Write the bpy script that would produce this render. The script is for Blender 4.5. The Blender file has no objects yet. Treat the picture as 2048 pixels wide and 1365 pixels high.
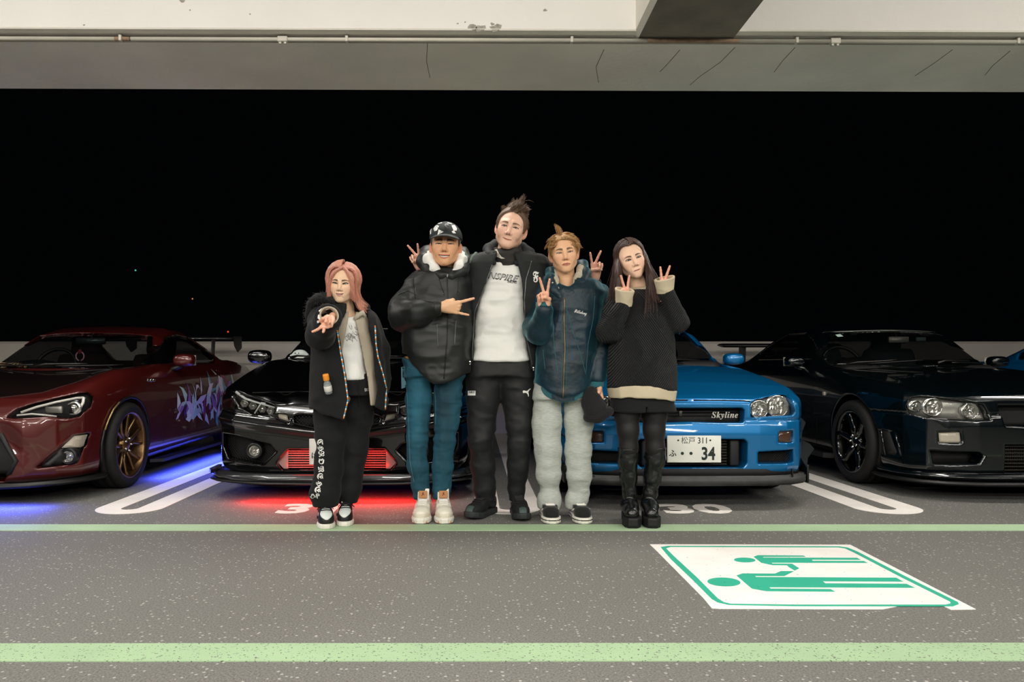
import bpy, bmesh, math, random
import numpy as np
from mathutils import Vector, Matrix
from mathutils.geometry import delaunay_2d_cdt
from mathutils.bvhtree import BVHTree

random.seed(7)
SC = bpy.context.scene
COL = SC.collection

# ------------------------------------------------------------------ camera
F, CX, CY, CAMH = 1500.0, 950.0, 735.0, 0.875      # focal length (px of a 2048 wide frame), vanishing point, eye height
cam_d = bpy.data.cameras.new('camera')
cam = bpy.data.objects.new('camera', cam_d)
COL.objects.link(cam)
cam.location = (0, 0, CAMH)
cam.rotation_euler = (math.pi / 2, 0, 0)
cam_d.sensor_width = 36.0
cam_d.lens = 36.0 * F / 2048
cam_d.shift_x = (1024 - CX) / 2048
cam_d.shift_y = (CY - 682.5) / 2048
cam_d.clip_end = 400
SC.camera = cam

# ------------------------------------------------------------------ world, lamps, exposure
w = bpy.data.worlds.new('night')
SC.world = w
w.use_nodes = True
w.node_tree.nodes['Background'].inputs[0].default_value = (0.006, 0.007, 0.009, 1)
w.node_tree.nodes['Background'].inputs[1].default_value = 0.12
SC.view_settings.view_transform = 'Standard'
SC.view_settings.look = 'None'
SC.view_settings.exposure = 0.0
SC.view_settings.gamma = 1.0
SC.view_settings.use_curve_mapping = False
SC.cycles.max_bounces = 6
SC.cycles.glossy_bounces = 3
SC.cycles.transmission_bounces = 4
SC.cycles.transparent_max_bounces = 10
SC.cycles.use_denoising = True
SC.cycles.caustics_reflective = False
SC.cycles.caustics_refractive = False
SC.cycles.sample_clamp_indirect = 4


def area(name, loc, size, power, col, rot=(0, 0, 0)):
    l = bpy.data.lights.new(name, 'AREA')
    l.shape = 'RECTANGLE'
    l.size, l.size_y = size
    l.energy = power
    l.color = col
    o = bpy.data.objects.new(name, l)
    o.location = loc
    o.rotation_euler = rot
    COL.objects.link(o)
    return o


LAMP = (1.0, 0.955, 0.88)
# rows of ceiling tubes over the aisle, in front of and behind the camera
for lx in (-5.2, -2.6, 0.0, 2.6, 5.2):
    area('bay_tube_lamp', (lx, 4.6, 2.66), (1.3, 0.14), 29, LAMP)            # on the far face of the edge beam, over the bays
    area('ceiling_tube_lamp', (lx, 1.1, 2.78), (1.3, 0.14), 44, LAMP, (math.radians(14), 0, 0))
    area('ceiling_tube_lamp', (lx, -2.0, 2.74), (1.3, 0.14), 56, LAMP, (math.radians(32), 0, 0))
for lx in (-3.9, -1.3, 1.3, 3.9):
    area('ceiling_tube_lamp', (lx, -5.0, 2.74), (1.3, 0.14), 60, LAMP, (math.radians(45), 0, 0))


# ------------------------------------------------------------------ object helpers
ORIG = {}            # origin (own frame of the whole thing) of every object that parents others


def tag(o, label=None, cat=None, group=None, kind=None):
    if label: o['label'] = label
    if cat: o['category'] = cat
    if group: o['group'] = group
    if kind: o['kind'] = kind
    return o


def thing(name, label, cat, loc, rz=0.0, group=None):
    o = bpy.data.objects.new(name, None)
    o.empty_display_size = 0.1
    COL.objects.link(o)
    o.location = loc
    o.rotation_euler = (0, 0, rz)
    ORIG[o.name] = Vector(loc) if rz == 0 else Vector((0, 0, 0))
    return tag(o, label, cat, group)


def obj(name, vf, mat, parent=None, smooth=True, label=None, normals=None, cols=None, kind=None):
    """vf = (verts, faces) in the frame of the thing (cars: car frame; others: world)."""
    v, f = vf
    v = np.asarray(v, dtype=np.float64).reshape(-1, 3)
    if parent is not None:
        org = np.array(ORIG.get(parent.name, Vector((0, 0, 0))))
        v = v - org
    me = bpy.data.meshes.new(name)
    if isinstance(f, np.ndarray):
        me.from_pydata(v.tolist(), [], f.tolist())
    else:
        me.from_pydata(v.tolist(), [], f)
    if smooth:
        me.polygons.foreach_set('use_smooth', np.ones(len(me.polygons), dtype=bool))
    if isinstance(mat, (list, tuple)):
        for m in mat: me.materials.append(m)
    elif mat: me.materials.append(mat)
    if cols is not None:
        a = me.color_attributes.new('Col', 'FLOAT_COLOR', 'POINT')
        c4 = np.ones((len(v), 4), dtype=np.float32)
        c4[:, :3] = cols
        a.data.foreach_set('color', c4.ravel())
    me.update()
    if normals is not None:
        me.normals_split_custom_set_from_vertices(normals.tolist())
    o = bpy.data.objects.new(name, me)
    COL.objects.link(o)
    if parent is not None:
        o.parent = parent
        ORIG[o.name] = ORIG.get(parent.name, Vector((0, 0, 0)))
    if label: o['label'] = label
    if kind: o['kind'] = kind
    return o


def join(*vfs):
    V, Fc, n = [], [], 0
    for v, f in vfs:
        v = np.asarray(v, dtype=np.float64).reshape(-1, 3)
        V.append(v)
        Fc += [[i + n for i in q] for q in (f.tolist() if isinstance(f, np.ndarray) else f)]
        n += len(v)
    return np.concatenate(V), Fc


def xf(vf, loc=(0, 0, 0), rot=(0, 0, 0), sc=(1, 1, 1)):
    from mathutils import Euler
    R = np.array(Euler(rot).to_matrix())
    v = np.asarray(vf[0], dtype=np.float64) * np.array(sc)
    return v @ R.T + np.array(loc), vf[1]


def boxm(c, s, bev=0.0, rot=(0, 0, 0)):
    bm = bmesh.new()
    bmesh.ops.create_cube(bm, size=1)
    for v in bm.verts:
        v.co = Vector((v.co.x * s[0], v.co.y * s[1], v.co.z * s[2]))
    if bev > 0:
        bmesh.ops.bevel(bm, geom=bm.edges[:], offset=bev, segments=2, profile=0.6, affect='EDGES')
    r = bm2(bm)
    return xf(r, c, rot)


def bm2(bm):
    bm.verts.index_update()
    v = [tuple(x.co) for x in bm.verts]
    f = [[a.index for a in q.verts] for q in bm.faces]
    bm.free()
    return np.array(v), f


def tube(pts, r, n=8, cap=True):
    """tube along points, r a number or one per point"""
    pts = [Vector(p) for p in pts]
    m = len(pts)
    rs = [r] * m if isinstance(r, (int, float)) else list(r)
    V, Fc = [], []
    up = None
    for i, p in enumerate(pts):
        t = (pts[min(i + 1, m - 1)] - pts[max(i - 1, 0)]).normalized()
        if up is None:
            up = t.orthogonal().normalized()
        else:
            up = (up - t * up.dot(t))
            up = up.normalized() if up.length > 1e-6 else t.orthogonal().normalized()
        s = t.cross(up)
        for k in range(n):
            a = 2 * math.pi * k / n
            V.append(p + (up * math.cos(a) + s * math.sin(a)) * rs[i])
    for i in range(m - 1):
        for k in range(n):
            k2 = (k + 1) % n
            Fc.append([i * n + k, i * n + k2, (i + 1) * n + k2, (i + 1) * n + k])
    if cap:
        Fc.append(list(range(n))[::-1])
        Fc.append([(m - 1) * n + k for k in range(n)])
    return np.array([tuple(v) for v in V]), Fc


def lathe(prof, n=32, axis='z'):
    """revolve (r, h) profile"""
    V, Fc = [], []
    m = len(prof)
    for k in range(n):
        a = 2 * math.pi * k / n
        c, s = math.cos(a), math.sin(a)
        for r, h in prof:
            if axis == 'z': V.append((r * c, r * s, h))
            elif axis == 'x': V.append((h, r * c, r * s))
            else: V.append((r * c, h, r * s))
    for k in range(n):
        k2 = (k + 1) % n
        for i in range(m - 1):
            q = [k * m + i, k2 * m + i, k2 * m + i + 1, k * m + i + 1]
            Fc.append(q if axis != 'y' else q[::-1])
    return np.array(V), Fc


def ellm(c, r, nu=20, nv=12):
    pr = [(math.sin(math.pi * i / nv), -math.cos(math.pi * i / nv)) for i in range(nv + 1)]
    pr[0] = (1e-4, -1); pr[-1] = (1e-4, 1)
    v, f = lathe(pr, nu)
    return v * np.array(r) + np.array(c), f


def prism(poly, t0, t1, axes='xz'):
    """flat polygon (list of 2D) extruded between t0 and t1 along the third axis"""
    n = len(poly)
    V = []
    for t in (t0, t1):
        for a, b in poly:
            V.append({'xz': (a, t, b), 'xy': (a, b, t), 'yz': (t, a, b)}[axes])
    Fc = [list(range(n)), [n + i for i in range(n)][::-1]]
    for i in range(n):
        j = (i + 1) % n
        Fc.append([i, n + i, n + j, j])
    bm = bmesh.new()
    vs = [bm.verts.new(v) for v in V]
    for q in Fc: bm.faces.new([vs[i] for i in q])
    bmesh.ops.recalc_face_normals(bm, faces=bm.faces[:])
    return bm2(bm)


def arc(cx, cy, r, a0, a1, n=8):
    return [(cx + r * math.cos(math.radians(a0 + (a1 - a0) * i / n)), cy + r * math.sin(math.radians(a0 + (a1 - a0) * i / n))) for i in range(n + 1)]


# ------------------------------------------------------------------ materials
def lin(c):
    """sRGB 0..255 -> linear"""
    return tuple(((x / 255) / 12.92 if x / 255 <= 0.04045 else ((x / 255 + 0.055) / 1.055) ** 2.4) for x in c)


def mat(name, rgb, rough=0.6, metal=0.0, coat=0.0, bump=None, var=None, emit=None, trans=0.0, ior=1.45, alpha=1.0, vcol=False, sheen=0.0, spec=0.5, aniso=None, flake=None):
    m = bpy.data.materials.new(name)
    m.use_nodes = True
    nt = m.node_tree
    b = nt.nodes['Principled BSDF']
    c = (*lin(rgb), 1)
    b.inputs['Base Color'].default_value = c
    b.inputs['Roughness'].default_value = rough
    b.inputs['Metallic'].default_value = metal
    b.inputs['Coat Weight'].default_value = coat
    b.inputs['Coat Roughness'].default_value = 0.03
    b.inputs['Transmission Weight'].default_value = trans
    b.inputs['IOR'].default_value = ior
    b.inputs['Alpha'].default_value = alpha
    b.inputs['Specular IOR Level'].default_value = spec
    if sheen:
        b.inputs['Sheen Weight'].default_value = sheen
        b.inputs['Sheen Roughness'].default_value = 0.4
    if emit:
        b.inputs['Emission Color'].default_value = (*lin(emit[0]), 1)
        b.inputs['Emission Strength'].default_value = emit[1]
    tc = None
    base = None
    if vcol:
        a = nt.nodes.new('ShaderNodeAttribute')
        a.attribute_name = 'Col'
        base = a.outputs['Color']
        nt.links.new(base, b.inputs['Base Color'])
    if bump or var or flake:
        tc = nt.nodes.new('ShaderNodeTexCoord')
    if var:                       # (scale, amount, stretch)
        n = nt.nodes.new('ShaderNodeTexNoise')
        n.inputs['Scale'].default_value = var[0]
        n.inputs['Detail'].default_value = 5
        if len(var) > 2:
            mp = nt.nodes.new('ShaderNodeMapping')
            mp.inputs['Scale'].default_value = var[2]
            nt.links.new(tc.outputs['Object'], mp.inputs[0])
            nt.links.new(mp.outputs[0], n.inputs['Vector'])
        else:
            nt.links.new(tc.outputs['Object'], n.inputs['Vector'])
        mx = nt.nodes.new('ShaderNodeMix')
        mx.data_type = 'RGBA'
        mx.blend_type = 'MULTIPLY'
        mx.inputs[0].default_value = 1.0
        mr = nt.nodes.new('ShaderNodeMapRange')
        mr.inputs[1].default_value = 0.3; mr.inputs[2].default_value = 0.7
        mr.inputs[3].default_value = 1 - var[1]; mr.inputs[4].default_value = 1 + var[1]
        nt.links.new(n.outputs['Fac'], mr.inputs[0])
        cc = nt.nodes.new('ShaderNodeCombineColor')
        for i in range(3): nt.links.new(mr.outputs[0], cc.inputs[i])
        if base: nt.links.new(base, mx.inputs[6])
        else: mx.inputs[6].default_value = c
        nt.links.new(cc.outputs[0], mx.inputs[7])
        nt.links.new(mx.outputs[2], b.inputs['Base Color'])
    if bump:                      # (scale, strength, distance, stretch)
        n = nt.nodes.new('ShaderNodeTexNoise')
        n.inputs['Scale'].default_value = bump[0]
        n.inputs['Detail'].default_value = 4
        if len(bump) > 3:
            mp = nt.nodes.new('ShaderNodeMapping')
            mp.inputs['Scale'].default_value = bump[3]
            nt.links.new(tc.outputs['Object'], mp.inputs[0])
            nt.links.new(mp.outputs[0], n.inputs['Vector'])
        else:
            nt.links.new(tc.outputs['Object'], n.inputs['Vector'])
        bp = nt.nodes.new('ShaderNodeBump')
        bp.inputs['Strength'].default_value = bump[1]
        bp.inputs['Distance'].default_value = bump[2]
        nt.links.new(n.outputs['Fac'], bp.inputs['Height'])
        nt.links.new(bp.outputs[0], b.inputs['Normal'])
    return m


# ------------------------------------------------------------------ distance-field modelling
def smin(a, b, k):
    h = np.maximum(k - np.abs(a - b), 0) / k
    return np.minimum(a, b) - h * h * k * 0.25


def smax(a, b, k):
    h = np.maximum(k - np.abs(a - b), 0) / k
    return np.maximum(a, b) + h * h * k * 0.25


def sst(x):
    x = np.clip(x, 0, 1)
    return x * x * (3 - 2 * x)


def f_cone(P, a, b, ra, rb):
    a = np.asarray(a, dtype=np.float32); b = np.asarray(b, dtype=np.float32)
    ba = b - a
    pa = P - a
    t = np.clip(pa @ ba / max(float(ba @ ba), 1e-12), 0, 1)
    q = pa - t[:, None] * ba
    return np.sqrt(np.einsum('ij,ij->i', q, q)) - (ra + (rb - ra) * t)


def f_chain(P, pts, k=0.0):
    """pts: list of ((x,y,z), r)"""
    d = None
    for (a, ra), (b, rb) in zip(pts[:-1], pts[1:]):
        e = f_cone(P, a, b, ra, rb)
        d = e if d is None else (smin(d, e, k) if k > 0 else np.minimum(d, e))
    return d


def f_ell(P, c, r):
    q = (P - np.asarray(c, dtype=np.float32))
    r = np.asarray(r, dtype=np.float32)
    k0 = np.linalg.norm(q / r, axis=1)
    k1 = np.linalg.norm(q / (r * r), axis=1)
    return np.where(k0 < 1e-6, -r.min(), k0 * (k0 - 1) / np.maximum(k1, 1e-9))


def f_box(P, c, h, r=0.0):
    q = np.abs(P - np.asarray(c, dtype=np.float32)) - (np.asarray(h, dtype=np.float32) - r)
    return np.linalg.norm(np.maximum(q, 0), axis=1) + np.minimum(q.max(axis=1), 0) - r


def f_poly(u, v, pts):
    """signed distance to a closed 2D polygon"""
    n = len(pts)
    d = np.full(u.shape, 1e9, dtype=np.float32)
    s = np.ones(u.shape, dtype=np.float32)
    for i in range(n):
        ax, ay = pts[i]
        bx, by = pts[i - 1]
        ex, ey = bx - ax, by - ay
        wx, wy = u - ax, v - ay
        t = np.clip((wx * ex + wy * ey) / max(ex * ex + ey * ey, 1e-12), 0, 1)
        qx, qy = wx - ex * t, wy - ey * t
        d = np.minimum(d, qx * qx + qy * qy)
        c1 = v >= ay
        c2 = v < by
        c3 = ex * wy > ey * wx
        fl = (c1 & c2 & c3) | (~c1 & ~c2 & ~c3)
        s = np.where(fl, -s, s)
    return s * np.sqrt(d)


def f_slices(P, tab, n=2.2):
    """stack of horizontal super-ellipses; tab rows: z, cx, cy, rx, ry (z ascending)"""
    T = np.asarray(tab, dtype=np.float64)
    T = T[np.argsort(T[:, 0])]
    z = P[:, 2]
    cx, cy, rx, ry = (np.interp(z, T[:, 0], T[:, i]).astype(np.float32) for i in (1, 2, 3, 4))
    u = np.abs(P[:, 0] - cx) / rx
    v = np.abs(P[:, 1] - cy) / ry
    k = (u ** n + v ** n) ** (1.0 / n)
    return (k - 1) * np.minimum(rx, ry)


def f_slab(z, z0, z1):
    return np.maximum(z0 - z, z - z1)


def polygonise(f, lo, hi, h, lip=1.3, project=2, want_n=False):
    """surface nets on a sparse grid"""
    B = 8
    lo = np.asarray(lo, dtype=np.float32) - 2 * h
    hi = np.asarray(hi, dtype=np.float32) + 2 * h
    nb = np.ceil((hi - lo) / (h * B)).astype(int) + 1
    bi = np.stack(np.meshgrid(*[np.arange(k) for k in nb], indexing='ij'), -1).reshape(-1, 3)
    cen = (lo + (bi * B + (B - 1) / 2) * h).astype(np.float32)
    dc = f(cen)
    act = np.abs(dc) <= lip * (B * h * 0.87 + h)
    V = np.repeat(np.repeat(np.repeat(dc.reshape(nb), B, 0), B, 1), B, 2).astype(np.float32)
    V6 = V.reshape(nb[0], B, nb[1], B, nb[2], B)
    # second level: 4-cell blocks inside the active 8-cell blocks
    H = B // 2
    ab = bi[act]
    sub = np.stack(np.meshgrid(*[np.arange(2)] * 3, indexing='ij'), -1).reshape(-1, 3)
    sb = (ab[:, None, :] * 2 + sub[None]).reshape(-1, 3)
    sc_ = (lo + (sb * H + (H - 1) / 2) * h).astype(np.float32)
    ds = f(sc_)
    V4 = V.reshape(nb[0] * 2, H, nb[1] * 2, H, nb[2] * 2, H)
    V4[sb[:, 0], :, sb[:, 1], :, sb[:, 2], :] = ds[:, None, None, None]
    sb = sb[np.abs(ds) <= lip * (H * h * 0.87 + h)]
    loc = np.stack(np.meshgrid(*[np.arange(H)] * 3, indexing='ij'), -1).reshape(-1, 3)
    step = 4000
    for s in range(0, len(sb), step):
        q = sb[s:s + step]
        idx = q[:, None, :] * H + loc[None]
        pts = (lo + idx.reshape(-1, 3) * h).astype(np.float32)
        V4[q[:, 0], :, q[:, 1], :, q[:, 2], :] = f(pts).reshape(len(q), H, H, H)
    ins = V < 0
    c = np.zeros(tuple(k - 1 for k in V.shape), dtype=np.int8)
    for dx in (0, 1):
        for dy in (0, 1):
            for dz in (0, 1):
                c += ins[dx:ins.shape[0] - 1 + dx, dy:ins.shape[1] - 1 + dy, dz:ins.shape[2] - 1 + dz]
    cell = np.argwhere((c > 0) & (c < 8))
    sh = c.shape
    cid = (cell[:, 0] * sh[1] + cell[:, 1]) * sh[2] + cell[:, 2]
    corners = np.array([[dx, dy, dz] for dx in (0, 1) for dy in (0, 1) for dz in (0, 1)])
    val = np.stack([V[cell[:, 0] + a, cell[:, 1] + b, cell[:, 2] + e] for a, b, e in corners], 1)
    acc = np.zeros((len(cell), 3), dtype=np.float32)
    cnt = np.zeros(len(cell), dtype=np.float32)
    for i in range(8):
        for j in range(i + 1, 8):
            if np.abs(corners[i] - corners[j]).sum() != 1: continue
            a, b = val[:, i], val[:, j]
            m = (a < 0) != (b < 0)
            t = np.where(m, a / np.where(m, a - b, 1), 0)
            acc += np.where(m[:, None], corners[i] + t[:, None] * (corners[j] - corners[i]), 0)
            cnt += m
    P = (lo + (cell + acc / cnt[:, None]) * h).astype(np.float32)
    faces = []
    for ax in range(3):
        o1, o2 = (ax + 1) % 3, (ax + 2) % 3
        sl0 = [slice(None)] * 3; sl1 = [slice(None)] * 3
        sl0[ax] = slice(0, -1); sl1[ax] = slice(1, None)
        e = np.argwhere(ins[tuple(sl0)] != ins[tuple(sl1)])
        e = e[(e[:, o1] > 0) & (e[:, o2] > 0) & (e[:, o1] < V.shape[o1] - 1) & (e[:, o2] < V.shape[o2] - 1)]
        q = []
        for d1, d2 in ((-1, -1), (0, -1), (0, 0), (-1, 0)):
            g = e.copy()
            g[:, o1] += d1; g[:, o2] += d2
            k = (g[:, 0] * sh[1] + g[:, 1]) * sh[2] + g[:, 2]
            q.append(np.searchsorted(cid, k))
        q = np.stack(q, 1)
        flip = ~ins[e[:, 0], e[:, 1], e[:, 2]]
        q[flip] = q[flip][:, ::-1]
        faces.append(q)
    Fc = np.concatenate(faces)

    TET = np.array([(1, 1, 1), (1, -1, -1), (-1, 1, -1), (-1, -1, 1)], dtype=np.float32)
    g = None
    for it in range(max(project, 1)):
        ee = h * 0.3
        val4 = [f((P + t * ee).astype(np.float32)) for t in TET]
        g = sum(t[None] * v_[:, None] for t, v_ in zip(TET, val4)) / (4 * ee)
        dd = sum(val4) / 4
        if it < project:
            stp = g * (dd / np.maximum((g * g).sum(1), 0.3))[:, None]
            l = np.linalg.norm(stp, axis=1)
            stp *= np.minimum(1, 0.6 * h / np.maximum(l, 1e-9))[:, None]
            P = (P - stp).astype(np.float32)
    if want_n:
        return P, Fc, g / np.maximum(np.linalg.norm(g, axis=1), 1e-9)[:, None]
    return P, Fc


_rs = np.random.RandomState(3)
_perm = _rs.permutation(4096)
_val = _rs.rand(4096).astype(np.float32) * 2 - 1


def vnoise(P):
    """value noise, -1..1"""
    i = np.floor(P).astype(np.int64)
    u = P - i
    u = u * u * (3 - 2 * u)
    r = 0
    for dx in (0, 1):
        for dy in (0, 1):
            for dz in (0, 1):
                hsh = _perm[(i[:, 0] + dx + _perm[(i[:, 1] + dy + _perm[(i[:, 2] + dz) & 4095]) & 4095]) & 4095]
                wgt = (u[:, 0] if dx else 1 - u[:, 0]) * (u[:, 1] if dy else 1 - u[:, 1]) * (u[:, 2] if dz else 1 - u[:, 2])
                r = r + _val[hsh] * wgt
    return r


def vert_normals(P, Fc):
    q = P[Fc]
    n = np.cross(q[:, 2] - q[:, 0], q[:, 3] - q[:, 1])
    N = np.zeros_like(P)
    for i in range(4): np.add.at(N, Fc[:, i], n)
    return N / np.maximum(np.linalg.norm(N, axis=1), 1e-12)[:, None]


def wrinkle(P, Fc, terms, seed=0):
    """push cloth in and out along its normal; terms: (amplitude, (fx, fy, fz), ridged)"""
    N = vert_normals(P, Fc)
    d = 0
    for k, (a, fr, ridged) in enumerate(terms):
        n = vnoise(P * np.array(fr, dtype=np.float32) + 17.3 * (k + 1) + seed)
        if ridged: n = 1 - 2 * np.abs(n)
        d = d + a * n
    return (P + N * np.asarray(d)[:, None]).astype(np.float32)


# ------------------------------------------------------------------ patches laid on a surface
def tri2d(poly, step):
    """triangulate a polygon with an interior grid"""
    P = np.array(poly, dtype=np.float64)
    pts = []
    n = len(P)
    for i in range(n):
        a, b = P[i], P[(i + 1) % n]
        m = max(1, int(np.linalg.norm(b - a) / step))
        for k in range(m): pts.append(a + (b - a) * k / m)
    nbnd = len(pts)
    lo, hi = P.min(0), P.max(0)
    gx = np.arange(lo[0] + step * .5, hi[0], step); gy = np.arange(lo[1] + step * .5, hi[1], step)
    if len(gx) and len(gy):
        G = np.stack(np.meshgrid(gx, gy), -1).reshape(-1, 2)
        d = f_poly(G[:, 0], G[:, 1], [tuple(p) for p in P])
        pts += list(G[d < -step * 0.4])
    vs = [Vector((p[0], p[1])) for p in pts]
    ed = [(i, (i + 1) % nbnd) for i in range(nbnd)]
    r = delaunay_2d_cdt(vs, ed, [list(range(nbnd))], 1, 1e-6)
    return np.array([tuple(v) for v in r[0]]), [list(q) for q in r[2]]


def trace(f, O, D, tmax=8.0, n=90):
    t = np.zeros(len(O), dtype=np.float32)
    for _ in range(n):
        d = f((O + D * t[:, None]).astype(np.float32))
        t = np.minimum(t + np.maximum(d * 0.7, -0.02), tmax)
    return O + D * t[:, None]


def patch(f, poly, axis, start, step=0.03, off=0.002, thick=0.0):
    """polygon projected on the zero surface of f. axis 'y': poly in (x,z), looking +y; 'x+' : poly in (y,z), looking -x from x=start; 'z': poly in (x,y), looking down"""
    v2, f2 = tri2d(poly, step)
    n = len(v2)
    O = np.zeros((n, 3), dtype=np.float32); D = np.zeros((n, 3), dtype=np.float32)
    if axis == 'y':
        O[:, 0], O[:, 2], O[:, 1] = v2[:, 0], v2[:, 1], start; D[:, 1] = 1
    elif axis == 'z':
        O[:, 0], O[:, 1], O[:, 2] = v2[:, 0], v2[:, 1], start; D[:, 2] = -1
    else:
        O[:, 1], O[:, 2], O[:, 0] = v2[:, 0], v2[:, 1], start; D[:, 0] = -1 if axis == 'x+' else 1
    V = trace(f, O, D) - D * off
    bm = bmesh.new()
    vs = [bm.verts.new(tuple(p)) for p in V]
    for q in f2:
        try: bm.faces.new([vs[i] for i in q])
        except ValueError: pass
    bm.normal_update()
    for q in bm.faces:
        if q.normal.dot(Vector(tuple(D[0]))) > 0: q.normal_flip()
    if thick > 0:
        bmesh.ops.solidify(bm, geom=bm.faces[:], thickness=thick)
    return bm2(bm)


def text_mesh(s, size=1.0, bold=0.0, shear=0.0, ext=0.0, res=3, spacing=1.0, remesh=None):
    cu = bpy.data.curves.new('lettering', 'FONT')
    cu.body = s
    cu.size = size
    cu.offset = bold
    cu.shear = shear
    cu.extrude = ext
    cu.resolution_u = res
    cu.space_character = spacing
    cu.align_x = 'CENTER'
    cu.align_y = 'CENTER'
    o = bpy.data.objects.new('lettering', cu)
    COL.objects.link(o)
    dg = bpy.context.evaluated_depsgraph_get()
    me = bpy.data.meshes.new_from_object(o.evaluated_get(dg))
    v = np.array([tuple(x.co) for x in me.vertices]) if len(me.vertices) else np.zeros((0, 3))
    f = [list(p.vertices) for p in me.polygons]
    bpy.data.objects.remove(o)
    bpy.data.meshes.remove(me)
    bpy.data.curves.remove(cu)
    return v, f


def subdiv_long(vf, maxlen):
    """cut long edges so a flat shape can bend over a surface"""
    bm = bmesh.new()
    vs = [bm.verts.new(tuple(p)) for p in vf[0]]
    for q in vf[1]:
        try: bm.faces.new([vs[i] for i in q])
        except ValueError: pass
    bmesh.ops.triangulate(bm, faces=bm.faces[:])
    for _ in range(4):
        e = [x for x in bm.edges if x.calc_length() > maxlen]
        if not e: break
        bmesh.ops.subdivide_edges(bm, edges=e, cuts=1)
        bmesh.ops.triangulate(bm, faces=[q for q in bm.faces if len(q.verts) > 3])
    return bm2(bm)
# ================================================================== pixel measures of the photograph turned into places
def at(px, py, d):
    return ((px - CX) * d / F, d, CAMH - (py - CY) * d / F)


def gnd(px, py, z=0.0):
    d = F * (CAMH - z) / (py - CY)
    return ((px - CX) * d / F, d, z)


# ------------------------------------------------------------------ asphalt
def asphalt():
    m = bpy.data.materials.new('asphalt')
    m.use_nodes = True
    nt = m.node_tree
    b = nt.nodes['Principled BSDF']
    tc = nt.nodes.new('ShaderNodeTexCoord')
    def noise(s, d=6):
        n = nt.nodes.new('ShaderNodeTexNoise')
        n.inputs['Scale'].default_value = s; n.inputs['Detail'].default_value = d
        nt.links.new(tc.outputs['Object'], n.inputs['Vector'])
        return n
    n1, n2 = noise(0.8, 3), noise(150, 3)
    r1 = nt.nodes.new('ShaderNodeValToRGB')
    r1.color_ramp.elements[0].position = 0.3; r1.color_ramp.elements[0].color = (0.095, 0.093, 0.086, 1)
    r1.color_ramp.elements[1].position = 0.72; r1.color_ramp.elements[1].color = (0.225, 0.22, 0.203, 1)
    nt.links.new(n2.outputs['Fac'], r1.inputs[0])
    v = nt.nodes.new('ShaderNodeTexVoronoi')
    v.inputs['Scale'].default_value = 62
    nt.links.new(tc.outputs['Object'], v.inputs['Vector'])
    # pale stone chips: random cells, small discs
    sep = nt.nodes.new('ShaderNodeSeparateColor')
    nt.links.new(v.outputs['Color'], sep.inputs[0])
    gt = nt.nodes.new('ShaderNodeMath'); gt.operation = 'GREATER_THAN'; gt.inputs[1].default_value = 0.80
    nt.links.new(sep.outputs[0], gt.inputs[0])
    lt = nt.nodes.new('ShaderNodeMath'); lt.operation = 'LESS_THAN'; lt.inputs[1].default_value = 0.30
    nt.links.new(v.outputs['Distance'], lt.inputs[0])
    mu = nt.nodes.new('ShaderNodeMath'); mu.operation = 'MULTIPLY'
    nt.links.new(gt.outputs[0], mu.inputs[0]); nt.links.new(lt.outputs[0], mu.inputs[1])
    mx = nt.nodes.new('ShaderNodeMix'); mx.data_type = 'RGBA'
    mx.inputs[7].default_value = (0.52, 0.51, 0.46, 1)
    mu2 = nt.nodes.new('ShaderNodeMath'); mu2.operation = 'MULTIPLY'; mu2.inputs[1].default_value = 0.62
    nt.links.new(mu.outputs[0], mu2.inputs[0])
    nt.links.new(mu2.outputs[0], mx.inputs[0])
    nt.links.new(r1.outputs[0], mx.inputs[6])
    mr = nt.nodes.new('ShaderNodeMapRange')
    mr.inputs[3].default_value = 0.82; mr.inputs[4].default_value = 1.16
    nt.links.new(n1.outputs['Fac'], mr.inputs[0])
    m2 = nt.nodes.new('ShaderNodeMix'); m2.data_type = 'RGBA'; m2.blend_type = 'MULTIPLY'; m2.inputs[0].default_value = 1
    nt.links.new(mx.outputs[2], m2.inputs[6])
    cc = nt.nodes.new('ShaderNodeCombineColor')
    for i in range(3): nt.links.new(mr.outputs[0], cc.inputs[i])
    nt.links.new(cc.outputs[0], m2.inputs[7])
    nt.links.new(m2.outputs[2], b.inputs['Base Color'])
    b.inputs['Roughness'].default_value = 0.85
    bp = nt.nodes.new('ShaderNodeBump'); bp.inputs['Strength'].default_value = 0.5; bp.inputs['Distance'].default_value = 0.004
    nt.links.new(n2.outputs['Fac'], bp.inputs['Height'])
    nt.links.new(bp.outputs[0], b.inputs['Normal'])
    return m


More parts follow.
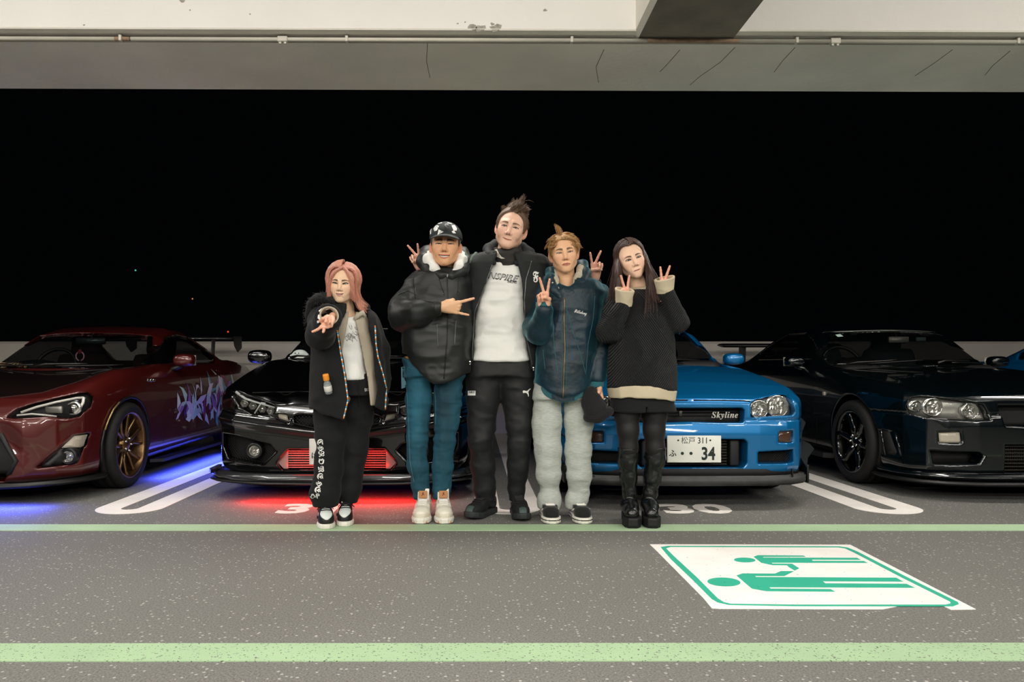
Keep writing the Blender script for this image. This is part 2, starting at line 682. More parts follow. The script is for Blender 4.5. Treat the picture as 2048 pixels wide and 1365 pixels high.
def paint_mat(name, rgb, wear=0.5, scale=90):
    """road paint with chipped specks"""
    m = mat(name, rgb, 0.75)
    nt = m.node_tree
    b = nt.nodes['Principled BSDF']
    tc = nt.nodes.new('ShaderNodeTexCoord')
    n = nt.nodes.new('ShaderNodeTexNoise'); n.inputs['Scale'].default_value = scale; n.inputs['Detail'].default_value = 3
    nt.links.new(tc.outputs['Object'], n.inputs['Vector'])
    g = nt.nodes.new('ShaderNodeMath'); g.operation = 'GREATER_THAN'; g.inputs[1].default_value = 0.74 - 0.13 * wear
    nt.links.new(n.outputs['Fac'], g.inputs[0])
    n3 = nt.nodes.new('ShaderNodeTexNoise'); n3.inputs['Scale'].default_value = 5; n3.inputs['Detail'].default_value = 4
    nt.links.new(tc.outputs['Object'], n3.inputs['Vector'])
    mr = nt.nodes.new('ShaderNodeMapRange'); mr.inputs[3].default_value = 0.84; mr.inputs[4].default_value = 1.1
    nt.links.new(n3.outputs['Fac'], mr.inputs[0])
    cc = nt.nodes.new('ShaderNodeCombineColor')
    for i in range(3): nt.links.new(mr.outputs[0], cc.inputs[i])
    m2 = nt.nodes.new('ShaderNodeMix'); m2.data_type = 'RGBA'; m2.blend_type = 'MULTIPLY'; m2.inputs[0].default_value = 1
    m2.inputs[6].default_value = (*lin(rgb), 1)
    nt.links.new(cc.outputs[0], m2.inputs[7])
    mx = nt.nodes.new('ShaderNodeMix'); mx.data_type = 'RGBA'
    mx.inputs[7].default_value = (0.11, 0.11, 0.10, 1)
    nt.links.new(m2.outputs[2], mx.inputs[6])
    nt.links.new(g.outputs[0], mx.inputs[0])
    nt.links.new(mx.outputs[2], b.inputs['Base Color'])
    return m


M_ASPH = asphalt()
M_LINE = paint_mat('white_road_paint', (242, 236, 230), 0.15)
M_GREEN = paint_mat('pale_green_road_paint', (172, 200, 162), 0.15)
M_GREENW = paint_mat('worn_green_road_paint', (160, 188, 150), 0.8, 130)
M_SIGNW = paint_mat('white_sign_paint', (240, 236, 232), 0.2, 60)
M_SIGNG = paint_mat('teal_sign_paint', (40, 172, 142), 0.12, 60)
M_CONC = mat('painted_concrete', (226, 222, 212), 0.8, bump=(40, 0.25, 0.01), var=(1.6, 0.12))
M_CONCW = mat('white_painted_concrete', (222, 219, 214), 0.75, bump=(25, 0.2, 0.01), var=(2.0, 0.04))
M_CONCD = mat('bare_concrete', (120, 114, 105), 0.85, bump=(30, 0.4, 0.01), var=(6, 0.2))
M_WALL = mat('parapet_concrete', (215, 208, 198), 0.8, bump=(20, 0.2, 0.01), var=(1.2, 0.1))
M_RUST = mat('rust', (96, 62, 44), 0.9, var=(40, 0.4))
M_CHIP = mat('chipped_plaster', (150, 146, 136), 0.9, var=(60, 0.3))
M_CRACK = mat('crack_shadow_filler', (58, 56, 52), 0.95)

# floor: cut finely is not needed, it is flat
fl = obj('floor', prism([(-14, -9), (14, -9), (14, 10.6), (-14, 10.6)], -0.3, 0.0, 'xy'), M_ASPH, smooth=False)
tag(fl, 'dark grey speckled asphalt floor of the parking deck', 'floor', kind='structure')


def slab(name, poly, m, label, cat, z0=0.0, z1=0.003, group=None, parent=None):
    bm = bmesh.new()
    v2, f2 = poly if isinstance(poly, tuple) else tri2d(poly, 0.4)
    vs = [bm.verts.new((p[0], p[1], z1)) for p in v2]
    for q in f2: bm.faces.new([vs[i] for i in q])
    bm.normal_update()
    for q in bm.faces:
        if q.normal.z < 0: q.normal_flip()
    bmesh.ops.solidify(bm, geom=bm.faces[:], thickness=z1 - z0)
    o = obj(name, bm2(bm), m, parent, smooth=False)
    if parent is None:
        tag(o, label, cat, group)
    elif label: o['label'] = label
    return o


def gpoly(pts): return [gnd(x, y)[:2] for x, y in pts]


g1, g2 = gnd(0, 1050.4)[1], gnd(0, 1062.6)[1]
slab('aisle_line', [(-9, g2), (9, g2), (9, g1), (-9, g1)], M_GREEN, 'narrow pale green line painted on the asphalt just in front of the shoes', 'road marking')
a1, a2 = gnd(0, 1292)[1], gnd(0, 1328)[1]
b1, b2 = gnd(2048, 1285.5)[1], gnd(2048, 1321)[1]
slab('aisle_line', [(-9, a2 - 6.0 * (b2 - a2) / 4 * 0), (9, b2), (9, b1), (-9, a1)], M_GREENW, 'worn pale green line across the asphalt nearest the camera', 'road marking')


def u_mark(cx, label, lean=0.0):
    d0, d1 = 4.46, 10.0
    ro, ri = 0.205, 0.05
    st = 0.152
    o_ = [(-ro, d1), (-ro, d0 + ro)] + [(ro * math.cos(math.radians(a)), d0 + ro + ro * math.sin(math.radians(a))) for a in range(190, 351, 10)] + [(ro, d0 + ro), (ro, d1)]
    rin = ro - st
    i_ = [(rin, d1), (rin, d0 + ro)] + [(rin * math.cos(math.radians(a)), d0 + ro - 0.02 + rin * math.sin(math.radians(a))) for a in range(-10, -171, -20)] + [(-rin, d0 + ro), (-rin, d1)]
    poly = [(cx + a, b) for a, b in o_ + i_]
    slab('bay_marking', poly, M_LINE, label, 'road marking', z1=0.0025, group='white bay dividers between the cars')


u_mark(-2.135, 'white U shaped bay divider between the dark red coupe and the black hatchback')
u_mark(0.205, 'white U shaped bay divider behind the tall man, between black hatchback and blue coupe')
u_mark(2.55, 'white U shaped bay divider between the blue coupe and the dark coupe')


def bay_number(txt, px, label):
    v, f = text_mesh(txt, 0.36, bold=0.012)
    v = v - (v.max(0) + v.min(0)) / 2
    v[:, 0] *= 1.22
    d0, d1 = gnd(0, 1009)[1], gnd(0, 1028)[1]
    v[:, 1] = v[:, 1] / (v[:, 1].max() - v[:, 1].min()) * (d0 - d1) + (d0 + d1) / 2
    v[:, 0] += gnd(px, 1018.5)[0]
    return slab('bay_number', (v[:, :2], f), M_LINE, label, 'road marking', group='white numbers painted at the bay fronts')


bay_number('31', 618, 'white painted bay number 31 on the asphalt, half hidden by the black and white sneakers')
bay_number('30', 1391, 'white painted bay number 30 on the asphalt in front of the blue coupe')

# child and adult pictogram: drawn in the picture plane of the sign, u across 0..1, v along 0..1
sign = thing('floor_pictogram', 'white square floor sign with green adult and child figures at the right of the aisle', 'floor sign', (1.55, 3.2, 0))
QA, QB, QC, QD = [np.array(gnd(*p)[:2]) for p in ((1299.5, 1090), (1700.4, 1090.8), (1951.6, 1220), (1423.5, 1218))]


def homog():
    src = [(0, 0), (1, 0), (1, 1), (0, 1)]
    px = [(1299.5, 1090), (1700.4, 1090.8), (1951.6, 1220), (1423.5, 1218)]
    A = []; b = []
    for (u, v), (x, y) in zip(src, px):
        A.append([x, y, 1, 0, 0, 0, -u * x, -u * y]); b.append(u)
        A.append([0, 0, 0, x, y, 1, -v * x, -v * y]); b.append(v)
    h = np.linalg.solve(np.array(A), np.array(b))
    return np.append(h, 1).reshape(3, 3)


HM = homog()
def onsign(pts):
    """points of the zoomed pictogram photo -> sign plane"""
    out = []
    for x, y in pts:
        out.append(gnd(1280 + x / 2.926, 1060 + y / 2.926)[:2])
    return out


slab('sign_panel', gpoly([(1299.5, 1090), (1700.4, 1090.8), (1951.6, 1220), (1902, 1221), (1885, 1213), (1800, 1213), (1766, 1220), (1446, 1219), (1423.5, 1218), (1405, 1196), (1320, 1110)]), M_SIGNW, None, None, 0, 0.002, parent=sign)
ring_o = [(121, 105), (165, 98), (1165, 101), (1215, 108), (1270, 130), (1560, 280), (1860, 428), (1866, 440), (1830, 453), (1520, 453), (900, 452), (520, 445), (455, 430), (420, 410), (300, 290), (180, 175)]
ring_i = [(152, 112), (180, 104), (1160, 107), (1200, 113), (1250, 136), (1540, 288), (1815, 425), (1818, 436), (1790, 443), (1520, 443), (900, 443), (530, 438), (490, 428), (455, 406), (330, 280), (200, 160)]
n = len(ring_o)
ro_, ri_ = onsign(ring_o), onsign(ring_i)
slab('sign_border', (np.array(ro_ + ri_), [[i, (i + 1) % n, n + (i + 1) % n, n + i] for i in range(n)]), M_SIGNG, None, None, 0.002, 0.0028, parent=sign)


def ellp(cx, cy, rx, ry, sk=0.0, n=28):
    return [(cx + rx * math.cos(2 * math.pi * i / n) + sk * math.sin(2 * math.pi * i / n), cy + ry * math.sin(2 * math.pi * i / n)) for i in range(n)]


adult = [(565, 272), (600, 260), (790, 261), (825, 246), (900, 247), (845, 275), (672, 275), (680, 281), (1500, 285), (1540, 308), (1070, 306), (1085, 318), (1560, 321), (1608, 344), (755, 341), (765, 349), (1115, 352), (1142, 367), (740, 364), (660, 350), (650, 345)]
child = [(665, 162), (690, 153), (955, 155), (970, 162), (718, 163), (722, 167), (1270, 168), (1292, 180), (1005, 179), (1010, 186), (1310, 187), (1332, 198), (770, 197), (775, 202), (890, 203), (932, 230), (905, 243), (870, 222), (860, 212), (775, 211), (710, 197)]
slab('adult_head', onsign(ellp(491, 310, 96, 26, 14)), M_SIGNG, None, None, 0.002, 0.0028, parent=sign)
slab('adult_figure', onsign(adult), M_SIGNG, None, None, 0.002, 0.0028, parent=sign)
slab('child_head', onsign(ellp(613, 181, 62, 14, 8)), M_SIGNG, None, None, 0.002, 0.0028, parent=sign)
slab('child_figure', onsign(child), M_SIGNG, None, None, 0.002, 0.0028, parent=sign)

# ------------------------------------------------------------------ overhead beam, slab, cross beam
BZ = 2.3
Y0, Y1 = 3.30, 3.855
tilt = -0.0035          # the deck above leans a little in the picture


def leany(vf):
    v = np.array(vf[0], dtype=float)
    v[:, 2] += v[:, 0] * tilt
    return v, vf[1]


tag(obj('trim_1', leany(prism([(Y0, BZ), (Y1, BZ), (Y1, 3.2), (Y0, 3.2)], -14, 14, 'yz')), M_CONC, smooth=False),
    'long grey painted concrete edge beam crossing the top of the picture', 'beam', kind='structure')
# the face plate above the pipe: white, with a chamfered drip edge
fz = BZ + 0.028
face = thing('beam_facing', 'white painted concrete facing of the edge beam, paint flaking along its bottom edge', 'beam', (0, Y0 - 0.05, fz))
face['kind'] = 'structure'
for xa, xb in ((-14, 0.713), (1.13, 14)):
    obj('facing_panel', leany(prism([(Y0 - 0.08, fz), (Y0 - 0.005, fz - 0.006), (Y0 - 0.005, 3.2), (Y0 - 0.08, 3.2)], xa, xb, 'yz')), M_CONCW, face, smooth=False)
    # rough lower lip
    obj('drip_edge', leany(prism([(Y0 - 0.083, fz + 0.001), (Y0 - 0.04, fz + 0.001), (Y0 - 0.04, fz - 0.006), (Y0 - 0.079, fz - 0.005)], xa, xb, 'yz')), M_CONC, face, smooth=False)
# flakes of missing paint, on the panel surface
rf = random.Random(5)
for (px, py, r) in ((945, 55, 9), (960, 57, 12), (992, 57, 13), (985, 48, 4), (365, 2, 6), (500, 28, 2), (380, 20, 2), (930, 44, 2), (915, 47, 2), (1090, 20, 4), (1310, 60, 5), (168, 50, 2)):
    c = at(px, py, Y0 - 0.081)
    pts = []
    for k in range(9):
        a = 2 * math.pi * k / 9
        rr = r / 455 * rf.uniform(0.55, 1.2)
        pts.append((c[0] + rr * math.cos(a), c[2] + rr * 0.7 * math.sin(a)))
    obj('paint_flake', prism(pts, Y0 - 0.0815, Y0 - 0.0795), M_CHIP, face, smooth=False)
# cross beam running towards the camera
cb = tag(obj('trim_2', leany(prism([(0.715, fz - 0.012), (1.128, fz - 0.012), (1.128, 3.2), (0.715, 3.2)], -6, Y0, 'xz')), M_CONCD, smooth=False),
    'dark bare concrete cross beam overhead at the top right, running towards the camera', 'beam', kind='structure')
tag(obj('trim_3', leany(prism([(0.690, fz - 0.002), (0.713, fz - 0.014), (0.713, 3.2), (0.690, 3.2)], -6, Y0 - 0.005, 'xz')), M_CONC, smooth=False),
    'pale plastered left edge of the cross beam', 'beam', kind='structure')
tag(obj('ceiling', prism([(-14, -9), (14, -9), (14, Y1), (-14, Y1)], 3.2, 3.4, 'xy'), M_CONC, smooth=False), 'concrete deck slab overhead', 'ceiling', kind='structure')

# the conduit under the facing
cond = thing('conduit_pipe', 'thin painted conduit pipe clipped along the underside of the edge beam', 'pipe', (0, Y0 - 0.02, BZ + 0.05))
M_PIPE = mat('painted_steel_pipe', (196, 192, 180), 0.55, metal=0.1, var=(8, 0.08))
M_PIPER = mat('rusty_steel_pipe', (140, 116, 96), 0.75, metal=0.1, var=(30, 0.35))
pz = BZ + 0.003
def lz(x): return pz + x * tilt
for xa, xb, m in ((-14, -1.57, M_PIPE), (-1.57, -1.505, M_PIPER), (-1.5, 0.75, M_PIPE), (0.75, 1.15, M_PIPER), (1.15, 14, M_PIPE)):
    obj('pipe_length', tube([(xa, Y0 - 0.03, lz(xa)), (xb, Y0 - 0.03, lz(xb))], 0.0085, 10), m, cond)
obj('rust_seam', leany(prism([(Y0 - 0.012, pz + 0.004), (Y0 - 0.002, pz + 0.004), (Y0 - 0.002, pz + 0.016), (Y0 - 0.012, pz + 0.016)], -14, 14, 'yz')), M_RUST, cond, smooth=False)
for px in (248, 696, 1142, 1587, 2025):
    x = at(px, 0, Y0)[0]
    obj('pipe_clip', boxm((x, Y0 - 0.028, lz(x) + 0.002), (0.013, 0.026, 0.026), 0.003), M_PIPE, cond)
for px in (569, 1663):
    x = at(px, 0, Y0)[0]
    obj('pipe_coupling', join(boxm((x, Y0 - 0.03, lz(x) - 0.001), (0.045, 0.024, 0.024), 0.005), boxm((x - 0.011, Y0 - 0.03, lz(x) - 0.016), (0.012, 0.012, 0.01), 0.003), boxm((x + 0.011, Y0 - 0.03, lz(x) - 0.016), (0.012, 0.012, 0.01), 0.003)), M_PIPE, cond)

# cracks in the soffit as thin filler ribbons
crk = thing('soffit_cracks', 'fine dark cracks across the grey underside of the edge beam', 'crack', (1.3, 3.6, BZ))
crk['kind'] = 'structure'
def soff(px, t):    # point on the soffit; t 0..1 from near to far edge
    y = Y0 + (Y1 - Y0) * t
    z = BZ
    return y, z
for pts in ([(855, .0), (853, .35), (860, .7)], [(1208, .1), (1192, .45), (1197, .8)], [(1360, .1), (1338, .35), (1320, .55)], [(1470, .05), (1440, .35), (1400, .65), (1380, .85)], [(1590, .05), (1566, .3), (1548, .55)], [(1905, .08), (1868, .35), (1830, .62)], [(2020, .1), (1985, .4), (1970, .6)]):
    P3 = []
    for px, t in pts:
        y, z = soff(px, t)
        x = (px - CX) * y / F
        P3.append((x, y, z + x * tilt - 0.0005))
    obj('crack', tube(P3, 0.0012, 4), M_CRACK, crk)

# ------------------------------------------------------------------ parapet at the back of the bays
WY = 9.9
wz = 1.215
tag(obj('wall_back', prism([(WY, 0), (WY, 0.90), (WY - 0.03, 0.93), (WY - 0.03, wz - 0.03), (WY + 0.0, wz), (WY + 0.2, wz), (WY + 0.2, 0)], -14, 14, 'yz'), M_WALL, smooth=False),
    'low pale concrete parapet behind the cars', 'wall', kind='structure')
# far lights beyond the parapet
for (px, py, c, r, lb) in ((271, 541, (90, 220, 190), 0.10, 'tiny greenish light far off in the night sky'), (385, 598, (230, 150, 60), 0.09, 'tiny amber light far off above the dark red coupe'), (456, 664, (240, 90, 40), 0.11, 'tiny red lamp far beyond the parapet')):
    p = at(px, py, 90)
    tag(obj('distant_lamp', ellm(p, (r, r, r), 10, 6), mat('far_lamp', c, 0.5, emit=(c, 0.8))), lb, 'lamp')
# ================================================================== cars: common tools
class G2:
    """2D polygon distance kept on a grid for fast look-ups"""
    def __init__(s, pts, res=0.005, pad=0.22, rnd=0.0):
        p = np.array(pts, dtype=np.float64)
        s.lo = p.min(0) - pad
        hi = p.max(0) + pad
        s.res = res
        s.n = np.ceil((hi - s.lo) / res).astype(int) + 2
        X = np.stack(np.meshgrid(*[s.lo[i] + res * np.arange(s.n[i]) for i in (0, 1)], indexing='ij'), -1).reshape(-1, 2).astype(np.float32)
        s.g = f_poly(X[:, 0], X[:, 1], [tuple(q) for q in p]).reshape(s.n).astype(np.float32) - rnd

    def __call__(s, u, v):
        a = np.clip((u - s.lo[0]) / s.res, 0, s.n[0] - 1.001)
        b = np.clip((v - s.lo[1]) / s.res, 0, s.n[1] - 1.001)
        i = a.astype(np.int32); j = b.astype(np.int32)
        fa = a - i; fb = b - j
        g = s.g
        return (g[i, j] * (1 - fa) + g[i + 1, j] * fa) * (1 - fb) + (g[i, j + 1] * (1 - fa) + g[i + 1, j + 1] * fa) * fb


def mirror_poly(half):
    """half outline from centre to side -> closed symmetric outline is not needed: evaluate on |x|"""
    return [(-0.6, half[0][1])] + half + [(-0.6, half[-1][1])]


class Car:
    def __init__(s, X0, Y0, prof, plan, sect, gprof, gsect, crown=0.05, kp=0.09, ks=0.09, wheels=(), tyre=(0.315, 0.225), bow=0.14, belt=0.9):
        s.X0, s.Y0 = X0, Y0
        s.prof = G2(prof); s.plan = G2(mirror_poly(plan)); s.sect = G2([(-0.6, sect[0][1])] + sect + [(-0.6, sect[-1][1])])
        s.gprof = G2(gprof); s.gsect = G2([(-0.6, gsect[0][1])] + gsect + [(-0.6, gsect[-1][1])])
        s.crown, s.kp, s.ks, s.bow, s.belt = crown, kp, ks, bow, belt
        s.wheels, s.tyre = wheels, tyre
        s.extra = None          # f(P, d) -> d, shape tweaks before cutting
        s.cuts = []             # (G2 on |x|,z or signed x, depth, signed, ymax)
        s.wins = []             # callables giving window prisms

    def lower(s, P):
        x = np.abs(P[:, 0]); y = P[:, 1]; z = P[:, 2]
        ze = z + s.crown * (x / 0.85) ** 2 * sst((z - 0.35) / 0.3)
        d = smax(smax(s.prof(y, ze), s.plan(x, y), s.kp), s.sect(x, z), s.ks)
        if s.extra: d = s.extra(P, d)
        return d

    def green(s, P):
        x = np.abs(P[:, 0]); y = P[:, 1]; z = P[:, 2]
        c = s.bow * (x / 0.7) ** 2
        ye = y - c * (1 - sst((y - 1.6) / 0.9)) + c * 0.7 * sst((y - 2.6) / 0.8)
        ze = z + 0.03 * (x / 0.6) ** 2
        return smax(s.gprof(ye, ze), s.gsect(x, z), 0.10)

    def skin(s, P):
        return smin(s.lower(P), s.green(P), 0.03)

    def full(s, P):
        x = np.abs(P[:, 0]); y = P[:, 1]; z = P[:, 2]
        lo = s.lower(P)
        gr = s.green(P)
        d = smin(lo, gr, 0.03)
        for yw, zw, R in s.wheels:
            cyl = np.sqrt((y - yw) ** 2 + (z - zw) ** 2) - R
            d = smax(d, -np.maximum(cyl, 0.50 - x), 0.015)
        fr = np.nonzero(y < 1.1)[0]
        if len(fr):
            df, lof, xf_, zf, yf = d[fr], lo[fr], x[fr], z[fr], y[fr]
            for g, depth, signed, ymax in s.cuts:
                r = np.maximum(np.maximum(g(xf_, zf), -(lof + depth)), yf - ymax)
                df = smax(df, -r, 0.014)
            d[fr] = df
        cav = np.maximum(np.maximum(gr + 0.045, 0), -1)
        cav = np.maximum(gr + 0.045, s.belt - 0.25 - z)
        box = f_box(P, (0, 2.25, 0.70), (0.66, 1.05, 0.36), 0.08)
        cav = np.minimum(cav, np.maximum(box, 1.32 - y))
        d = np.maximum(d, -cav)
        up = np.nonzero(z > 0.8)[0]
        if len(up):
            du, Pu = d[up], P[up]
            for wf in s.wins: du = smax(du, -wf(Pu), 0.012)
            d[up] = du
        return d

    # pixel -> car frame point on the uncut skin
    def pix(s, pts, f=None):
        f = f or s.lower
        pts = np.array(pts, dtype=np.float64)
        D = np.stack([(pts[:, 0] - CX) / F, np.ones(len(pts)), -(pts[:, 1] - CY) / F], 1)
        n = np.linalg.norm(D, axis=1)[:, None]
        D = D / n
        O = np.tile(np.array([-s.X0, -s.Y0, CAMH]), (len(pts), 1))
        t = np.full(len(pts), 3.0)
        for _ in range(140):
            d = f((O + D * t[:, None]).astype(np.float32))
            t = np.minimum(t + np.maximum(d * 0.7, -0.02), 12)
        return O + D * t[:, None]

    def xz(s, pts, f=None):
        return [(float(p[0]), float(p[2])) for p in s.pix(pts, f)]

    def yz(s, pts, f=None):
        return [(float(p[1]), float(p[2])) for p in s.pix(pts, f)]


def off_poly(poly, d):
    """shrink (d>0) a polygon towards its inside, rough"""
    P = np.array(poly); n = len(P)
    A = 0.5 * sum(P[i][0] * P[(i + 1) % n][1] - P[(i + 1) % n][0] * P[i][1] for i in range(n))
    sg = 1 if A > 0 else -1
    out = []
    for i in range(n):
        a, b, c = P[i - 1], P[i], P[(i + 1) % n]
        e1 = (b - a) / max(np.linalg.norm(b - a), 1e-9); e2 = (c - b) / max(np.linalg.norm(c - b), 1e-9)
        n1 = np.array([-e1[1], e1[0]]) * sg; n2 = np.array([-e2[1], e2[0]]) * sg
        m = n1 + n2
        m = m / max(m @ m, 0.35) * 2 * 0.5 * 2
        out.append(tuple(b + m * d * 0.5 * 1.0 * 1.0))
    return out


M_TYRE = mat('tyre_rubber', (17, 17, 17), 0.75, bump=(60, 0.2, 0.003))
M_BLACKP = mat('black_plastic', (14, 14, 15), 0.45)
M_MATTE = mat('matte_black_trim', (10, 10, 11), 0.7)
M_CHROME = mat('chrome', (215, 215, 212), 0.12, metal=1.0)
M_REFL = mat('lamp_reflector', (225, 224, 218), 0.22, metal=0.85, bump=(70, 0.35, 0.004))
M_HOUSE = mat('lamp_housing', (176, 174, 166), 0.38, metal=0.6)
M_LENS = mat('clear_lamp_lens', (8, 8, 8), 0.03, alpha=0.10, coat=0.4)
M_GLASS = mat('car_glass', (5, 8, 8), 0.02, alpha=0.36, coat=0.2)
M_GLASSD = mat('dark_car_glass', (5, 7, 7), 0.03, alpha=0.68, coat=0.3)
M_CABIN = mat('cabin_plastic', (13, 13, 14), 0.6)
M_SEAT = mat('seat_cloth', (17, 20, 22), 0.9)
M_MIRG = mat('mirror_glass', (170, 170, 156), 0.35, metal=0.4)
M_PLATE = mat('plate_white', (236, 236, 228), 0.4)
M_PLTXT = mat('plate_green_ink', (22, 40, 34), 0.5)
M_MESH = mat('dark_mesh', (20, 20, 20), 0.6)
M_COOLER = mat('intercooler_fin', (58, 54, 50), 0.45, metal=0.7)
M_AMBER = mat('smoked_amber_lens', (74, 52, 40), 0.2, coat=0.6, var=(60, 0.3, (1, 1, 6)))
M_CLEARL = mat('ribbed_clear_lens', (178, 170, 155), 0.25, coat=0.6, bump=(90, 0.6, 0.004, (3, 1, 0.1)))
M_CARBON = mat('carbon_weave', (36, 38, 40), 0.32, coat=0.8, bump=(260, 0.15, 0.002))
M_GREYLIP = mat('scuffed_grey_plastic', (58, 58, 57), 0.55, var=(14, 0.25))
M_GAP = mat('panel_gap', (3, 3, 3), 0.8)


def cspokes(kind, R, m_rim):
    """returns list of (name, vf) of a rim of radius R in the yz plane, outside face at x=0 looking +x"""
    out = []
    prof = [(R - 0.004, -0.20), (R, -0.008), (R + 0.006, 0.0), (R + 0.004, 0.006), (R - 0.010, 0.004), (R - 0.018, -0.012), (R - 0.022, -0.20)]
    out.append(('rim', lathe(prof, 44, 'x')))
    if kind == 'twin':
        n, pr = 6, 2
    elif kind == 'five':
        n, pr = 5, 1
    else:
        n, pr = 6, 1
    for k in range(n):
        for j in range(pr):
            a = 2 * math.pi * k / n + (0.16 if j else -0.16) * (pr - 1) + 0.2
            a2 = 2 * math.pi * k / n + (0.25 if j else -0.25) * (pr - 1) + 0.2
            w0, w1 = (0.016, 0.012) if pr == 2 else (0.030, 0.022)
            P = []
            for t, ang in ((0.16, a), (0.5, a), (0.8, a2), (0.985, a2)):
                r = R * t
                P.append((-0.052 + 0.030 * t ** 2, r * math.cos(ang), r * math.sin(ang)))
            vf = tube(P, [w0, w0, w1, w1 * 1.25], 8)
            out.append(('spoke', vf))
    out.append(('hub', lathe([(0.001, -0.018), (0.028, -0.018), (0.034, -0.026), (0.066, -0.040), (0.07, -0.10), (0.001, -0.10)], 24, 'x')))
    for k in range(5):
        a = 2 * math.pi * k / 5
        out.append(('lug_nut', xf(lathe([(0.001, 0), (0.008, 0), (0.009, -0.03), (0.001, -0.03)], 8, 'x'), (-0.012, 0.046 * math.cos(a), 0.046 * math.sin(a)))))
    out.append(('brake_disc', lathe([(0.001, -0.125), (R * 0.72, -0.125), (R * 0.72, -0.14), (0.001, -0.14)], 32, 'x')))
    return out


M_DISC = mat('brake_steel', (70, 68, 66), 0.4, metal=0.9)


def wheel(car, root, side, yw, R, wd, xface, kind, m_rim, Rr, label=None):
    """side +1/-1; tyre outer face at |x| = xface"""
    g = bpy.data.objects.new('wheel', None)
    COL.objects.link(g); g.parent = root; g.empty_display_size = 0.1
    ORIG[g.name] = Vector((0, 0, 0))
    if label: g['label'] = label
    hw = wd / 2
    t = [(Rr + 0.004, -hw + 0.005), (Rr + 0.03, -hw), (R - 0.03, -hw + 0.002), (R - 0.008, -hw + 0.018)]
    # tread with three grooves
    for gx in (-0.5, 0.0, 0.5):
        x = gx * hw
        t += [(R, x - 0.008), (R - 0.007, x - 0.006), (R - 0.007, x + 0.006), (R, x + 0.008)]
    t += [(R - 0.008, hw - 0.018), (R - 0.03, hw - 0.002), (Rr + 0.03, hw), (Rr + 0.004, hw - 0.005)]
    def place(vf, dx=0.0):
        v = np.array(vf[0]); v[:, 0] += dx
        if side < 0: v[:, 0] *= -1
        v = v + np.array((side * 0.0, yw, R))
        v[:, 0] += 0 if side > 0 else 0
        f = vf[1] if side > 0 else [list(q)[::-1] for q in vf[1]]
        return v, f
    obj('tire', place(lathe(t, 56, 'x'), xface - hw), M_TYRE, g)
    for nm, vf in cspokes(kind, Rr, m_rim):
        obj(nm, place(vf, xface - 0.012), M_DISC if nm == 'brake_disc' else (M_CHROME if nm == 'lug_nut' else m_rim), g)
    return g


def car_body(car, root, m, h=0.0105, lo=None, hi=None, label=None):
    lo = lo or (-0.98, -0.12, 0.06); hi = hi or (0.98, 4.75, 1.48)
    lo = (-0.012, lo[1], lo[2])
    v, f, n = polygonise(car.full, lo, hi, h, lip=1.15, project=2, want_n=True)
    keep = (v[:, 0][f] > -0.011).all(1)          # one half, then its mirror image
    f = f[keep]
    use = np.unique(f); rem = np.zeros(len(v), dtype=np.int64); rem[use] = np.arange(len(use))
    v, n, f = v[use], n[use], rem[f]
    fl_ = np.array([-1, 1, 1])
    v, n, f = np.concatenate([v, v * fl_]), np.concatenate([n, n * fl_]), np.concatenate([f, f[:, ::-1] + len(v)])
    return obj('body', (v, f), m, root, normals=n, label=label)


def mirror_x(vf):
    v = np.array(vf[0]); v[:, 0] *= -1
    f = vf[1]
    return v, ([list(q)[::-1] for q in (f.tolist() if isinstance(f, np.ndarray) else f)])


def cutpatch(car, poly, m, name, root, off=0.002, step=0.03, thick=0.004, both=True, label=None, f=None):
    """panel lying on the (uncut) front skin; off<0 sits inside a recess"""
    vf = patch(f or car.lower, poly, 'y', -0.6, step, off, thick)
    o = obj(name, vf, m, root, label=label)
    o2 = obj(name, mirror_x(vf), m, root, label=label) if both else None
    return o, o2


def strip(car, pts, wdt, m, name, root, f=None, lift=0.0015, both=False):
    """thin raised cord following skin points (car frame)"""
    vf = tube(pts, wdt, 6)
    obj(name, vf, m, root)
    if both: obj(name, mirror_x(vf), m, root)


def add_cabin(car, root, dash_y, dash_z, wheel_x, seat_y=2.15, seat_z=0.30, m_seat=None, seat_top=0.60, stiff=True):
    ms = m_seat or M_SEAT
    obj('dashboard', boxm((0, dash_y + 0.22, dash_z - 0.10), (1.30, 0.50, 0.20), 0.07), M_CABIN, root)
    obj('dash_hood', xf(ellm((0, 0, 0), (0.20, 0.14, 0.06)), (wheel_x, dash_y + 0.34, dash_z + 0.01)), M_CABIN, root)
    for sx in (-0.36, 0.36):
        s_ = bpy.data.objects.new('seat', None); COL.objects.link(s_); s_.parent = root; s_.empty_display_size = 0.1
        ORIG[s_.name] = Vector((0, 0, 0))
        obj('seat_cushion', boxm((sx, seat_y, seat_z + 0.14), (0.50, 0.52, 0.20), 0.07), ms, s_)
        obj('seat_back', boxm((sx, seat_y + 0.36, seat_z + 0.45), (0.48, 0.16, 0.64), 0.07, (math.radians(-16), 0, 0)), ms, s_)
        obj('headrest', boxm((sx, seat_y + 0.47, seat_z + 0.84), (0.27, 0.11, 0.19), 0.045, (math.radians(-10), 0, 0)), ms, s_)
    g = bpy.data.objects.new('steering_wheel', None); COL.objects.link(g); g.parent = root; g.empty_display_size = 0.1
    ORIG[g.name] = Vector((0, 0, 0))
    ring = [(0.18 * math.cos(2 * math.pi * k / 28), 0, 0.18 * math.sin(2 * math.pi * k / 28)) for k in range(29)]
    R_ = (math.radians(-22), 0, 0)
    c = (wheel_x, dash_y + 0.62, dash_z + 0.0)
    obj('wheel_rim', xf(tube(ring, 0.016, 8, False), c, R_), M_BLACKP, g)
    obj('wheel_spokes', xf(join(boxm((0, 0, 0), (0.34, 0.02, 0.04), 0.008), boxm((0, 0, -0.08), (0.04, 0.02, 0.17), 0.008)), c, R_), M_BLACKP, g)


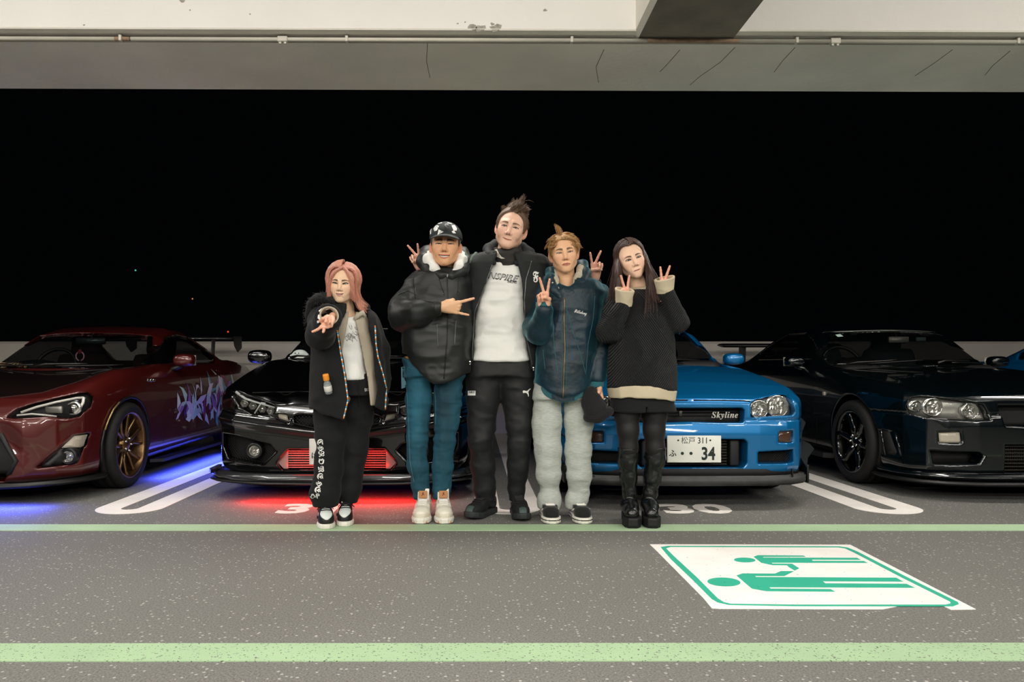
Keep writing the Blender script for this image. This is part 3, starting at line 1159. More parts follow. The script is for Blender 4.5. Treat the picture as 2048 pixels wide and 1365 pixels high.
def plate(car, root, cx, cz, y, top, hira, num, w=0.33, h=0.165):
    g = bpy.data.objects.new('license_plate', None); COL.objects.link(g); g.parent = root; g.empty_display_size = 0.1
    ORIG[g.name] = Vector((0, 0, 0))
    obj('plate_panel', boxm((cx, y, cz), (w, 0.008, h), 0.003), M_PLATE, g)
    fr = [(-w / 2 + .004, -h / 2 + .004), (w / 2 - .004, -h / 2 + .004), (w / 2 - .004, h / 2 - .004), (-w / 2 + .004, h / 2 - .004)]
    obj('plate_rim', tube([(cx + a, y - 0.004, cz + b) for a, b in fr + fr[:1]], 0.0022, 5), M_PLATE, g)
    for a in (-0.098, 0.098):
        obj('plate_bolt', xf(lathe([(0.0005, -0.004), (0.005, -0.004), (0.006, 0.0)], 8, 'y'), (cx + a, y - 0.004, cz + h * 0.33)), M_DISC, g)
    def put(txt, dx, dz, size, bold=0.0, wid=1.0):
        v, f = text_mesh(txt, size, bold)
        v = np.array(v); v[:, 0] *= wid
        q = np.stack([v[:, 0] + cx + dx, np.full(len(v), y - 0.0052), v[:, 1] + cz + dz], 1)
        obj('plate_lettering', (q, [list(a) for a in f]), M_PLTXT, g, smooth=False)
    for t, dx, dz, sz, bold, wid in top: put(t, dx, dz, sz, bold, wid)
    return g
def hull_lip(pts, z0, z1, back=0.30, bev=0.006, slope=0.0):
    """bumper lip: half outline (x>=0, from centre outwards) extruded in z"""
    outl = [(-x, y) for x, y in pts[::-1]] + [p for p in pts if p[0] > 0]
    inner = [(x * 0.93, y + back) for x, y in outl][::-1]
    n = len(outl)
    V = []
    poly = outl + inner
    v, f = prism(poly, z0, z1, 'xy')
    bm = bmesh.new()
    vs = [bm.verts.new(tuple(p)) for p in v]
    for q in f: bm.faces.new([vs[i] for i in q])
    if slope:
        for x in bm.verts:
            if x.co.z > (z0 + z1) / 2: x.co.y += slope
    bmesh.ops.bevel(bm, geom=[e for e in bm.edges if abs(e.verts[0].co.z - e.verts[1].co.z) < 1e-6], offset=bev, segments=2, affect='EDGES')
    return bm2(bm)


def side_mirror(root, m, x, y, z, s=(0.09, 0.055, 0.06), back=True, sgn=1, arm=None):
    g = bpy.data.objects.new('wing_mirror', None); COL.objects.link(g); g.parent = root; g.empty_display_size = 0.1
    ORIG[g.name] = Vector((0, 0, 0))
    c = np.array((x * sgn, y, z), dtype=np.float32)
    def f(P):
        q = P - c
        d = f_ell(q, (0, 0, 0), (s[0] * 1.12, s[1] * 1.5, s[2] * 1.15))
        d = smax(d, f_box(P, c + np.array((0, -0.01, 0)), (s[0], s[1], s[2]), 0.03), 0.03)
        return d
    v, fc, n = polygonise(f, c - 0.16, c + 0.16, 0.006, want_n=True)
    obj('mirror_shell', (v, fc), m, g, normals=n)
    obj('mirror_arm', tube([(x * sgn - sgn * 0.02, y, z - s[2] * 0.75), (x * sgn - sgn * (s[0] + 0.01), y + 0.02, z - s[2] * 1.25), (x * sgn - sgn * (s[0] + 0.06), y + 0.03, z - s[2] * 1.5)], [0.022, 0.02, 0.024], 8), arm or M_BLACKP, g)
    obj('mirror_face', boxm((x * sgn, y + s[1] + 0.002, z), (s[0] * 1.6, 0.004, s[2] * 1.5), 0.0), M_MIRG, g)
    return g


def glassware(car, root, ws, side, rear, mg=None, dark_rear=True):
    mg = mg or M_GLASS
    g1_, g2_, g3_ = G2(ws), G2(side), G2(rear)
    car.wins.append(lambda P: np.maximum(g1_(P[:, 0], P[:, 2]), P[:, 1] - 2.5))
    car.wins.append(lambda P: np.maximum(g2_(P[:, 1], P[:, 2]), 0.30 - np.abs(P[:, 0])))
    car.wins.append(lambda P: np.maximum(g3_(P[:, 0], P[:, 1]), 0.95 - P[:, 2]))
    obj('windshield', patch(car.green, off_poly(ws, -0.008), 'y', 0.7, 0.05, -0.012, 0.004), mg, root)
    sv = patch(car.green, off_poly(side, -0.008), 'x+', 1.2, 0.05, -0.012, 0.004)
    obj('side_window', sv, M_GLASSD, root); obj('side_window', mirror_x(sv), M_GLASSD, root)
    obj('rear_window', patch(car.green, off_poly(rear, -0.008), 'z', 2.0, 0.05, -0.012, 0.004), M_GLASSD if mg is M_GLASSD or dark_rear else M_GLASS, root)


def wiper(root, car, x0, x1, y0, lift=0.012):
    f = car.skin
    g = bpy.data.objects.new('wiper', None); COL.objects.link(g); g.parent = root; g.empty_display_size = 0.1
    ORIG[g.name] = Vector((0, 0, 0))
    P = []
    for t in np.linspace(0, 1, 9):
        x = x0 + (x1 - x0) * t
        P.append((x, y0 + car.bow * (x / 0.7) ** 2 + 0.04 * t, 2.0))
    O = np.array(P, dtype=np.float32)
    T = trace(f, O, np.tile(np.array([0, 0, -1], dtype=np.float32), (9, 1)))
    T[:, 2] += lift
    obj('wiper_blade', tube([tuple(p) for p in T[2:]], 0.007, 6), M_BLACKP, g)
    T2 = T.copy(); T2[:, 2] += 0.016
    obj('wiper_arm', tube([tuple(T[0])] + [tuple(p) for p in T2[1:6]], [0.013, 0.009, 0.007, 0.006, 0.006, 0.006], 6), M_DISC, g)


def reflector_lamp(name, c, r, root, parent_label=None, rim=True, ms=None):
    """round lamp: bowl + projector dome + chrome ring, facing -y"""
    g = bpy.data.objects.new(name, None); COL.objects.link(g); g.parent = root; g.empty_display_size = 0.1
    ORIG[g.name] = Vector((0, 0, 0))
    x, y, z = c
    bowl = [(0.001, 0.045), (r * 0.45, 0.042), (r * 0.75, 0.026), (r * 0.93, 0.002), (r, -0.004), (r, 0.05)]
    obj('bowl', xf(lathe([(a, b) for a, b in bowl], 28, 'y'), (x, y, z)), ms or M_REFL, g)
    if rim:
        obj('ring', xf(tube([(r * math.cos(2 * math.pi * k / 28), -0.004, r * math.sin(2 * math.pi * k / 28)) for k in range(29)], r * 0.06 + 0.001, 6, False), (x, y, z)), M_CHROME, g)
    obj('bulb_dome', ellm((x, y + 0.022, z), (r * 0.36, r * 0.34, r * 0.36), 14, 8), M_CHROME, g)
    return g


def facets(cx, cy, cz, w, h, n, seed):
    """cut reflector facets"""
    rr = random.Random(seed)
    V, Fc = [], []
    nx, nz = n
    for i in range(nx):
        for k in range(nz):
            x0 = cx - w / 2 + w * i / nx; x1 = x0 + w / nx
            z0 = cz - h / 2 + h * k / nz; z1 = z0 + h / nz
            b = len(V)
            V += [(x0, cy + rr.uniform(-.006, .006), z0), (x1, cy + rr.uniform(-.006, .006), z0), (x1, cy + rr.uniform(-.006, .006), z1), (x0, cy + rr.uniform(-.006, .006), z1)]
            Fc.append([b, b + 1, b + 2, b + 3])
    return np.array(V), Fc


def grid_mesh(poly, y, pitch, th=0.0025, ang=45):
    """woven grille inside a polygon (x,z) at depth y: bars clipped to the polygon"""
    V = []; P = np.array(poly)
    c = P.mean(0); R = np.linalg.norm(P - c, axis=1).max()
    parts = []
    for s in ((1, -1) if ang else (0, 1)):
        a = math.radians(ang * s) if ang else (0 if s == 0 else math.pi / 2)
        d = np.array((math.cos(a), math.sin(a))); nrm = np.array((-d[1], d[0]))
        k = -int(R / pitch)
        while k * pitch < R:
            o = c + nrm * k * pitch
            # clip line with polygon
            ts = []
            for i in range(len(P)):
                p, q = P[i - 1], P[i]
                den = d[0] * (q - p)[1] - d[1] * (q - p)[0]
                if abs(den) < 1e-9: continue
                t = ((p - o)[0] * (q - p)[1] - (p - o)[1] * (q - p)[0]) / den
                u = ((p - o)[0] * d[1] - (p - o)[1] * d[0]) / den
                if 0 <= u < 1: ts.append(t)
            ts.sort()
            for t0, t1 in zip(ts[::2], ts[1::2]):
                A, B = o + d * t0, o + d * t1
                parts.append(tube([(A[0], y, A[1]), (B[0], y, B[1])], th, 4, False))
            k += 1
    return join(*parts) if parts else (np.zeros((0, 3)), [])


def close_half(pts, x0=-0.02):
    """half opening from the centre line outwards: extend past the centre"""
    return [(x0, pts[0][1])] + pts[1:-1] + [(x0, pts[-1][1])]


# ------------------------------------------------------------------ blue coupe
def blue_coupe():
    X0, Y0 = 1.34, 4.60
    root = thing('sports_coupe', 'bright metallic blue two door coupe with white plate, behind the two people on the right', 'car', (X0, Y0, 0), 0.00001)
    root.rotation_euler = (0, 0, 0)
    mp = mat('blue_metallic_paint', (0, 108, 168), 0.34, metal=0.35, coat=1.0)
    prof = [(0.03, 0.21), (0.0, 0.24), (0.0, 0.47), (0.02, 0.535), (0.035, 0.55), (0.045, 0.655), (0.075, 0.682), (0.14, 0.70), (0.5, 0.775), (0.9, 0.84), (1.3, 0.895), (1.8, 0.94), (3.4, 0.96), (4.45, 0.97), (4.58, 0.9), (4.6, 0.5), (4.5, 0.25), (0.3, 0.19)]
    plan = [(0, 0), (0.42, 0.012), (0.60, 0.05), (0.70, 0.12), (0.775, 0.26), (0.82, 0.46), (0.855, 0.85), (0.86, 3.6), (0.83, 4.3), (0.7, 4.55), (0, 4.6)]
    sect = [(0, 0.12), (0.80, 0.12), (0.845, 0.26), (0.865, 0.50), (0.86, 0.64), (0.82, 0.80), (0.77, 0.93), (0.74, 1.05), (0, 1.05)]
    gprof = [(1.25, 0.80), (1.30, 0.885), (1.88, 1.20), (2.3, 1.285), (2.75, 1.28), (3.2, 1.19), (3.85, 0.95), (3.9, 0.8)]
    gsect = [(0, 0.7), (0.76, 0.7), (0.735, 0.94), (0.56, 1.24), (0.50, 1.34), (0, 1.36)]
    c = Car(X0, Y0, prof, plan, sect, gprof, gsect, crown=0.035, kp=0.07, ks=0.07, wheels=[(0.86, 0.315, 0.345), (3.52, 0.315, 0.345)], bow=0.28)
    # features measured on the photograph (right half), traced on to the skin
    head = c.xz([(1502.5, 808), (1513, 801.5), (1540, 796), (1568, 791), (1578, 794), (1586, 808), (1590, 826), (1586, 831), (1545, 833), (1502.5, 836)])
    gril = c.xz([(1387, 817), (1484, 817), (1489, 821), (1488, 846), (1440, 846), (1387, 844)])
    mid = c.xz([(1387, 879), (1489, 880), (1495, 886), (1494, 928), (1487, 936), (1387, 936)])
    sid = c.xz([(1517, 905), (1586, 900), (1587, 926), (1560, 928), (1517, 928)])
    sig = c.xz([(1558, 864), (1586, 862), (1587, 884), (1584, 886), (1558, 886)])
    gril = close_half(gril); mid = close_half(mid)
    c.cuts = [(G2(head), 0.07, False, 0.9), (G2(gril), 0.085, False, 0.6), (G2(mid), 0.13, False, 0.6), (G2(sid), 0.12, False, 0.9), (G2(sig), 0.018, False, 0.9)]
    # crease that separates bumper from wings, and the lower feature line
    base_extra = lambda P, d: d + 0.010 * np.exp(-((P[:, 2] - 0.548) / 0.006) ** 2) * sst((1.0 - P[:, 1]) / 0.3)
    c.extra = base_extra
    ws = [(-0.665, 0.925), (-0.3, 0.905), (0.3, 0.905), (0.665, 0.925), (0.50, 1.185), (0.3, 1.20), (-0.3, 1.20), (-0.50, 1.185)]
    sw = [(1.78, 0.955), (2.12, 1.13), (2.4, 1.215), (2.85, 1.21), (3.25, 1.02), (3.2, 0.955)]
    rw = [(-0.50, 3.02), (0.50, 3.02), (0.58, 3.62), (-0.58, 3.62)]
    glassware(c, root, ws, sw, rw)
    car_body(c, root, mp)
    # lamps
    cutpatch(c, off_poly(head, 0.002), M_HOUSE, 'headlight_housing', root, off=-0.062, thick=0.004)
    for sgn in (1, -1):
        h = bpy.data.objects.new('headlight', None); COL.objects.link(h); h.parent = root; ORIG[h.name] = Vector((0, 0, 0)); h.empty_display_size = .1
        cx1 = c.pix([(1520, 819)])[0]; cx2 = c.pix([(1557, 813)])[0]
        for p, r in ((cx1, 0.054), (cx2, 0.066)):
            x, y, z = p
            bowl = [(0.001, 0.045), (r * 0.5, 0.04), (r * 0.8, 0.022), (r * 0.97, 0.0), (r, -0.002), (r, 0.04)]
            obj('lamp_bowl', xf(lathe(bowl, 28, 'y'), (x * sgn, y + 0.022, z - 0.002)), M_REFL, h)
            obj('lamp_facets', facets(x * sgn, y + 0.038, z, r * 1.2, r * 1.5, (5, 4), 3 + int(r * 1000)), M_REFL, h, smooth=False)
            obj('lamp_ring', xf(tube([(r * math.cos(2 * math.pi * k / 28), 0, r * math.sin(2 * math.pi * k / 28)) for k in range(29)], 0.004, 6, False), (x * sgn, y + 0.018, z - 0.002)), M_CHROME, h)
            obj('bulb', ellm((x * sgn, y + 0.028, z), (0.012, 0.02, 0.012), 10, 6), M_CHROME, h)
        vf = patch(c.lower, off_poly(head, 0.0), 'y', -0.6, 0.03, -0.002, 0.004)
        obj('headlight_lens', vf if sgn > 0 else mirror_x(vf), M_LENS, h)
    # grille: dark back, bars, badge
    gfull = [(x, z) for x, z in gril[1:-1]] + [(-x, z) for x, z in gril[1:-1]][::-1]
    obj('grille_backing', patch(c.lower, off_poly(gfull, -0.002), 'y', -0.6, 0.05, -0.078, 0.004), M_MATTE, root)
    for k in range(3):
        z = 0.575 + 0.022 * k
        obj('grille_bar', boxm((0, 0.105, z), (0.58, 0.006, 0.006), 0.002), M_BLACKP, root)
    obj('grille_support', boxm((-0.065, 0.052, 0.588), (0.022, 0.012, 0.034), 0.003), M_DISC, root)
    v, f = text_mesh('𝑺𝒌𝒚𝒍𝒊𝒏𝒆', 0.062, bold=0.0, ext=0.003, res=6, spacing=1.06)
    v = np.array(v); wdt = v[:, 0].max() - v[:, 0].min()
    k = 0.164 / max(wdt, 0.01)
    p = c.pix([(1450, 831)])[0]
    obj('grille_badge', (np.stack([v[:, 0] * k + p[0], 0.045 - v[:, 2], v[:, 1] * k + p[2]], 1), f), mat('badge_silver', (225, 222, 215), 0.3, metal=0.6), root, smooth=False, label='silver slanted serif badge lettering in the grille')
    # intercooler in the middle mouth
    mfull = [(x, z) for x, z in mid[1:-1]] + [(-x, z) for x, z in mid[1:-1]][::-1]
    obj('mouth_backing', patch(c.lower, off_poly(mfull, -0.002), 'y', -0.6, 0.05, -0.122, 0.004), M_MATTE, root)
    zz = [z for x, z in mfull]
    z0, z1 = min(zz), max(zz)
    ic = bpy.data.objects.new('intercooler', None); COL.objects.link(ic); ic.parent = root; ORIG[ic.name] = Vector((0, 0, 0)); ic.empty_display_size = .1
    xl = max(x for x, z in mfull) - 0.02
    for k in range(9):
        z = z0 + 0.015 + (z1 - z0 - 0.03) * k / 8
        obj('cooler_bar', boxm((-0.02, 0.085, z), (2 * (xl - 0.07), 0.02, 0.008), 0.002), M_COOLER, ic)
    obj('cooler_fins', join(*[boxm((-xl + 0.09 + 0.012 * k, 0.09, (z0 + z1) / 2), (0.002, 0.012, z1 - z0 - 0.02)) for k in range(int((2 * xl - 0.16) / 0.012))]), M_MESH, ic, kind='stuff')
    for sx in (1, -1):
        obj('cooler_tank', boxm((sx * (xl - 0.045), 0.085, (z0 + z1) / 2), (0.06, 0.05, z1 - z0 - 0.01), 0.012), M_MESH, ic)
    # side mouths and turn signals
    cutpatch(c, off_poly(sid, -0.002), M_MATTE, 'side_mouth_backing', root, off=-0.112, thick=0.004)
    so = off_poly(sid, 0.004)
    gm = grid_mesh(so, 0.14, 0.011, 0.0014)
    obj('side_mouth_mesh', gm, M_COOLER, root, kind='stuff'); obj('side_mouth_mesh', mirror_x(gm), M_COOLER, root, kind='stuff')
    cutpatch(c, off_poly(sig, 0.004), M_AMBER, 'turn_signal', root, off=-0.012, thick=0.006)
    so = sig + sig[:1]
    # lip and end plates
    lip = [(0, -0.035), (0.45, -0.025), (0.62, 0.02), (0.73, 0.10), (0.80, 0.24), (0.82, 0.42)]
    obj('front_lip', hull_lip(lip, 0.150, 0.205, 0.3, 0.010), M_GREYLIP, root)
    obj('lip_core', hull_lip([(x * 0.97, y + 0.05) for x, y in lip], 0.2, 0.25, 0.3, 0.004), M_MATTE, root)
    for sg in (1, -1):
        obj('lip_end', boxm((sg * 0.770, 0.27, 0.20), (0.014, 0.24, 0.115), 0.005), M_BLACKP, root)
        obj('lip_stay', boxm((sg * 0.62, 0.035, 0.222), (0.008, 0.02, 0.05), 0.002), M_BLACKP, root)
        # dive planes
        for z, yy, w_ in ((0.43, 0.30, 0.065), (0.265, 0.22, 0.085)):
            tri = [(0.74 * sg, yy - 0.12), (0.80 * sg, yy), ((0.80 + w_) * sg, yy + 0.10), ((0.80 + w_) * sg, yy + 0.16), (0.78 * sg, yy + 0.34)]
            v, f = prism(tri, z - 0.003, z + 0.003, 'xy')
            v = np.array(v); v[:, 2] += (v[:, 1] - (yy - 0.12)) * 0.42 - 0.02
            o_ = obj('dive_plane', (v, f), M_CARBON, root, smooth=False)
    plate(c, root, 0.0, c.pix([(1387, 898.5)])[0][2] + 0.002, -0.012, [('松戸', -0.037, 0.051, 0.047, 0.0, 0.95), ('311', 0.052, 0.051, 0.052, 0.0005, 0.85), ('ふ', -0.132, -0.028, 0.047, 0.0008, 1.0), ('・', -0.073, -0.03, 0.055, 0.004, 1.0), ('・', -0.02, -0.03, 0.055, 0.004, 1.0), ('34', 0.085, -0.031, 0.108, 0.003, 0.80)], None, None)
    # hood shut line, cowl
    hl = c.pix([(1387, 801), (1440, 801.2), (1485, 802), (1500, 803)])
    strip(c, [(p[0], p[1] - 0.001, p[2]) for p in hl], 0.004, M_GAP, 'hood_gap', root, both=True)
    # seams on the right wing
    side_mirror(root, mp, 0.875, 1.83, 0.945, (0.088, 0.06, 0.055), sgn=1)
    side_mirror(root, mp, 0.875, 1.83, 0.945, (0.088, 0.06, 0.055), sgn=-1)
    wiper(root, c, -0.05, 0.50, 1.36); wiper(root, c, -0.62, -0.12, 1.36)
    obj('washer_nozzle', xf(ellm((0, 0, 0), (0.012, 0.015, 0.008), 8, 5), (0.09, 1.12, 0.876)), M_BLACKP, root)
    add_cabin(c, root, 1.45, 0.93, -0.36)
    m_rim = mat('dark_grey_rim', (52, 53, 55), 0.35, metal=0.7)
    for sd in (1, -1):
        for yw in (0.86, 3.52):
            wheel(c, root, sd, yw, 0.315, 0.225, 0.845, 'five', m_rim, 0.225)
    return c, root


# ------------------------------------------------------------------ black hatchback
def black_hatch():
    X0, Y0 = -0.905, 4.85
    root = thing('hatchback', 'glossy black hatchback with red lit intercooler, behind the two people on the left', 'car', (X0, Y0, 0), 0.00001)
    root.rotation_euler = (0, 0, 0)
    mp = mat('gloss_black_paint', (3, 3, 4), 0.18, coat=1.0)
    prof = [(0.03, 0.18), (0.0, 0.21), (0.0, 0.46), (0.03, 0.58), (0.06, 0.64), (0.12, 0.685), (0.3, 0.735), (0.7, 0.82), (1.2, 0.92), (1.7, 0.97), (3.4, 1.0), (4.3, 1.02), (4.5, 0.9), (4.52, 0.5), (4.4, 0.25), (0.3, 0.17)]
    plan = [(0, 0), (0.45, 0.03), (0.68, 0.10), (0.80, 0.20), (0.87, 0.38), (0.90, 0.8), (0.90, 3.6), (0.85, 4.3), (0.7, 4.5), (0, 4.52)]
    sect = [(0, 0.10), (0.84, 0.10), (0.885, 0.26), (0.905, 0.50), (0.90, 0.66), (0.86, 0.84), (0.80, 1.0), (0.78, 1.15), (0, 1.15)]
    gprof = [(1.1, 0.80), (1.2, 0.91), (2.05, 1.27), (2.5, 1.375), (3.1, 1.37), (3.8, 1.22), (4.3, 1.0), (4.3, 0.8)]
    gsect = [(0, 0.7), (0.83, 0.7), (0.80, 0.98), (0.60, 1.32), (0.54, 1.42), (0, 1.44)]
    c = Car(X0, Y0, prof, plan, sect, gprof, gsect, crown=0.015, kp=0.10, ks=0.09, wheels=[(0.90, 0.325, 0.36), (3.6, 0.325, 0.36)], bow=0.32, belt=0.95)
    def extra(P, d):
        # raised wing shoulders and twin hood creases, a horizontal shelf above the plate
        x = np.abs(P[:, 0])
        d = d - 0.030 * np.exp(-((x - 0.66) / 0.13) ** 2) * sst((P[:, 2] - 0.6) / 0.1) * sst((1.6 - P[:, 1]) / 0.5)
        d = d + 0.016 * np.exp(-((x - 0.36 - 0.1 * P[:, 1]) / 0.05) ** 2) * sst((P[:, 2] - 0.62) / 0.05) * sst((1.4 - P[:, 1]) / 0.5)
        d = d - 0.022 * np.exp(-((P[:, 2] - 0.435 - 0.12 * x) / 0.030) ** 2) * sst((0.8 - P[:, 1]) / 0.4)
        d = d + 0.012 * np.exp(-((P[:, 2] - 0.53 - 0.10 * x * x) / 0.012) ** 2) * sst((0.8 - P[:, 1]) / 0.4)
        return d
    c.extra = extra
    # measured on the left half of the picture of the car; the car is symmetric
    ab = lambda q: [(abs(x), z) for x, z in q]
    head = ab(c.xz([(466, 780), (482, 787), (505, 797), (549, 812), (549, 829), (529, 831), (503, 829), (478, 812)]))
    gril = ab(c.xz([(672, 834), (600, 830), (588, 834), (588, 849), (600, 853), (672, 855)]))
    fog = ab(c.xz([(447, 868), (470, 872), (541, 890), (551, 902), (523, 931), (456, 917), (447, 893)]))
    mouth = ab(c.xz([(672, 900), (576, 900), (553, 927), (563, 940), (672, 940)]))
    gril = close_half(gril); mouth = close_half(mouth)
    lamp2 = ab(c.xz([(555, 829), (573, 831), (577, 846), (558, 840)]))
    c.cuts = [(G2(head), 0.065, False, 1.0), (G2(gril), 0.06, False, 0.6), (G2(fog), 0.10, False, 1.0), (G2(mouth), 0.15, False, 0.7), (G2(lamp2), 0.02, False, 0.7)]
    ws = [(-0.74, 0.965), (-0.4, 0.94), (0.4, 0.94), (0.74, 0.965), (0.54, 1.265), (0.3, 1.285), (-0.3, 1.285), (-0.54, 1.265)]
    sw = [(1.75, 1.0), (2.3, 1.22), (2.6, 1.30), (3.15, 1.29), (3.7, 1.12), (3.65, 1.01)]
    rw = [(-0.52, 3.35), (0.52, 3.35), (0.6, 4.05), (-0.6, 4.05)]
    glassware(c, root, ws, sw, rw, M_GLASSD)
    car_body(c, root, mp, lo=(-1.0, -0.12, 0.06), hi=(1.0, 4.65, 1.5))
    cutpatch(c, head, M_MATTE, 'headlight_housing', root, off=-0.058)
    for sgn in (-1, 1):
        h = bpy.data.objects.new('headlight', None); COL.objects.link(h); h.parent = root; ORIG[h.name] = Vector((0, 0, 0)); h.empty_display_size = .1
        for k, (px, py) in enumerate(((486, 808), (503, 813), (522, 819), (539, 823))):
            x, y, z = c.pix([(px, py)])[0]
            x = abs(x) * sgn
            obj('led_cell', xf(lathe([(0.001, 0.03), (0.018, 0.024), (0.026, 0.0), (0.028, 0.002), (0.028, 0.03)], 6, 'y'), (x, y + 0.026, z)), M_REFL, h, smooth=False)
            obj('led_lens', ellm((x, y + 0.040, z), (0.014, 0.012, 0.012), 10, 6), M_CHROME, h)
        L = [c.pix([q])[0] for q in ((471, 784), (489, 797), (507, 803), (548, 815))]
        obj('light_bar', tube([(abs(p[0]) * sgn, p[1] + 0.018, p[2] - 0.004) for p in L], [0.010, 0.009, 0.007, 0.006], 6), mat('white_light_bar', (205, 208, 206), 0.3, coat=0.5), h)
        L = [c.pix([q])[0] for q in ((508, 828), (522, 806), (530, 808))]
        obj('light_bar', tube([(abs(p[0]) * sgn, p[1] + 0.016, p[2]) for p in L], 0.006, 6), mat('white_light_bar', (205, 208, 206), 0.3, coat=0.5), h)
        vf = patch(c.lower, head, 'y', -0.6, 0.03, -0.003, 0.004)
        obj('headlight_lens', vf if sgn > 0 else mirror_x(vf), M_LENS, h)
    cutpatch(c, lamp2, M_CLEARL, 'grille_lamp', root, off=-0.012)
    gfull = [(x, z) for x, z in gril[1:-1]] + [(-x, z) for x, z in gril[1:-1]][::-1]
    obj('grille_backing', patch(c.lower, off_poly(gfull, -0.002), 'y', -0.6, 0.05, -0.054, 0.004), M_MATTE, root)
    obj('grille_mesh', grid_mesh(off_poly(gfull, 0.003), 0.075, 0.016, 0.0022), M_BLACKP, root, kind='stuff')
    # fog lamps
    cutpatch(c, off_poly(fog, -0.002), M_MATTE, 'fog_backing', root, off=-0.094)
    gm = grid_mesh(off_poly(fog, 0.006), 0.0, 0.013, 0.0016)
    v = np.array(gm[0])
    pts = np.stack([v[:, 0], np.full(len(v), -0.6), v[:, 2]], 1).astype(np.float32)
    T = trace(c.lower, pts, np.tile(np.array([0, 1, 0], dtype=np.float32), (len(v), 1)))
    gm = (np.stack([v[:, 0], T[:, 1] + 0.075 + v[:, 1], v[:, 2]], 1), gm[1])
    obj('fog_mesh', gm, M_MESH, root, kind='stuff'); obj('fog_mesh', mirror_x(gm), M_MESH, root, kind='stuff')
    for sgn in (-1, 1):
        x, y, z = c.pix([(507, 903)])[0]
        x = abs(x) * sgn
        f_ = bpy.data.objects.new('fog_lamp', None); COL.objects.link(f_); f_.parent = root; ORIG[f_.name] = Vector((0, 0, 0)); f_.empty_display_size = .1
        obj('fog_bezel', xf(lathe([(0.034, 0.03), (0.036, -0.006), (0.046, -0.012), (0.056, -0.002), (0.06, 0.06)], 28, 'y'), (x, y + 0.018, z)), M_BLACKP, f_)
        obj('fog_bowl', xf(lathe([(0.001, 0.028), (0.02, 0.024), (0.035, 0.0)], 24, 'y'), (x, y + 0.018, z)), M_REFL, f_)
        obj('fog_facets', facets(x, y + 0.03, z, 0.045, 0.045, (4, 4), 9), M_REFL, f_, smooth=False)
        obj('fog_lens', xf(lathe([(0.0005, -0.004), (0.02, -0.003), (0.036, 0.002)], 24, 'y'), (x, y + 0.012, z)), M_LENS, f_)
    # intercooler
    mfull = [(x, z) for x, z in mouth[1:-1]] + [(-x, z) for x, z in mouth[1:-1]][::-1]
    obj('mouth_backing', patch(c.lower, off_poly(mfull, -0.004), 'y', -0.6, 0.05, -0.142, 0.004), M_MATTE, root)
    ic = bpy.data.objects.new('intercooler', None); COL.objects.link(ic); ic.parent = root; ORIG[ic.name] = Vector((0, 0, 0)); ic.empty_display_size = .1
    mal = mat('cast_aluminium', (150, 140, 135), 0.4, metal=0.55)
    zz = [z for x, z in mfull]; z0, z1 = min(zz) + 0.004, max(zz) - 0.004
    xw = 0.32
    for k in range(8):
        z = z0 + 0.008 + (z1 - z0 - 0.016) * k / 7
        obj('cooler_bar', boxm((0, 0.075, z), (2 * xw, 0.02, 0.0055), 0.0015), mal, ic)
    obj('cooler_fins', join(*[boxm((-xw + 0.009 * k, 0.085, (z0 + z1) / 2), (0.002, 0.012, z1 - z0 - 0.01)) for k in range(int(2 * xw / 0.009))]), mal, ic, kind='stuff')
    for sx in (1, -1):
        obj('cooler_tank', prism([(sx * xw, z0), (sx * xw, z1), (sx * (xw + 0.035), z1 - 0.02), (sx * (xw + 0.07), (z0 + z1) / 2 - 0.02), (sx * (xw + 0.03), z0)], 0.07, 0.11), mal, ic, smooth=False)
    # lip
    lip = [(0, -0.065), (0.42, -0.055), (0.55, -0.015), (0.66, 0.03), (0.79, 0.11), (0.875, 0.22), (0.90, 0.40)]
    obj('front_lip', hull_lip(lip, 0.135, 0.175, 0.34, 0.012, 0.012), M_CARBON, root)
    obj('lip_blade', hull_lip([(x * 1.01, y - 0.012) for x, y in lip], 0.122, 0.134, 0.3, 0.004), M_BLACKP, root)
    for sg in (1, -1):
        v, f = prism([(0.85, 0.13), (0.89, 0.22), (0.905, 0.44), (0.88, 0.44), (0.84, 0.2)], 0.17, 0.192, 'xy')
        v = np.array(v); v[:, 0] *= sg
        obj('lip_winglet', (v, f if sg > 0 else [q[::-1] for q in f]), M_CARBON, root, smooth=False)
    pp = c.pix([(672, 902)])[0]
    plate(c, root, 0.005, pp[2], -0.03, [('松戸', -0.037, 0.051, 0.047, 0.0, 0.95), ('3', 0.03, 0.051, 0.05, 0.0005, 0.85), ('は', -0.130, -0.028, 0.047, 0.0008, 1.0), ('・', -0.073, -0.03, 0.055, 0.004, 1.0)], None, None)
    # hood creases in relief and the bright nose blade
    for pts in ([(505, 786), (560, 785), (616, 784), (672, 784)], [(480, 789), (540, 803), (590, 812), (640, 817), (672, 818)], [(548, 835), (590, 848), (640, 860), (672, 862)]):
        q = c.pix(pts)
        strip(c, [(p[0], p[1], p[2]) for p in q], 0.0035, M_GAP, 'hood_gap', root, both=True)
    side_mirror(root, mp, 0.93, 1.55, 0.965, (0.10, 0.065, 0.062), sgn=-1)
    side_mirror(root, mp, 0.93, 1.55, 0.965, (0.10, 0.065, 0.062), sgn=1)
    wiper(root, c, -0.1, 0.55, 1.24); wiper(root, c, -0.66, -0.12, 1.24)
    add_cabin(c, root, 1.5, 0.95, -0.36, seat_z=0.36)
    mg_ = bpy.data.objects.new('rear_view_mirror', None); COL.objects.link(mg_); mg_.parent = root; ORIG[mg_.name] = Vector((0, 0, 0)); mg_.empty_display_size = .1
    obj('mirror_case', boxm((0.01, 1.98, 1.205), (0.22, 0.03, 0.06), 0.012), M_BLACKP, mg_)
    obj('mirror_glass', boxm((0.01, 1.963, 1.205), (0.20, 0.004, 0.045), 0.0), M_MIRG, mg_)
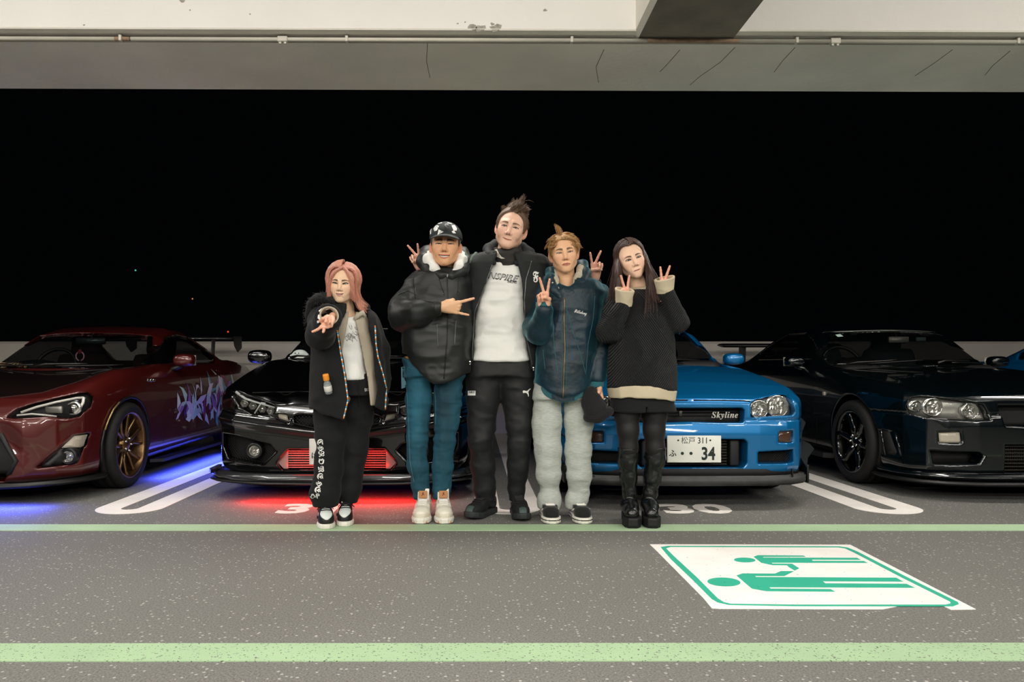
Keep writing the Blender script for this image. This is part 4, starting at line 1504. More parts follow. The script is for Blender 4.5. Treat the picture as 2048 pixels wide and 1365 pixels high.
    obj('mirror_stem', tube([(0.01, 1.99, 1.22), (0.01, 2.02, 1.275)], 0.008, 6), M_BLACKP, mg_)
    m_rim = mat('black_rim', (16, 16, 17), 0.3, metal=0.5, coat=0.5)
    for sd in (1, -1):
        for yw in (0.90, 3.6):
            wheel(c, root, sd, yw, 0.32, 0.225, 0.885, 'twin', m_rim, 0.235)
    # red strips: under the nose and inside the mouth
    RED = (1.0, 0.012, 0.008)
    for nm, loc, sz, pw, rot in (('red_underglow_lamp', (X0, Y0 + 0.03, 0.118), (1.15, 0.03), 11, (math.radians(-12), 0, 0)), ('red_mouth_lamp', (X0, Y0 + 0.045, 0.325), (0.66, 0.02), 0.8, (math.radians(38), 0, 0)), ('red_mouth_lamp', (X0, Y0 + 0.03, 0.225), (0.66, 0.02), 0.8, (math.radians(142), 0, 0))):
        area(nm, loc, sz, pw, RED, rot)
    return c, root


# ------------------------------------------------------------------ dark red coupe
def red_coupe():
    X0, Y0 = -3.385, 4.62
    root = thing('sports_coupe', 'dark red two door coupe with bronze wheels and blue underglow at the left edge', 'car', (X0, Y0, 0), 0.00001)
    root.rotation_euler = (0, 0, 0)
    mp = mat('dark_red_paint', (76, 17, 14), 0.35, metal=0.3, coat=1.0)
    prof = [(0.06, 0.13), (0.03, 0.16), (0.0, 0.32), (0.02, 0.45), (0.07, 0.55), (0.13, 0.62), (0.22, 0.67), (0.5, 0.745), (0.9, 0.815), (1.25, 0.855), (1.7, 0.90), (3.4, 0.93), (4.1, 0.90), (4.22, 0.8), (4.24, 0.45), (4.1, 0.22), (0.3, 0.13)]
    plan = [(0, 0), (0.35, 0.02), (0.55, 0.08), (0.70, 0.19), (0.80, 0.34), (0.86, 0.55), (0.90, 0.85), (0.885, 1.4), (0.875, 2.2), (0.90, 3.3), (0.83, 4.0), (0.6, 4.22), (0, 4.24)]
    sect = [(0, 0.08), (0.83, 0.08), (0.87, 0.22), (0.90, 0.48), (0.895, 0.62), (0.84, 0.80), (0.77, 0.91), (0.74, 1.05), (0, 1.05)]
    gprof = [(1.15, 0.75), (1.22, 0.855), (2.0, 1.185), (2.4, 1.265), (2.75, 1.255), (3.3, 1.12), (3.95, 0.92), (3.9, 0.75)]
    gsect = [(0, 0.65), (0.75, 0.65), (0.725, 0.90), (0.555, 1.20), (0.49, 1.29), (0, 1.31)]
    c = Car(X0, Y0, prof, plan, sect, gprof, gsect, crown=-0.01, kp=0.12, ks=0.10, wheels=[(0.84, 0.31, 0.345), (3.41, 0.31, 0.345)], bow=0.36, belt=0.87)
    def extra(P, d):
        x = np.abs(P[:, 0]); y = P[:, 1]; z = P[:, 2]
        # swelling wings over the wheels
        d = d - 0.035 * np.exp(-((x - 0.74) / 0.12) ** 2 - ((y - 0.84) / 0.42) ** 2) * sst((z - 0.55) / 0.15)
        d = d - 0.03 * np.exp(-((y - 3.4) / 0.5) ** 2) * sst((x - 0.6) / 0.2) * sst((z - 0.4) / 0.2)
        # sculpted cheek between lamp and grille
        d = d + 0.035 * np.exp(-((x - 0.36 - 0.55 * (0.55 - z)) / 0.09) ** 2 - ((z - 0.42) / 0.11) ** 2) * sst((0.9 - y) / 0.4)
        # hollow in the door
        d = d + 0.018 * np.exp(-((z - 0.45) / 0.12) ** 2 - ((y - 2.1) / 0.8) ** 2) * sst((x - 0.6) / 0.2)
        return d
    c.extra = extra
    head = c.xz([(10, 836.5), (31, 820), (60, 810), (97, 801), (130, 793.5), (156, 788), (171, 787), (179, 795), (180, 804), (174, 816), (156, 834), (134, 838.5), (92, 834), (28, 838)])
    fog = c.xz([(70, 936), (111, 901), (145, 872), (174, 868), (166, 893), (149, 928), (110, 934), (75, 938)])
    gr = c.xz([(1, 871), (15, 895), (31, 923), (20, 945), (5, 964)])
    gp = [(-0.02, gr[0][1])] + gr + [(-0.02, gr[-1][1])]
    c.cuts = [(G2(head), 0.07, False, 1.0), (G2(fog), 0.06, False, 1.0), (G2(gp), 0.09, False, 0.7)]
    ws = [(-0.665, 0.89), (-0.3, 0.868), (0.3, 0.868), (0.665, 0.89), (0.50, 1.15), (0.25, 1.172), (-0.25, 1.172), (-0.50, 1.15)]
    sw = [(1.66, 0.905), (2.2, 1.14), (2.5, 1.18), (2.8, 1.16), (3.25, 0.98), (3.1, 0.915)]
    rw = [(-0.46, 2.95), (0.46, 2.95), (0.56, 3.75), (-0.56, 3.75)]
    glassware(c, root, ws, sw, rw, None, False)
    car_body(c, root, mp, lo=(-1.0, -0.12, 0.06), hi=(1.0, 4.35, 1.36))
    cutpatch(c, head, M_MATTE, 'headlight_housing', root, off=-0.062)
    for sgn in (1, -1):
        h = bpy.data.objects.new('headlight', None); COL.objects.link(h); h.parent = root; ORIG[h.name] = Vector((0, 0, 0)); h.empty_display_size = .1
        x, y, z = c.pix([(140, 818)])[0]
        obj('projector_bowl', xf(lathe([(0.001, 0.04), (0.03, 0.03), (0.042, 0.0), (0.045, 0.03)], 24, 'y'), (x * sgn, y + 0.03, z)), M_REFL, h)
        obj('projector_lens', ellm((x * sgn, y + 0.045, z), (0.026, 0.022, 0.026), 16, 10), M_CHROME, h)
        x, y, z = c.pix([(100, 821)])[0]
        obj('inner_reflector', boxm((x * sgn, y + 0.045, z), (0.11, 0.02, 0.045), 0.008, (0, 0, 0)), mat('satin_silver', (150, 148, 140), 0.35, metal=0.7), h)
        mlb = mat('white_light_guide', (214, 212, 204), 0.3, coat=0.4)
        for pts, r in (([(38, 826), (70, 815), (110, 805), (150, 797), (164, 796)], 0.008), ([(164, 796), (163, 806), (156, 818), (146, 828)], 0.010), ([(30, 832), (60, 829), (84, 831), (110, 834)], 0.006)):
            q = c.pix(pts)
            obj('light_guide', tube([(p[0] * sgn, p[1] + 0.02, p[2]) for p in q], r, 6), mlb, h)
        vf = patch(c.lower, head, 'y', -0.6, 0.03, -0.003, 0.004)
        obj('headlight_lens', vf if sgn > 0 else mirror_x(vf), M_LENS, h)
    cutpatch(c, off_poly(fog, -0.002), M_BLACKP, 'fog_panel', root, off=-0.054)
    tl = c.xz([(120, 897), (139, 879), (146, 873), (172, 870), (164, 893), (157, 896)])
    cutpatch(c, tl, M_CLEARL, 'turn_signal', root, off=-0.022, thick=0.01)
    for sgn in (1, -1):
        x, y, z = c.pix([(134, 914)])[0]
        x *= sgn
        f_ = bpy.data.objects.new('fog_lamp', None); COL.objects.link(f_); f_.parent = root; ORIG[f_.name] = Vector((0, 0, 0)); f_.empty_display_size = .1
        obj('fog_ring', xf(lathe([(0.036, 0.03), (0.038, 0.0), (0.05, -0.006), (0.056, 0.01), (0.058, 0.05)], 28, 'y'), (x, y + 0.01, z)), M_BLACKP, f_)
        obj('fog_bowl', xf(lathe([(0.001, 0.026), (0.02, 0.022), (0.037, 0.0)], 24, 'y'), (x, y + 0.012, z)), M_REFL, f_)
        obj('fog_facets', facets(x, y + 0.026, z, 0.05, 0.05, (5, 4), 11), M_REFL, f_, smooth=False)
        obj('fog_lens', xf(lathe([(0.0005, -0.006), (0.02, -0.004), (0.038, 0.002)], 24, 'y'), (x, y + 0.008, z)), M_LENS, f_)
    q = c.pix([(1, 868), (14, 893), (32, 923), (20, 946), (4, 968)])
    strip(c, [tuple(p) for p in q], 0.016, M_MESH, 'grille_surround', root, both=True)
    obj('grille_backing', patch(c.lower, [(-0.5, 0.2), (0.5, 0.2), (0.5, 0.46), (-0.5, 0.46)], 'y', -0.6, 0.05, -0.085, 0.004), M_MATTE, root)
    lip = [(0, -0.03), (0.40, -0.005), (0.60, 0.07), (0.74, 0.19), (0.82, 0.34), (0.86, 0.50)]
    obj('front_lip', hull_lip(lip, 0.118, 0.145, 0.34, 0.006), M_BLACKP, root)
    m_rim = mat('bronze_rim', (128, 100, 70), 0.3, metal=0.9)
    for sd in (1, -1):
        for yw in (0.84, 3.41):
            wheel(c, root, sd, yw, 0.312, 0.235, 0.893, 'twin', m_rim, 0.24)
    # panel gaps on the visible flank and the hood
    for pts in ([(1.42, 0.885), (1.40, 0.7), (1.43, 0.45), (1.47, 0.27)], [(2.68, 0.90), (2.75, 0.7), (2.72, 0.4), (2.6, 0.27)]):
        O = np.array([(1.3, y, z) for y, z in pts], dtype=np.float32)
        T = trace(c.lower, O, np.tile(np.array([-1, 0, 0], dtype=np.float32), (len(O), 1)))
        strip(c, [tuple(p) for p in T], 0.003, M_GAP, 'door_gap', root, both=True)
    O = np.array([(x, y, 1.6) for x, y in ((0.0, 0.20), (0.3, 0.24), (0.52, 0.34), (0.62, 0.55), (0.68, 0.9), (0.69, 1.3))], dtype=np.float32)
    T = trace(c.lower, O, np.tile(np.array([0, 0, -1], dtype=np.float32), (len(O), 1)))
    strip(c, [tuple(p) for p in T], 0.003, M_GAP, 'hood_gap', root, both=True)
    hp = [(0.0, 0.22), (0.3, 0.26), (0.51, 0.36), (0.61, 0.57), (0.665, 0.9), (0.675, 1.34), (0.4, 1.26), (0.0, 1.22)]
    obj('hood', patch(c.lower, hp + [(-x, y) for x, y in hp[1:-1]][::-1], 'z', 1.6, 0.05, 0.002, 0.0), mat('dark_carbon_hood', (18, 9, 8), 0.3, coat=0.8), root)
    # wheel arch flare: black lip, with its gold edge highlight added as a short coloured strip
    A = []
    for k in range(17):
        a = math.radians(200 - 220 * k / 16)
        A.append((0.902, 0.84 + 0.347 * math.cos(a), 0.31 + 0.347 * math.sin(a)))
    O = np.array([(1.3, p[1], p[2]) for p in A], dtype=np.float32)
    T = trace(c.lower, O, np.tile(np.array([-1, 0, 0], dtype=np.float32), (len(O), 1)))
    strip(c, [(p[0] + 0.004, p[1], p[2]) for p in T], 0.010, M_BLACKP, 'arch_flare', root, both=True)
    for pts in (T[3:7],):
        strip(c, [(p[0] + 0.012, p[1] - 0.008, p[2] + 0.01) for p in pts], 0.006, mat('painted_gold_highlight', (176, 150, 104), 0.35, metal=0.7), 'arch_highlight', root)
    sk = [(0.84, 1.25), (0.93, 1.3), (0.93, 2.9), (0.84, 2.95)]
    for sg in (1, -1):
        v, f = prism([(a * sg, b) for a, b in sk], 0.13, 0.155, 'xy')
        obj('side_skirt', (v, f), M_BLACKP, root, smooth=False)
    # side emblem
    T = trace(c.lower, np.array([(1.3, 1.28, 0.775)], dtype=np.float32), np.array([[-1, 0, 0]], dtype=np.float32))[0]
    for k in range(3):
        obj('wing_emblem', boxm((T[0] + 0.003, 1.22 + 0.05 * k, 0.772), (0.008, 0.032, 0.022), 0.003), M_CHROME, root)
    obj('hood_pin', xf(ellm((0, 0, 0), (0.012, 0.012, 0.006), 10, 6), (0.78, 0.36, 0.64)), M_CHROME, root)
    side_mirror(root, mp, 0.90, 1.80, 0.935, (0.092, 0.06, 0.058), sgn=1)
    side_mirror(root, mp, 0.90, 1.80, 0.935, (0.092, 0.06, 0.058), sgn=-1)
    # abstract colour livery on the rear flank: shards of vinyl
    rr = random.Random(12)
    pal = [(226, 236, 232), (214, 206, 228), (180, 214, 210), (232, 220, 232), (90, 160, 176), (150, 100, 176), (150, 40, 110), (60, 40, 110), (130, 30, 60)]
    ms = [mat('livery_vinyl', p, 0.35, coat=0.6) for p in pal]
    def flank(yy, zz):
        O = np.array([(1.3, yy, zz)], dtype=np.float32)
        return trace(c.lower, O, np.array([[-1, 0, 0]], dtype=np.float32))[0]
    for k in range(64):
        t = rr.random()
        yy = 1.75 + 1.45 * t + rr.uniform(-.1, .1)
        zz = 0.52 + rr.gauss(0, 0.10) * (0.45 + t) + 0.14 * t
        zz = min(max(zz, 0.26), 0.84)
        L = rr.uniform(0.05, 0.15); W = rr.uniform(0.015, 0.05)
        a = rr.uniform(0.1, 2.6)
        d = np.array((math.cos(a), math.sin(a))); n = np.array((-d[1], d[0]))
        bend = rr.uniform(-0.05, 0.05)
        P2 = [d * -L, d * -L * .3 + n * (W + bend), d * L * .5 + n * (W * .6 + bend), d * L, d * L * .4 + n * (-W * .5 + bend), d * -L * .4 + n * (-W + bend)]
        P2 = [(yy + p[0], max(0.2, min(zz + p[1], 0.86))) for p in P2]
        if abs(sum(P2[i - 1][0] * P2[i][1] - P2[i][0] * P2[i - 1][1] for i in range(6))) < 0.001: continue
        if any((p[0] - 3.41) ** 2 + (p[1] - 0.31) ** 2 < 0.37 ** 2 for p in P2): continue
        col = ms[min(8, int(rr.random() * 3 + (0 if t < 0.45 else rr.random() * 6)))] if rr.random() < 0.8 else rr.choice(ms)
        vf = patch(c.lower, P2, 'x+', 1.3, 0.05, 0.0012 + 0.00004 * k, 0.0)
        obj('livery_shard', vf, col, root, smooth=True)
    # rear wing
    wg = bpy.data.objects.new('rear_wing', None); COL.objects.link(wg); wg.parent = root; ORIG[wg.name] = Vector((0, 0, 0)); wg.empty_display_size = .1
    obj('wing_blade', xf(prism([(-0.13, 0.0), (-0.06, 0.022), (0.06, 0.018), (0.13, 0.03), (0.13, 0.022), (0.0, -0.004), (-0.1, -0.012)], -0.62, 0.62, 'yz'), (0, 4.12, 1.205)), M_CARBON, wg)
    for sg in (1, -1):
        obj('wing_end_plate', prism([(3.96, 1.23), (4.26, 1.24), (4.26, 1.10), (4.12, 1.05), (4.0, 1.12)], sg * 0.62 - 0.004, sg * 0.62 + 0.004, 'yz'), M_BLACKP, wg, smooth=False)
        obj('wing_stay', prism([(4.06, 1.2), (4.16, 1.2), (4.12, 0.86), (4.02, 0.86)], sg * 0.34 - 0.006, sg * 0.34 + 0.006, 'yz'), M_BLACKP, wg, smooth=False)
    add_cabin(c, root, 1.42, 0.87, -0.34, seat_z=0.24, m_seat=mat('dark_red_seat', (46, 14, 14), 0.85))
    mg_ = bpy.data.objects.new('rear_view_mirror', None); COL.objects.link(mg_); mg_.parent = root; ORIG[mg_.name] = Vector((0, 0, 0)); mg_.empty_display_size = .1
    obj('mirror_case', boxm((0.03, 1.93, 1.105), (0.26, 0.03, 0.062), 0.014), M_BLACKP, mg_)
    obj('mirror_glass', boxm((0.03, 1.912, 1.105), (0.235, 0.004, 0.046), 0), mat('dim_mirror_glass', (70, 84, 82), 0.2, metal=0.6), mg_)
    obj('mirror_stem', tube([(0.03, 1.94, 1.12), (0.03, 1.97, 1.17)], 0.008, 6), M_BLACKP, mg_)
    wiper(root, c, -0.05, 0.52, 1.25); wiper(root, c, -0.6, -0.1, 1.25)
    BLUE = (0.05, 0.08, 1.0)
    area('blue_underglow_lamp', (X0 + 0.90, Y0 + 2.1, 0.122), (0.04, 1.7), 32, BLUE, (0, math.radians(-28), 0))
    area('blue_underglow_lamp', (X0 + 0.1, Y0 + 0.06, 0.108), (1.2, 0.04), 17, BLUE, (math.radians(-26), 0, 0))
    return c, root


# ------------------------------------------------------------------ black-green coupe at the right edge
def dark_coupe():
    X0, Y0 = 3.73, 4.85
    root = thing('sports_coupe', 'very dark green black two door coupe with black wheels at the right edge', 'car', (X0, Y0, 0), 0.00001)
    root.rotation_euler = (0, 0, 0)
    mp = mat('midnight_green_paint', (2, 9, 12), 0.25, spec=0.3, coat=1.0)
    prof = [(0.02, 0.17), (0.0, 0.20), (0.0, 0.50), (0.02, 0.56), (0.04, 0.575), (0.05, 0.665), (0.08, 0.695), (0.15, 0.715), (0.5, 0.775), (0.9, 0.83), (1.3, 0.875), (1.8, 0.925), (3.4, 0.95), (4.45, 0.96), (4.58, 0.9), (4.6, 0.5), (4.5, 0.25), (0.3, 0.15)]
    plan = [(0, 0), (0.45, 0.012), (0.64, 0.05), (0.74, 0.12), (0.815, 0.26), (0.865, 0.46), (0.895, 0.85), (0.88, 1.5), (0.88, 2.8), (0.895, 3.5), (0.85, 4.3), (0.7, 4.55), (0, 4.6)]
    sect = [(0, 0.10), (0.83, 0.10), (0.875, 0.24), (0.90, 0.50), (0.895, 0.64), (0.84, 0.80), (0.78, 0.92), (0.75, 1.05), (0, 1.05)]
    gprof = [(1.2, 0.75), (1.26, 0.865), (1.83, 1.185), (2.25, 1.285), (2.75, 1.28), (3.2, 1.19), (3.85, 0.95), (3.9, 0.8)]
    gsect = [(0, 0.7), (0.765, 0.7), (0.74, 0.92), (0.56, 1.22), (0.50, 1.32), (0, 1.34)]
    c = Car(X0, Y0, prof, plan, sect, gprof, gsect, crown=0.03, kp=0.07, ks=0.08, wheels=[(0.83, 0.315, 0.35), (3.50, 0.315, 0.35)], bow=0.28)
    def extra(P, d):
        x = np.abs(P[:, 0]); y = P[:, 1]; z = P[:, 2]
        d = d - 0.025 * np.exp(-((y - 0.83) / 0.38) ** 2) * sst((x - 0.6) / 0.2) * sst((z - 0.3) / 0.2) * sst((0.85 - z) / 0.2)
        d = d + 0.010 * np.exp(-((z - 0.568) / 0.007) ** 2) * sst((1.0 - y) / 0.3)
        return d
    c.extra = extra
    ab = lambda q: [(abs(x), z) for x, z in q]
    head = ab(c.xz([(1817, 815), (1821, 801), (1828, 796), (1845, 794), (1875, 796), (1909, 800), (1940, 805), (1968, 811), (1976, 826), (1981, 840), (1950, 841), (1900, 838), (1845, 834), (1824, 828)]))
    sig = ab(c.xz([(1878, 866), (1921, 865), (1924, 884), (1920, 887), (1879, 886)]))
    gril = c.xz([(1998, 812), (2012, 852), (2040, 855), (2047, 855), (2047, 812)])
    gm_ = [(abs(x), z) for x, z in gril]
    gril = [(-0.02, gm_[0][1]), gm_[0], gm_[1], (-0.02, gm_[2][1])]
    sid = ab(c.xz([(1862, 903), (1960, 906), (1968, 912), (1958, 928), (1870, 930), (1866, 915)]))
    mid = ab(c.xz([(2012, 891), (2010, 946), (2047, 946), (2047, 891)]))
    mid = [(-0.02, mid[0][1]), mid[0], mid[1], (-0.02, mid[1][1])]
    ven = ab(c.xz([(1768, 862), (1782, 864), (1797, 905), (1794, 912), (1772, 908)]))
    c.cuts = [(G2(head), 0.07, False, 1.0), (G2(sig), 0.016, False, 1.0), (G2(gril), 0.08, False, 0.6), (G2(sid), 0.12, False, 0.8), (G2(mid), 0.12, False, 0.6), (G2(ven), 0.03, False, 0.9)]
    ws = [(-0.665, 0.905), (-0.3, 0.883), (0.3, 0.883), (0.665, 0.905), (0.515, 1.165), (0.3, 1.185), (-0.3, 1.185), (-0.515, 1.165)]
    sw = [(1.72, 0.945), (2.05, 1.11), (2.35, 1.205), (2.8, 1.205), (3.22, 1.02), (3.18, 0.95)]
    rw = [(-0.50, 3.02), (0.50, 3.02), (0.58, 3.62), (-0.58, 3.62)]
    glassware(c, root, ws, sw, rw)
    car_body(c, root, mp)
    cutpatch(c, head, M_HOUSE, 'headlight_housing', root, off=-0.062)
    for sgn in (-1, 1):
        h = bpy.data.objects.new('headlight', None); COL.objects.link(h); h.parent = root; ORIG[h.name] = Vector((0, 0, 0)); h.empty_display_size = .1
        for (px, py), r in (((1835, 813), 0.034), ((1870, 815), 0.058), ((1945, 823), 0.050)):
            x, y, z = c.pix([(px, py)])[0]
            x = abs(x) * sgn
            obj('lamp_bowl', xf(lathe([(0.001, 0.045), (r * 0.5, 0.04), (r * 0.8, 0.022), (r * 0.97, 0.0), (r, -0.002), (r, 0.04)], 28, 'y'), (x, y + 0.022, z)), M_REFL, h)
            obj('lamp_ring', xf(tube([(r * math.cos(2 * math.pi * k / 28), 0, r * math.sin(2 * math.pi * k / 28)) for k in range(29)], 0.004, 6, False), (x, y + 0.018, z)), M_CHROME, h)
            obj('lamp_facets', facets(x, y + 0.036, z, r * 1.2, r * 1.3, (5, 4), 5 + int(r * 1000)), M_REFL, h, smooth=False)
            obj('bulb', ellm((x, y + 0.028, z), (r * 0.4, 0.02, r * 0.22), 10, 6), M_CHROME, h)
        vf = patch(c.lower, head, 'y', -0.6, 0.03, -0.003, 0.004)
        obj('headlight_lens', vf if sgn > 0 else mirror_x(vf), M_LENS, h)
    cutpatch(c, off_poly(sig, 0.004), M_CLEARL, 'turn_signal', root, off=-0.010, thick=0.006)
    gfull = [gril[1], gril[2], (-gril[2][0], gril[2][1]), (-gril[1][0], gril[1][1])]
    obj('grille_backing', patch(c.lower, off_poly(gfull, -0.003), 'y', -0.6, 0.05, -0.074, 0.004), M_MATTE, root)
    cutpatch(c, off_poly(sid, -0.002), M_MATTE, 'side_mouth_backing', root, off=-0.112)
    mfull = [mid[1], mid[2], (-mid[2][0], mid[2][1]), (-mid[1][0], mid[1][1])]
    obj('mouth_backing', patch(c.lower, off_poly(mfull, -0.003), 'y', -0.6, 0.05, -0.112, 0.004), M_MATTE, root)
    zz = [p[1] for p in mfull]; z0, z1 = min(zz), max(zz)
    ic = bpy.data.objects.new('intercooler', None); COL.objects.link(ic); ic.parent = root; ORIG[ic.name] = Vector((0, 0, 0)); ic.empty_display_size = .1
    xw = max(p[0] for p in mfull)
    for k in range(8):
        z = z0 + 0.012 + (z1 - z0 - 0.024) * k / 7
        obj('cooler_bar', boxm((0, 0.07, z), (2 * xw - 0.01, 0.02, 0.008), 0.002), M_COOLER, ic)
    obj('cooler_fins', join(*[boxm((-xw + 0.01 + 0.012 * k, 0.078, (z0 + z1) / 2), (0.002, 0.012, z1 - z0 - 0.01)) for k in range(int(2 * xw / 0.012))]), M_COOLER, ic, kind='stuff')
    cutpatch(c, off_poly(ven, -0.002), M_MATTE, 'vent_backing', root, off=-0.026)
    q = c.pix([(1762, 861), (1766, 885), (1772, 911)])
    strip(c, [tuple(p) for p in q], 0.008, mp, 'vent_fin', root, both=True)
    q = c.pix([(1789, 866), (1797, 890), (1803, 912)])
    strip(c, [tuple(p) for p in q], 0.008, mp, 'vent_fin', root, both=True)
    lip = [(0, -0.045), (0.45, -0.035), (0.66, 0.02), (0.78, 0.11), (0.86, 0.26), (0.885, 0.45)]
    obj('front_lip', hull_lip(lip, 0.105, 0.128, 0.34, 0.007), M_BLACKP, root)
    obj('lip_shelf', hull_lip([(x * 0.985, y + 0.012) for x, y in lip], 0.145, 0.172, 0.3, 0.009), mp, root)
    side_mirror(root, mp, 0.90, 1.80, 0.925, (0.088, 0.06, 0.052), sgn=-1, arm=mp)
    side_mirror(root, mp, 0.90, 1.80, 0.925, (0.088, 0.06, 0.052), sgn=1, arm=mp)
    wiper(root, c, -0.58, -0.02, 1.32); wiper(root, c, 0.08, 0.62, 1.32)
    add_cabin(c, root, 1.42, 0.895, -0.36, seat_y=2.15, m_seat=mat('grey_seat_cloth', (44, 56, 58), 0.9))
    mg_ = bpy.data.objects.new('rear_view_mirror', None); COL.objects.link(mg_); mg_.parent = root; ORIG[mg_.name] = Vector((0, 0, 0)); mg_.empty_display_size = .1
    obj('mirror_case', boxm((0.03, 1.82, 1.12), (0.19, 0.03, 0.062), 0.014), M_BLACKP, mg_)
    obj('mirror_glass', boxm((0.03, 1.803, 1.12), (0.175, 0.004, 0.052), 0), M_MIRG, mg_)
    obj('mirror_stem', tube([(0.03, 1.83, 1.13), (0.03, 1.86, 1.185)], 0.008, 6), M_BLACKP, mg_)
    obj('toll_card_reader', boxm((0.24, 1.83, 1.125), (0.085, 0.02, 0.035), 0.006), mat('teal_grey_plastic', (70, 92, 90), 0.5), root)
    obj('sun_sticker', patch(c.green, [(-0.47, 1.148), (-0.425, 1.152), (-0.43, 1.175), (-0.472, 1.17)], 'y', 0.7, 0.05, 0.001, 0.0), mat('sticker_pale_teal', (190, 214, 206), 0.6), root)
    # header trim that catches the light
    q = [(x, 0.7, 1.196 + 0.012 * (1 - (x / 0.5) ** 2)) for x in np.linspace(-0.52, 0.52, 12)]
    T = trace(c.green, np.array(q, dtype=np.float32), np.tile(np.array([0, 1, 0], dtype=np.float32), (12, 1)))
    obj('windshield_trim', tube([tuple(p) for p in T], 0.006, 6), mat('satin_trim', (110, 112, 108), 0.3, metal=0.7), root)
    m_rim = mat('gloss_black_rim', (10, 10, 11), 0.15, metal=0.3, coat=1.0)
    for sd in (1, -1):
        for yw in (0.83, 3.50):
            wheel(c, root, sd, yw, 0.315, 0.235, 0.895, 'six', m_rim, 0.235)
    O = np.array([(1.3, y, z) for y, z in ((1.42, 0.9), (1.40, 0.7), (1.42, 0.45), (1.46, 0.24))], dtype=np.float32)
    T = trace(c.lower, O, np.tile(np.array([-1, 0, 0], dtype=np.float32), (len(O), 1)))
    strip(c, [tuple(p) for p in T], 0.003, M_GAP, 'door_gap', root, both=True)
    T = trace(c.lower, np.array([(1.3, 1.22, 0.66)], dtype=np.float32), np.array([[-1, 0, 0]], dtype=np.float32))[0]
    for sg in (1, -1):
        obj('side_marker', boxm((sg * (T[0] + 0.002), 1.28, 0.66), (0.012, 0.036, 0.03), 0.004), M_CLEARL, root)
        obj('side_skirt', prism([(sg * 0.80, 1.2), (sg * 0.90, 1.25), (sg * 0.90, 3.1), (sg * 0.80, 3.15)], 0.14, 0.18, 'xy'), M_BLACKP, root, smooth=False)
    wg = bpy.data.objects.new('rear_wing', None); COL.objects.link(wg); wg.parent = root; ORIG[wg.name] = Vector((0, 0, 0)); wg.empty_display_size = .1
    obj('wing_blade', xf(prism([(-0.14, 0.0), (-0.07, 0.03), (0.06, 0.03), (0.14, 0.02), (0.14, 0.01), (0.0, -0.012), (-0.1, -0.02)], -0.71, 0.71, 'yz'), (0, 4.36, 1.135)), M_BLACKP, wg)
    for sg in (1, -1):
        obj('wing_stay', prism([(4.28, 1.13), (4.42, 1.13), (4.42, 0.92), (4.3, 0.92)], sg * 0.45 - 0.02, sg * 0.45 + 0.02, 'yz'), M_BLACKP, wg, smooth=False)
    return c, root


def copy_tree(o, parent=None):
    c = o.copy(); COL.objects.link(c)
    if parent is not None: c.parent = parent
    for ch in list(o.children): copy_tree(ch, c)
    return c


def dash_things():
    t = thing('plush_toy', 'small pale grey plush toy on the dashboard of the black hatchback', 'plush toy', at(601, 716, 6.52))
    c = np.array(at(600, 709, 6.50))
    def f(P):
        d = f_ell(P, c + np.array((0, 0, .006)), (.060, .05, .034))
        d = smin(d, f_ell(P, c + np.array((.075, .0, -.012)), (.034, .02, .011)), .03)
        return smin(d, f_ell(P, c + np.array((-.055, -.02, -.012)), (.03, .02, .010)), .03)
    obj('plush_body', polygonise(f, c - .13, c + .13, .008), mat('pale_grey_plush', (196, 204, 200), .95, sheen=.4), t)
    obj('plush_cushion', xf(ellm((0, 0, 0), (.115, .06, .014)), c + np.array((.01, 0, -.030))), mat('white_plush', (226, 228, 224), .95), t)
    for sx in (-.03, .0): obj('plush_eye', ellm(c + np.array((sx, -.048, .008)), (.005, .004, .006), 8, 6), M_BLACKP, t)
    t = thing('fringed_cloth', 'folded tan fringed cloth on the dashboard at the left of the dark red coupe', 'cloth', at(28, 735, 6.3))
    rr = random.Random(4)
    for k in range(26):
        x = k / 25
        p = at(2 + 52 * x, 732 - 5 * math.sin(x * 3), 6.22 + rr.uniform(-.02, .02))
        q = (p[0] + rr.uniform(-.03, .03), p[1] - .04, p[2] - .022)
        obj('fringe', tube([p, q], .008, 5), mat('tan_fringe', rr.choice(((176, 156, 104), (206, 190, 150), (130, 84, 60))), .9), t)
    obj('cloth_fold', boxm(at(28, 731, 6.27), (.22, .09, .035), .012, (0, .06, 0)), mat('patterned_tan_cloth', (150, 112, 76), .9, var=(60, .6)), t)
    t = thing('mirror_charm', 'pink and black loop charm hanging from the mirror of the dark red coupe', 'charm', at(160, 700, 6.5))
    obj('charm_cord', tube([at(161, 694, 6.5), at(161, 702, 6.5)], .003, 5), M_BLACKP, t)
    obj('charm_knot', ellm(at(160, 704, 6.5), (.02, .015, .022), 10, 7), mat('red_black_knot', (120, 40, 44), .7), t)
    L = [at(160 + 8 * math.sin(a), 713 - 9 * math.cos(a), 6.5) for a in np.linspace(-2.9, 2.9, 16)]
    obj('charm_loop', tube(L, .006, 6), mat('pink_cord', (214, 160, 186), .7), t)


import time as _t
_t0 = _t.time()

CARS = {}
for nm, fn in (("blue", blue_coupe), ('hatch', black_hatch), ('red', red_coupe), ('dark', dark_coupe)):
    CARS[nm] = fn()
    print(nm, round(_t.time() - _t0, 1))

if CARS:
    dash_things()
    o2 = copy_tree(CARS['blue'][1])
    o2.location = (6.47, 4.75, 0)
    o2['label'] = 'blue coupe at the far right edge, mostly hidden behind the dark coupe'
# ================================================================== people: common tools
def nrm(v):
    v = np.asarray(v, dtype=np.float64)
    return v / np.linalg.norm(v)


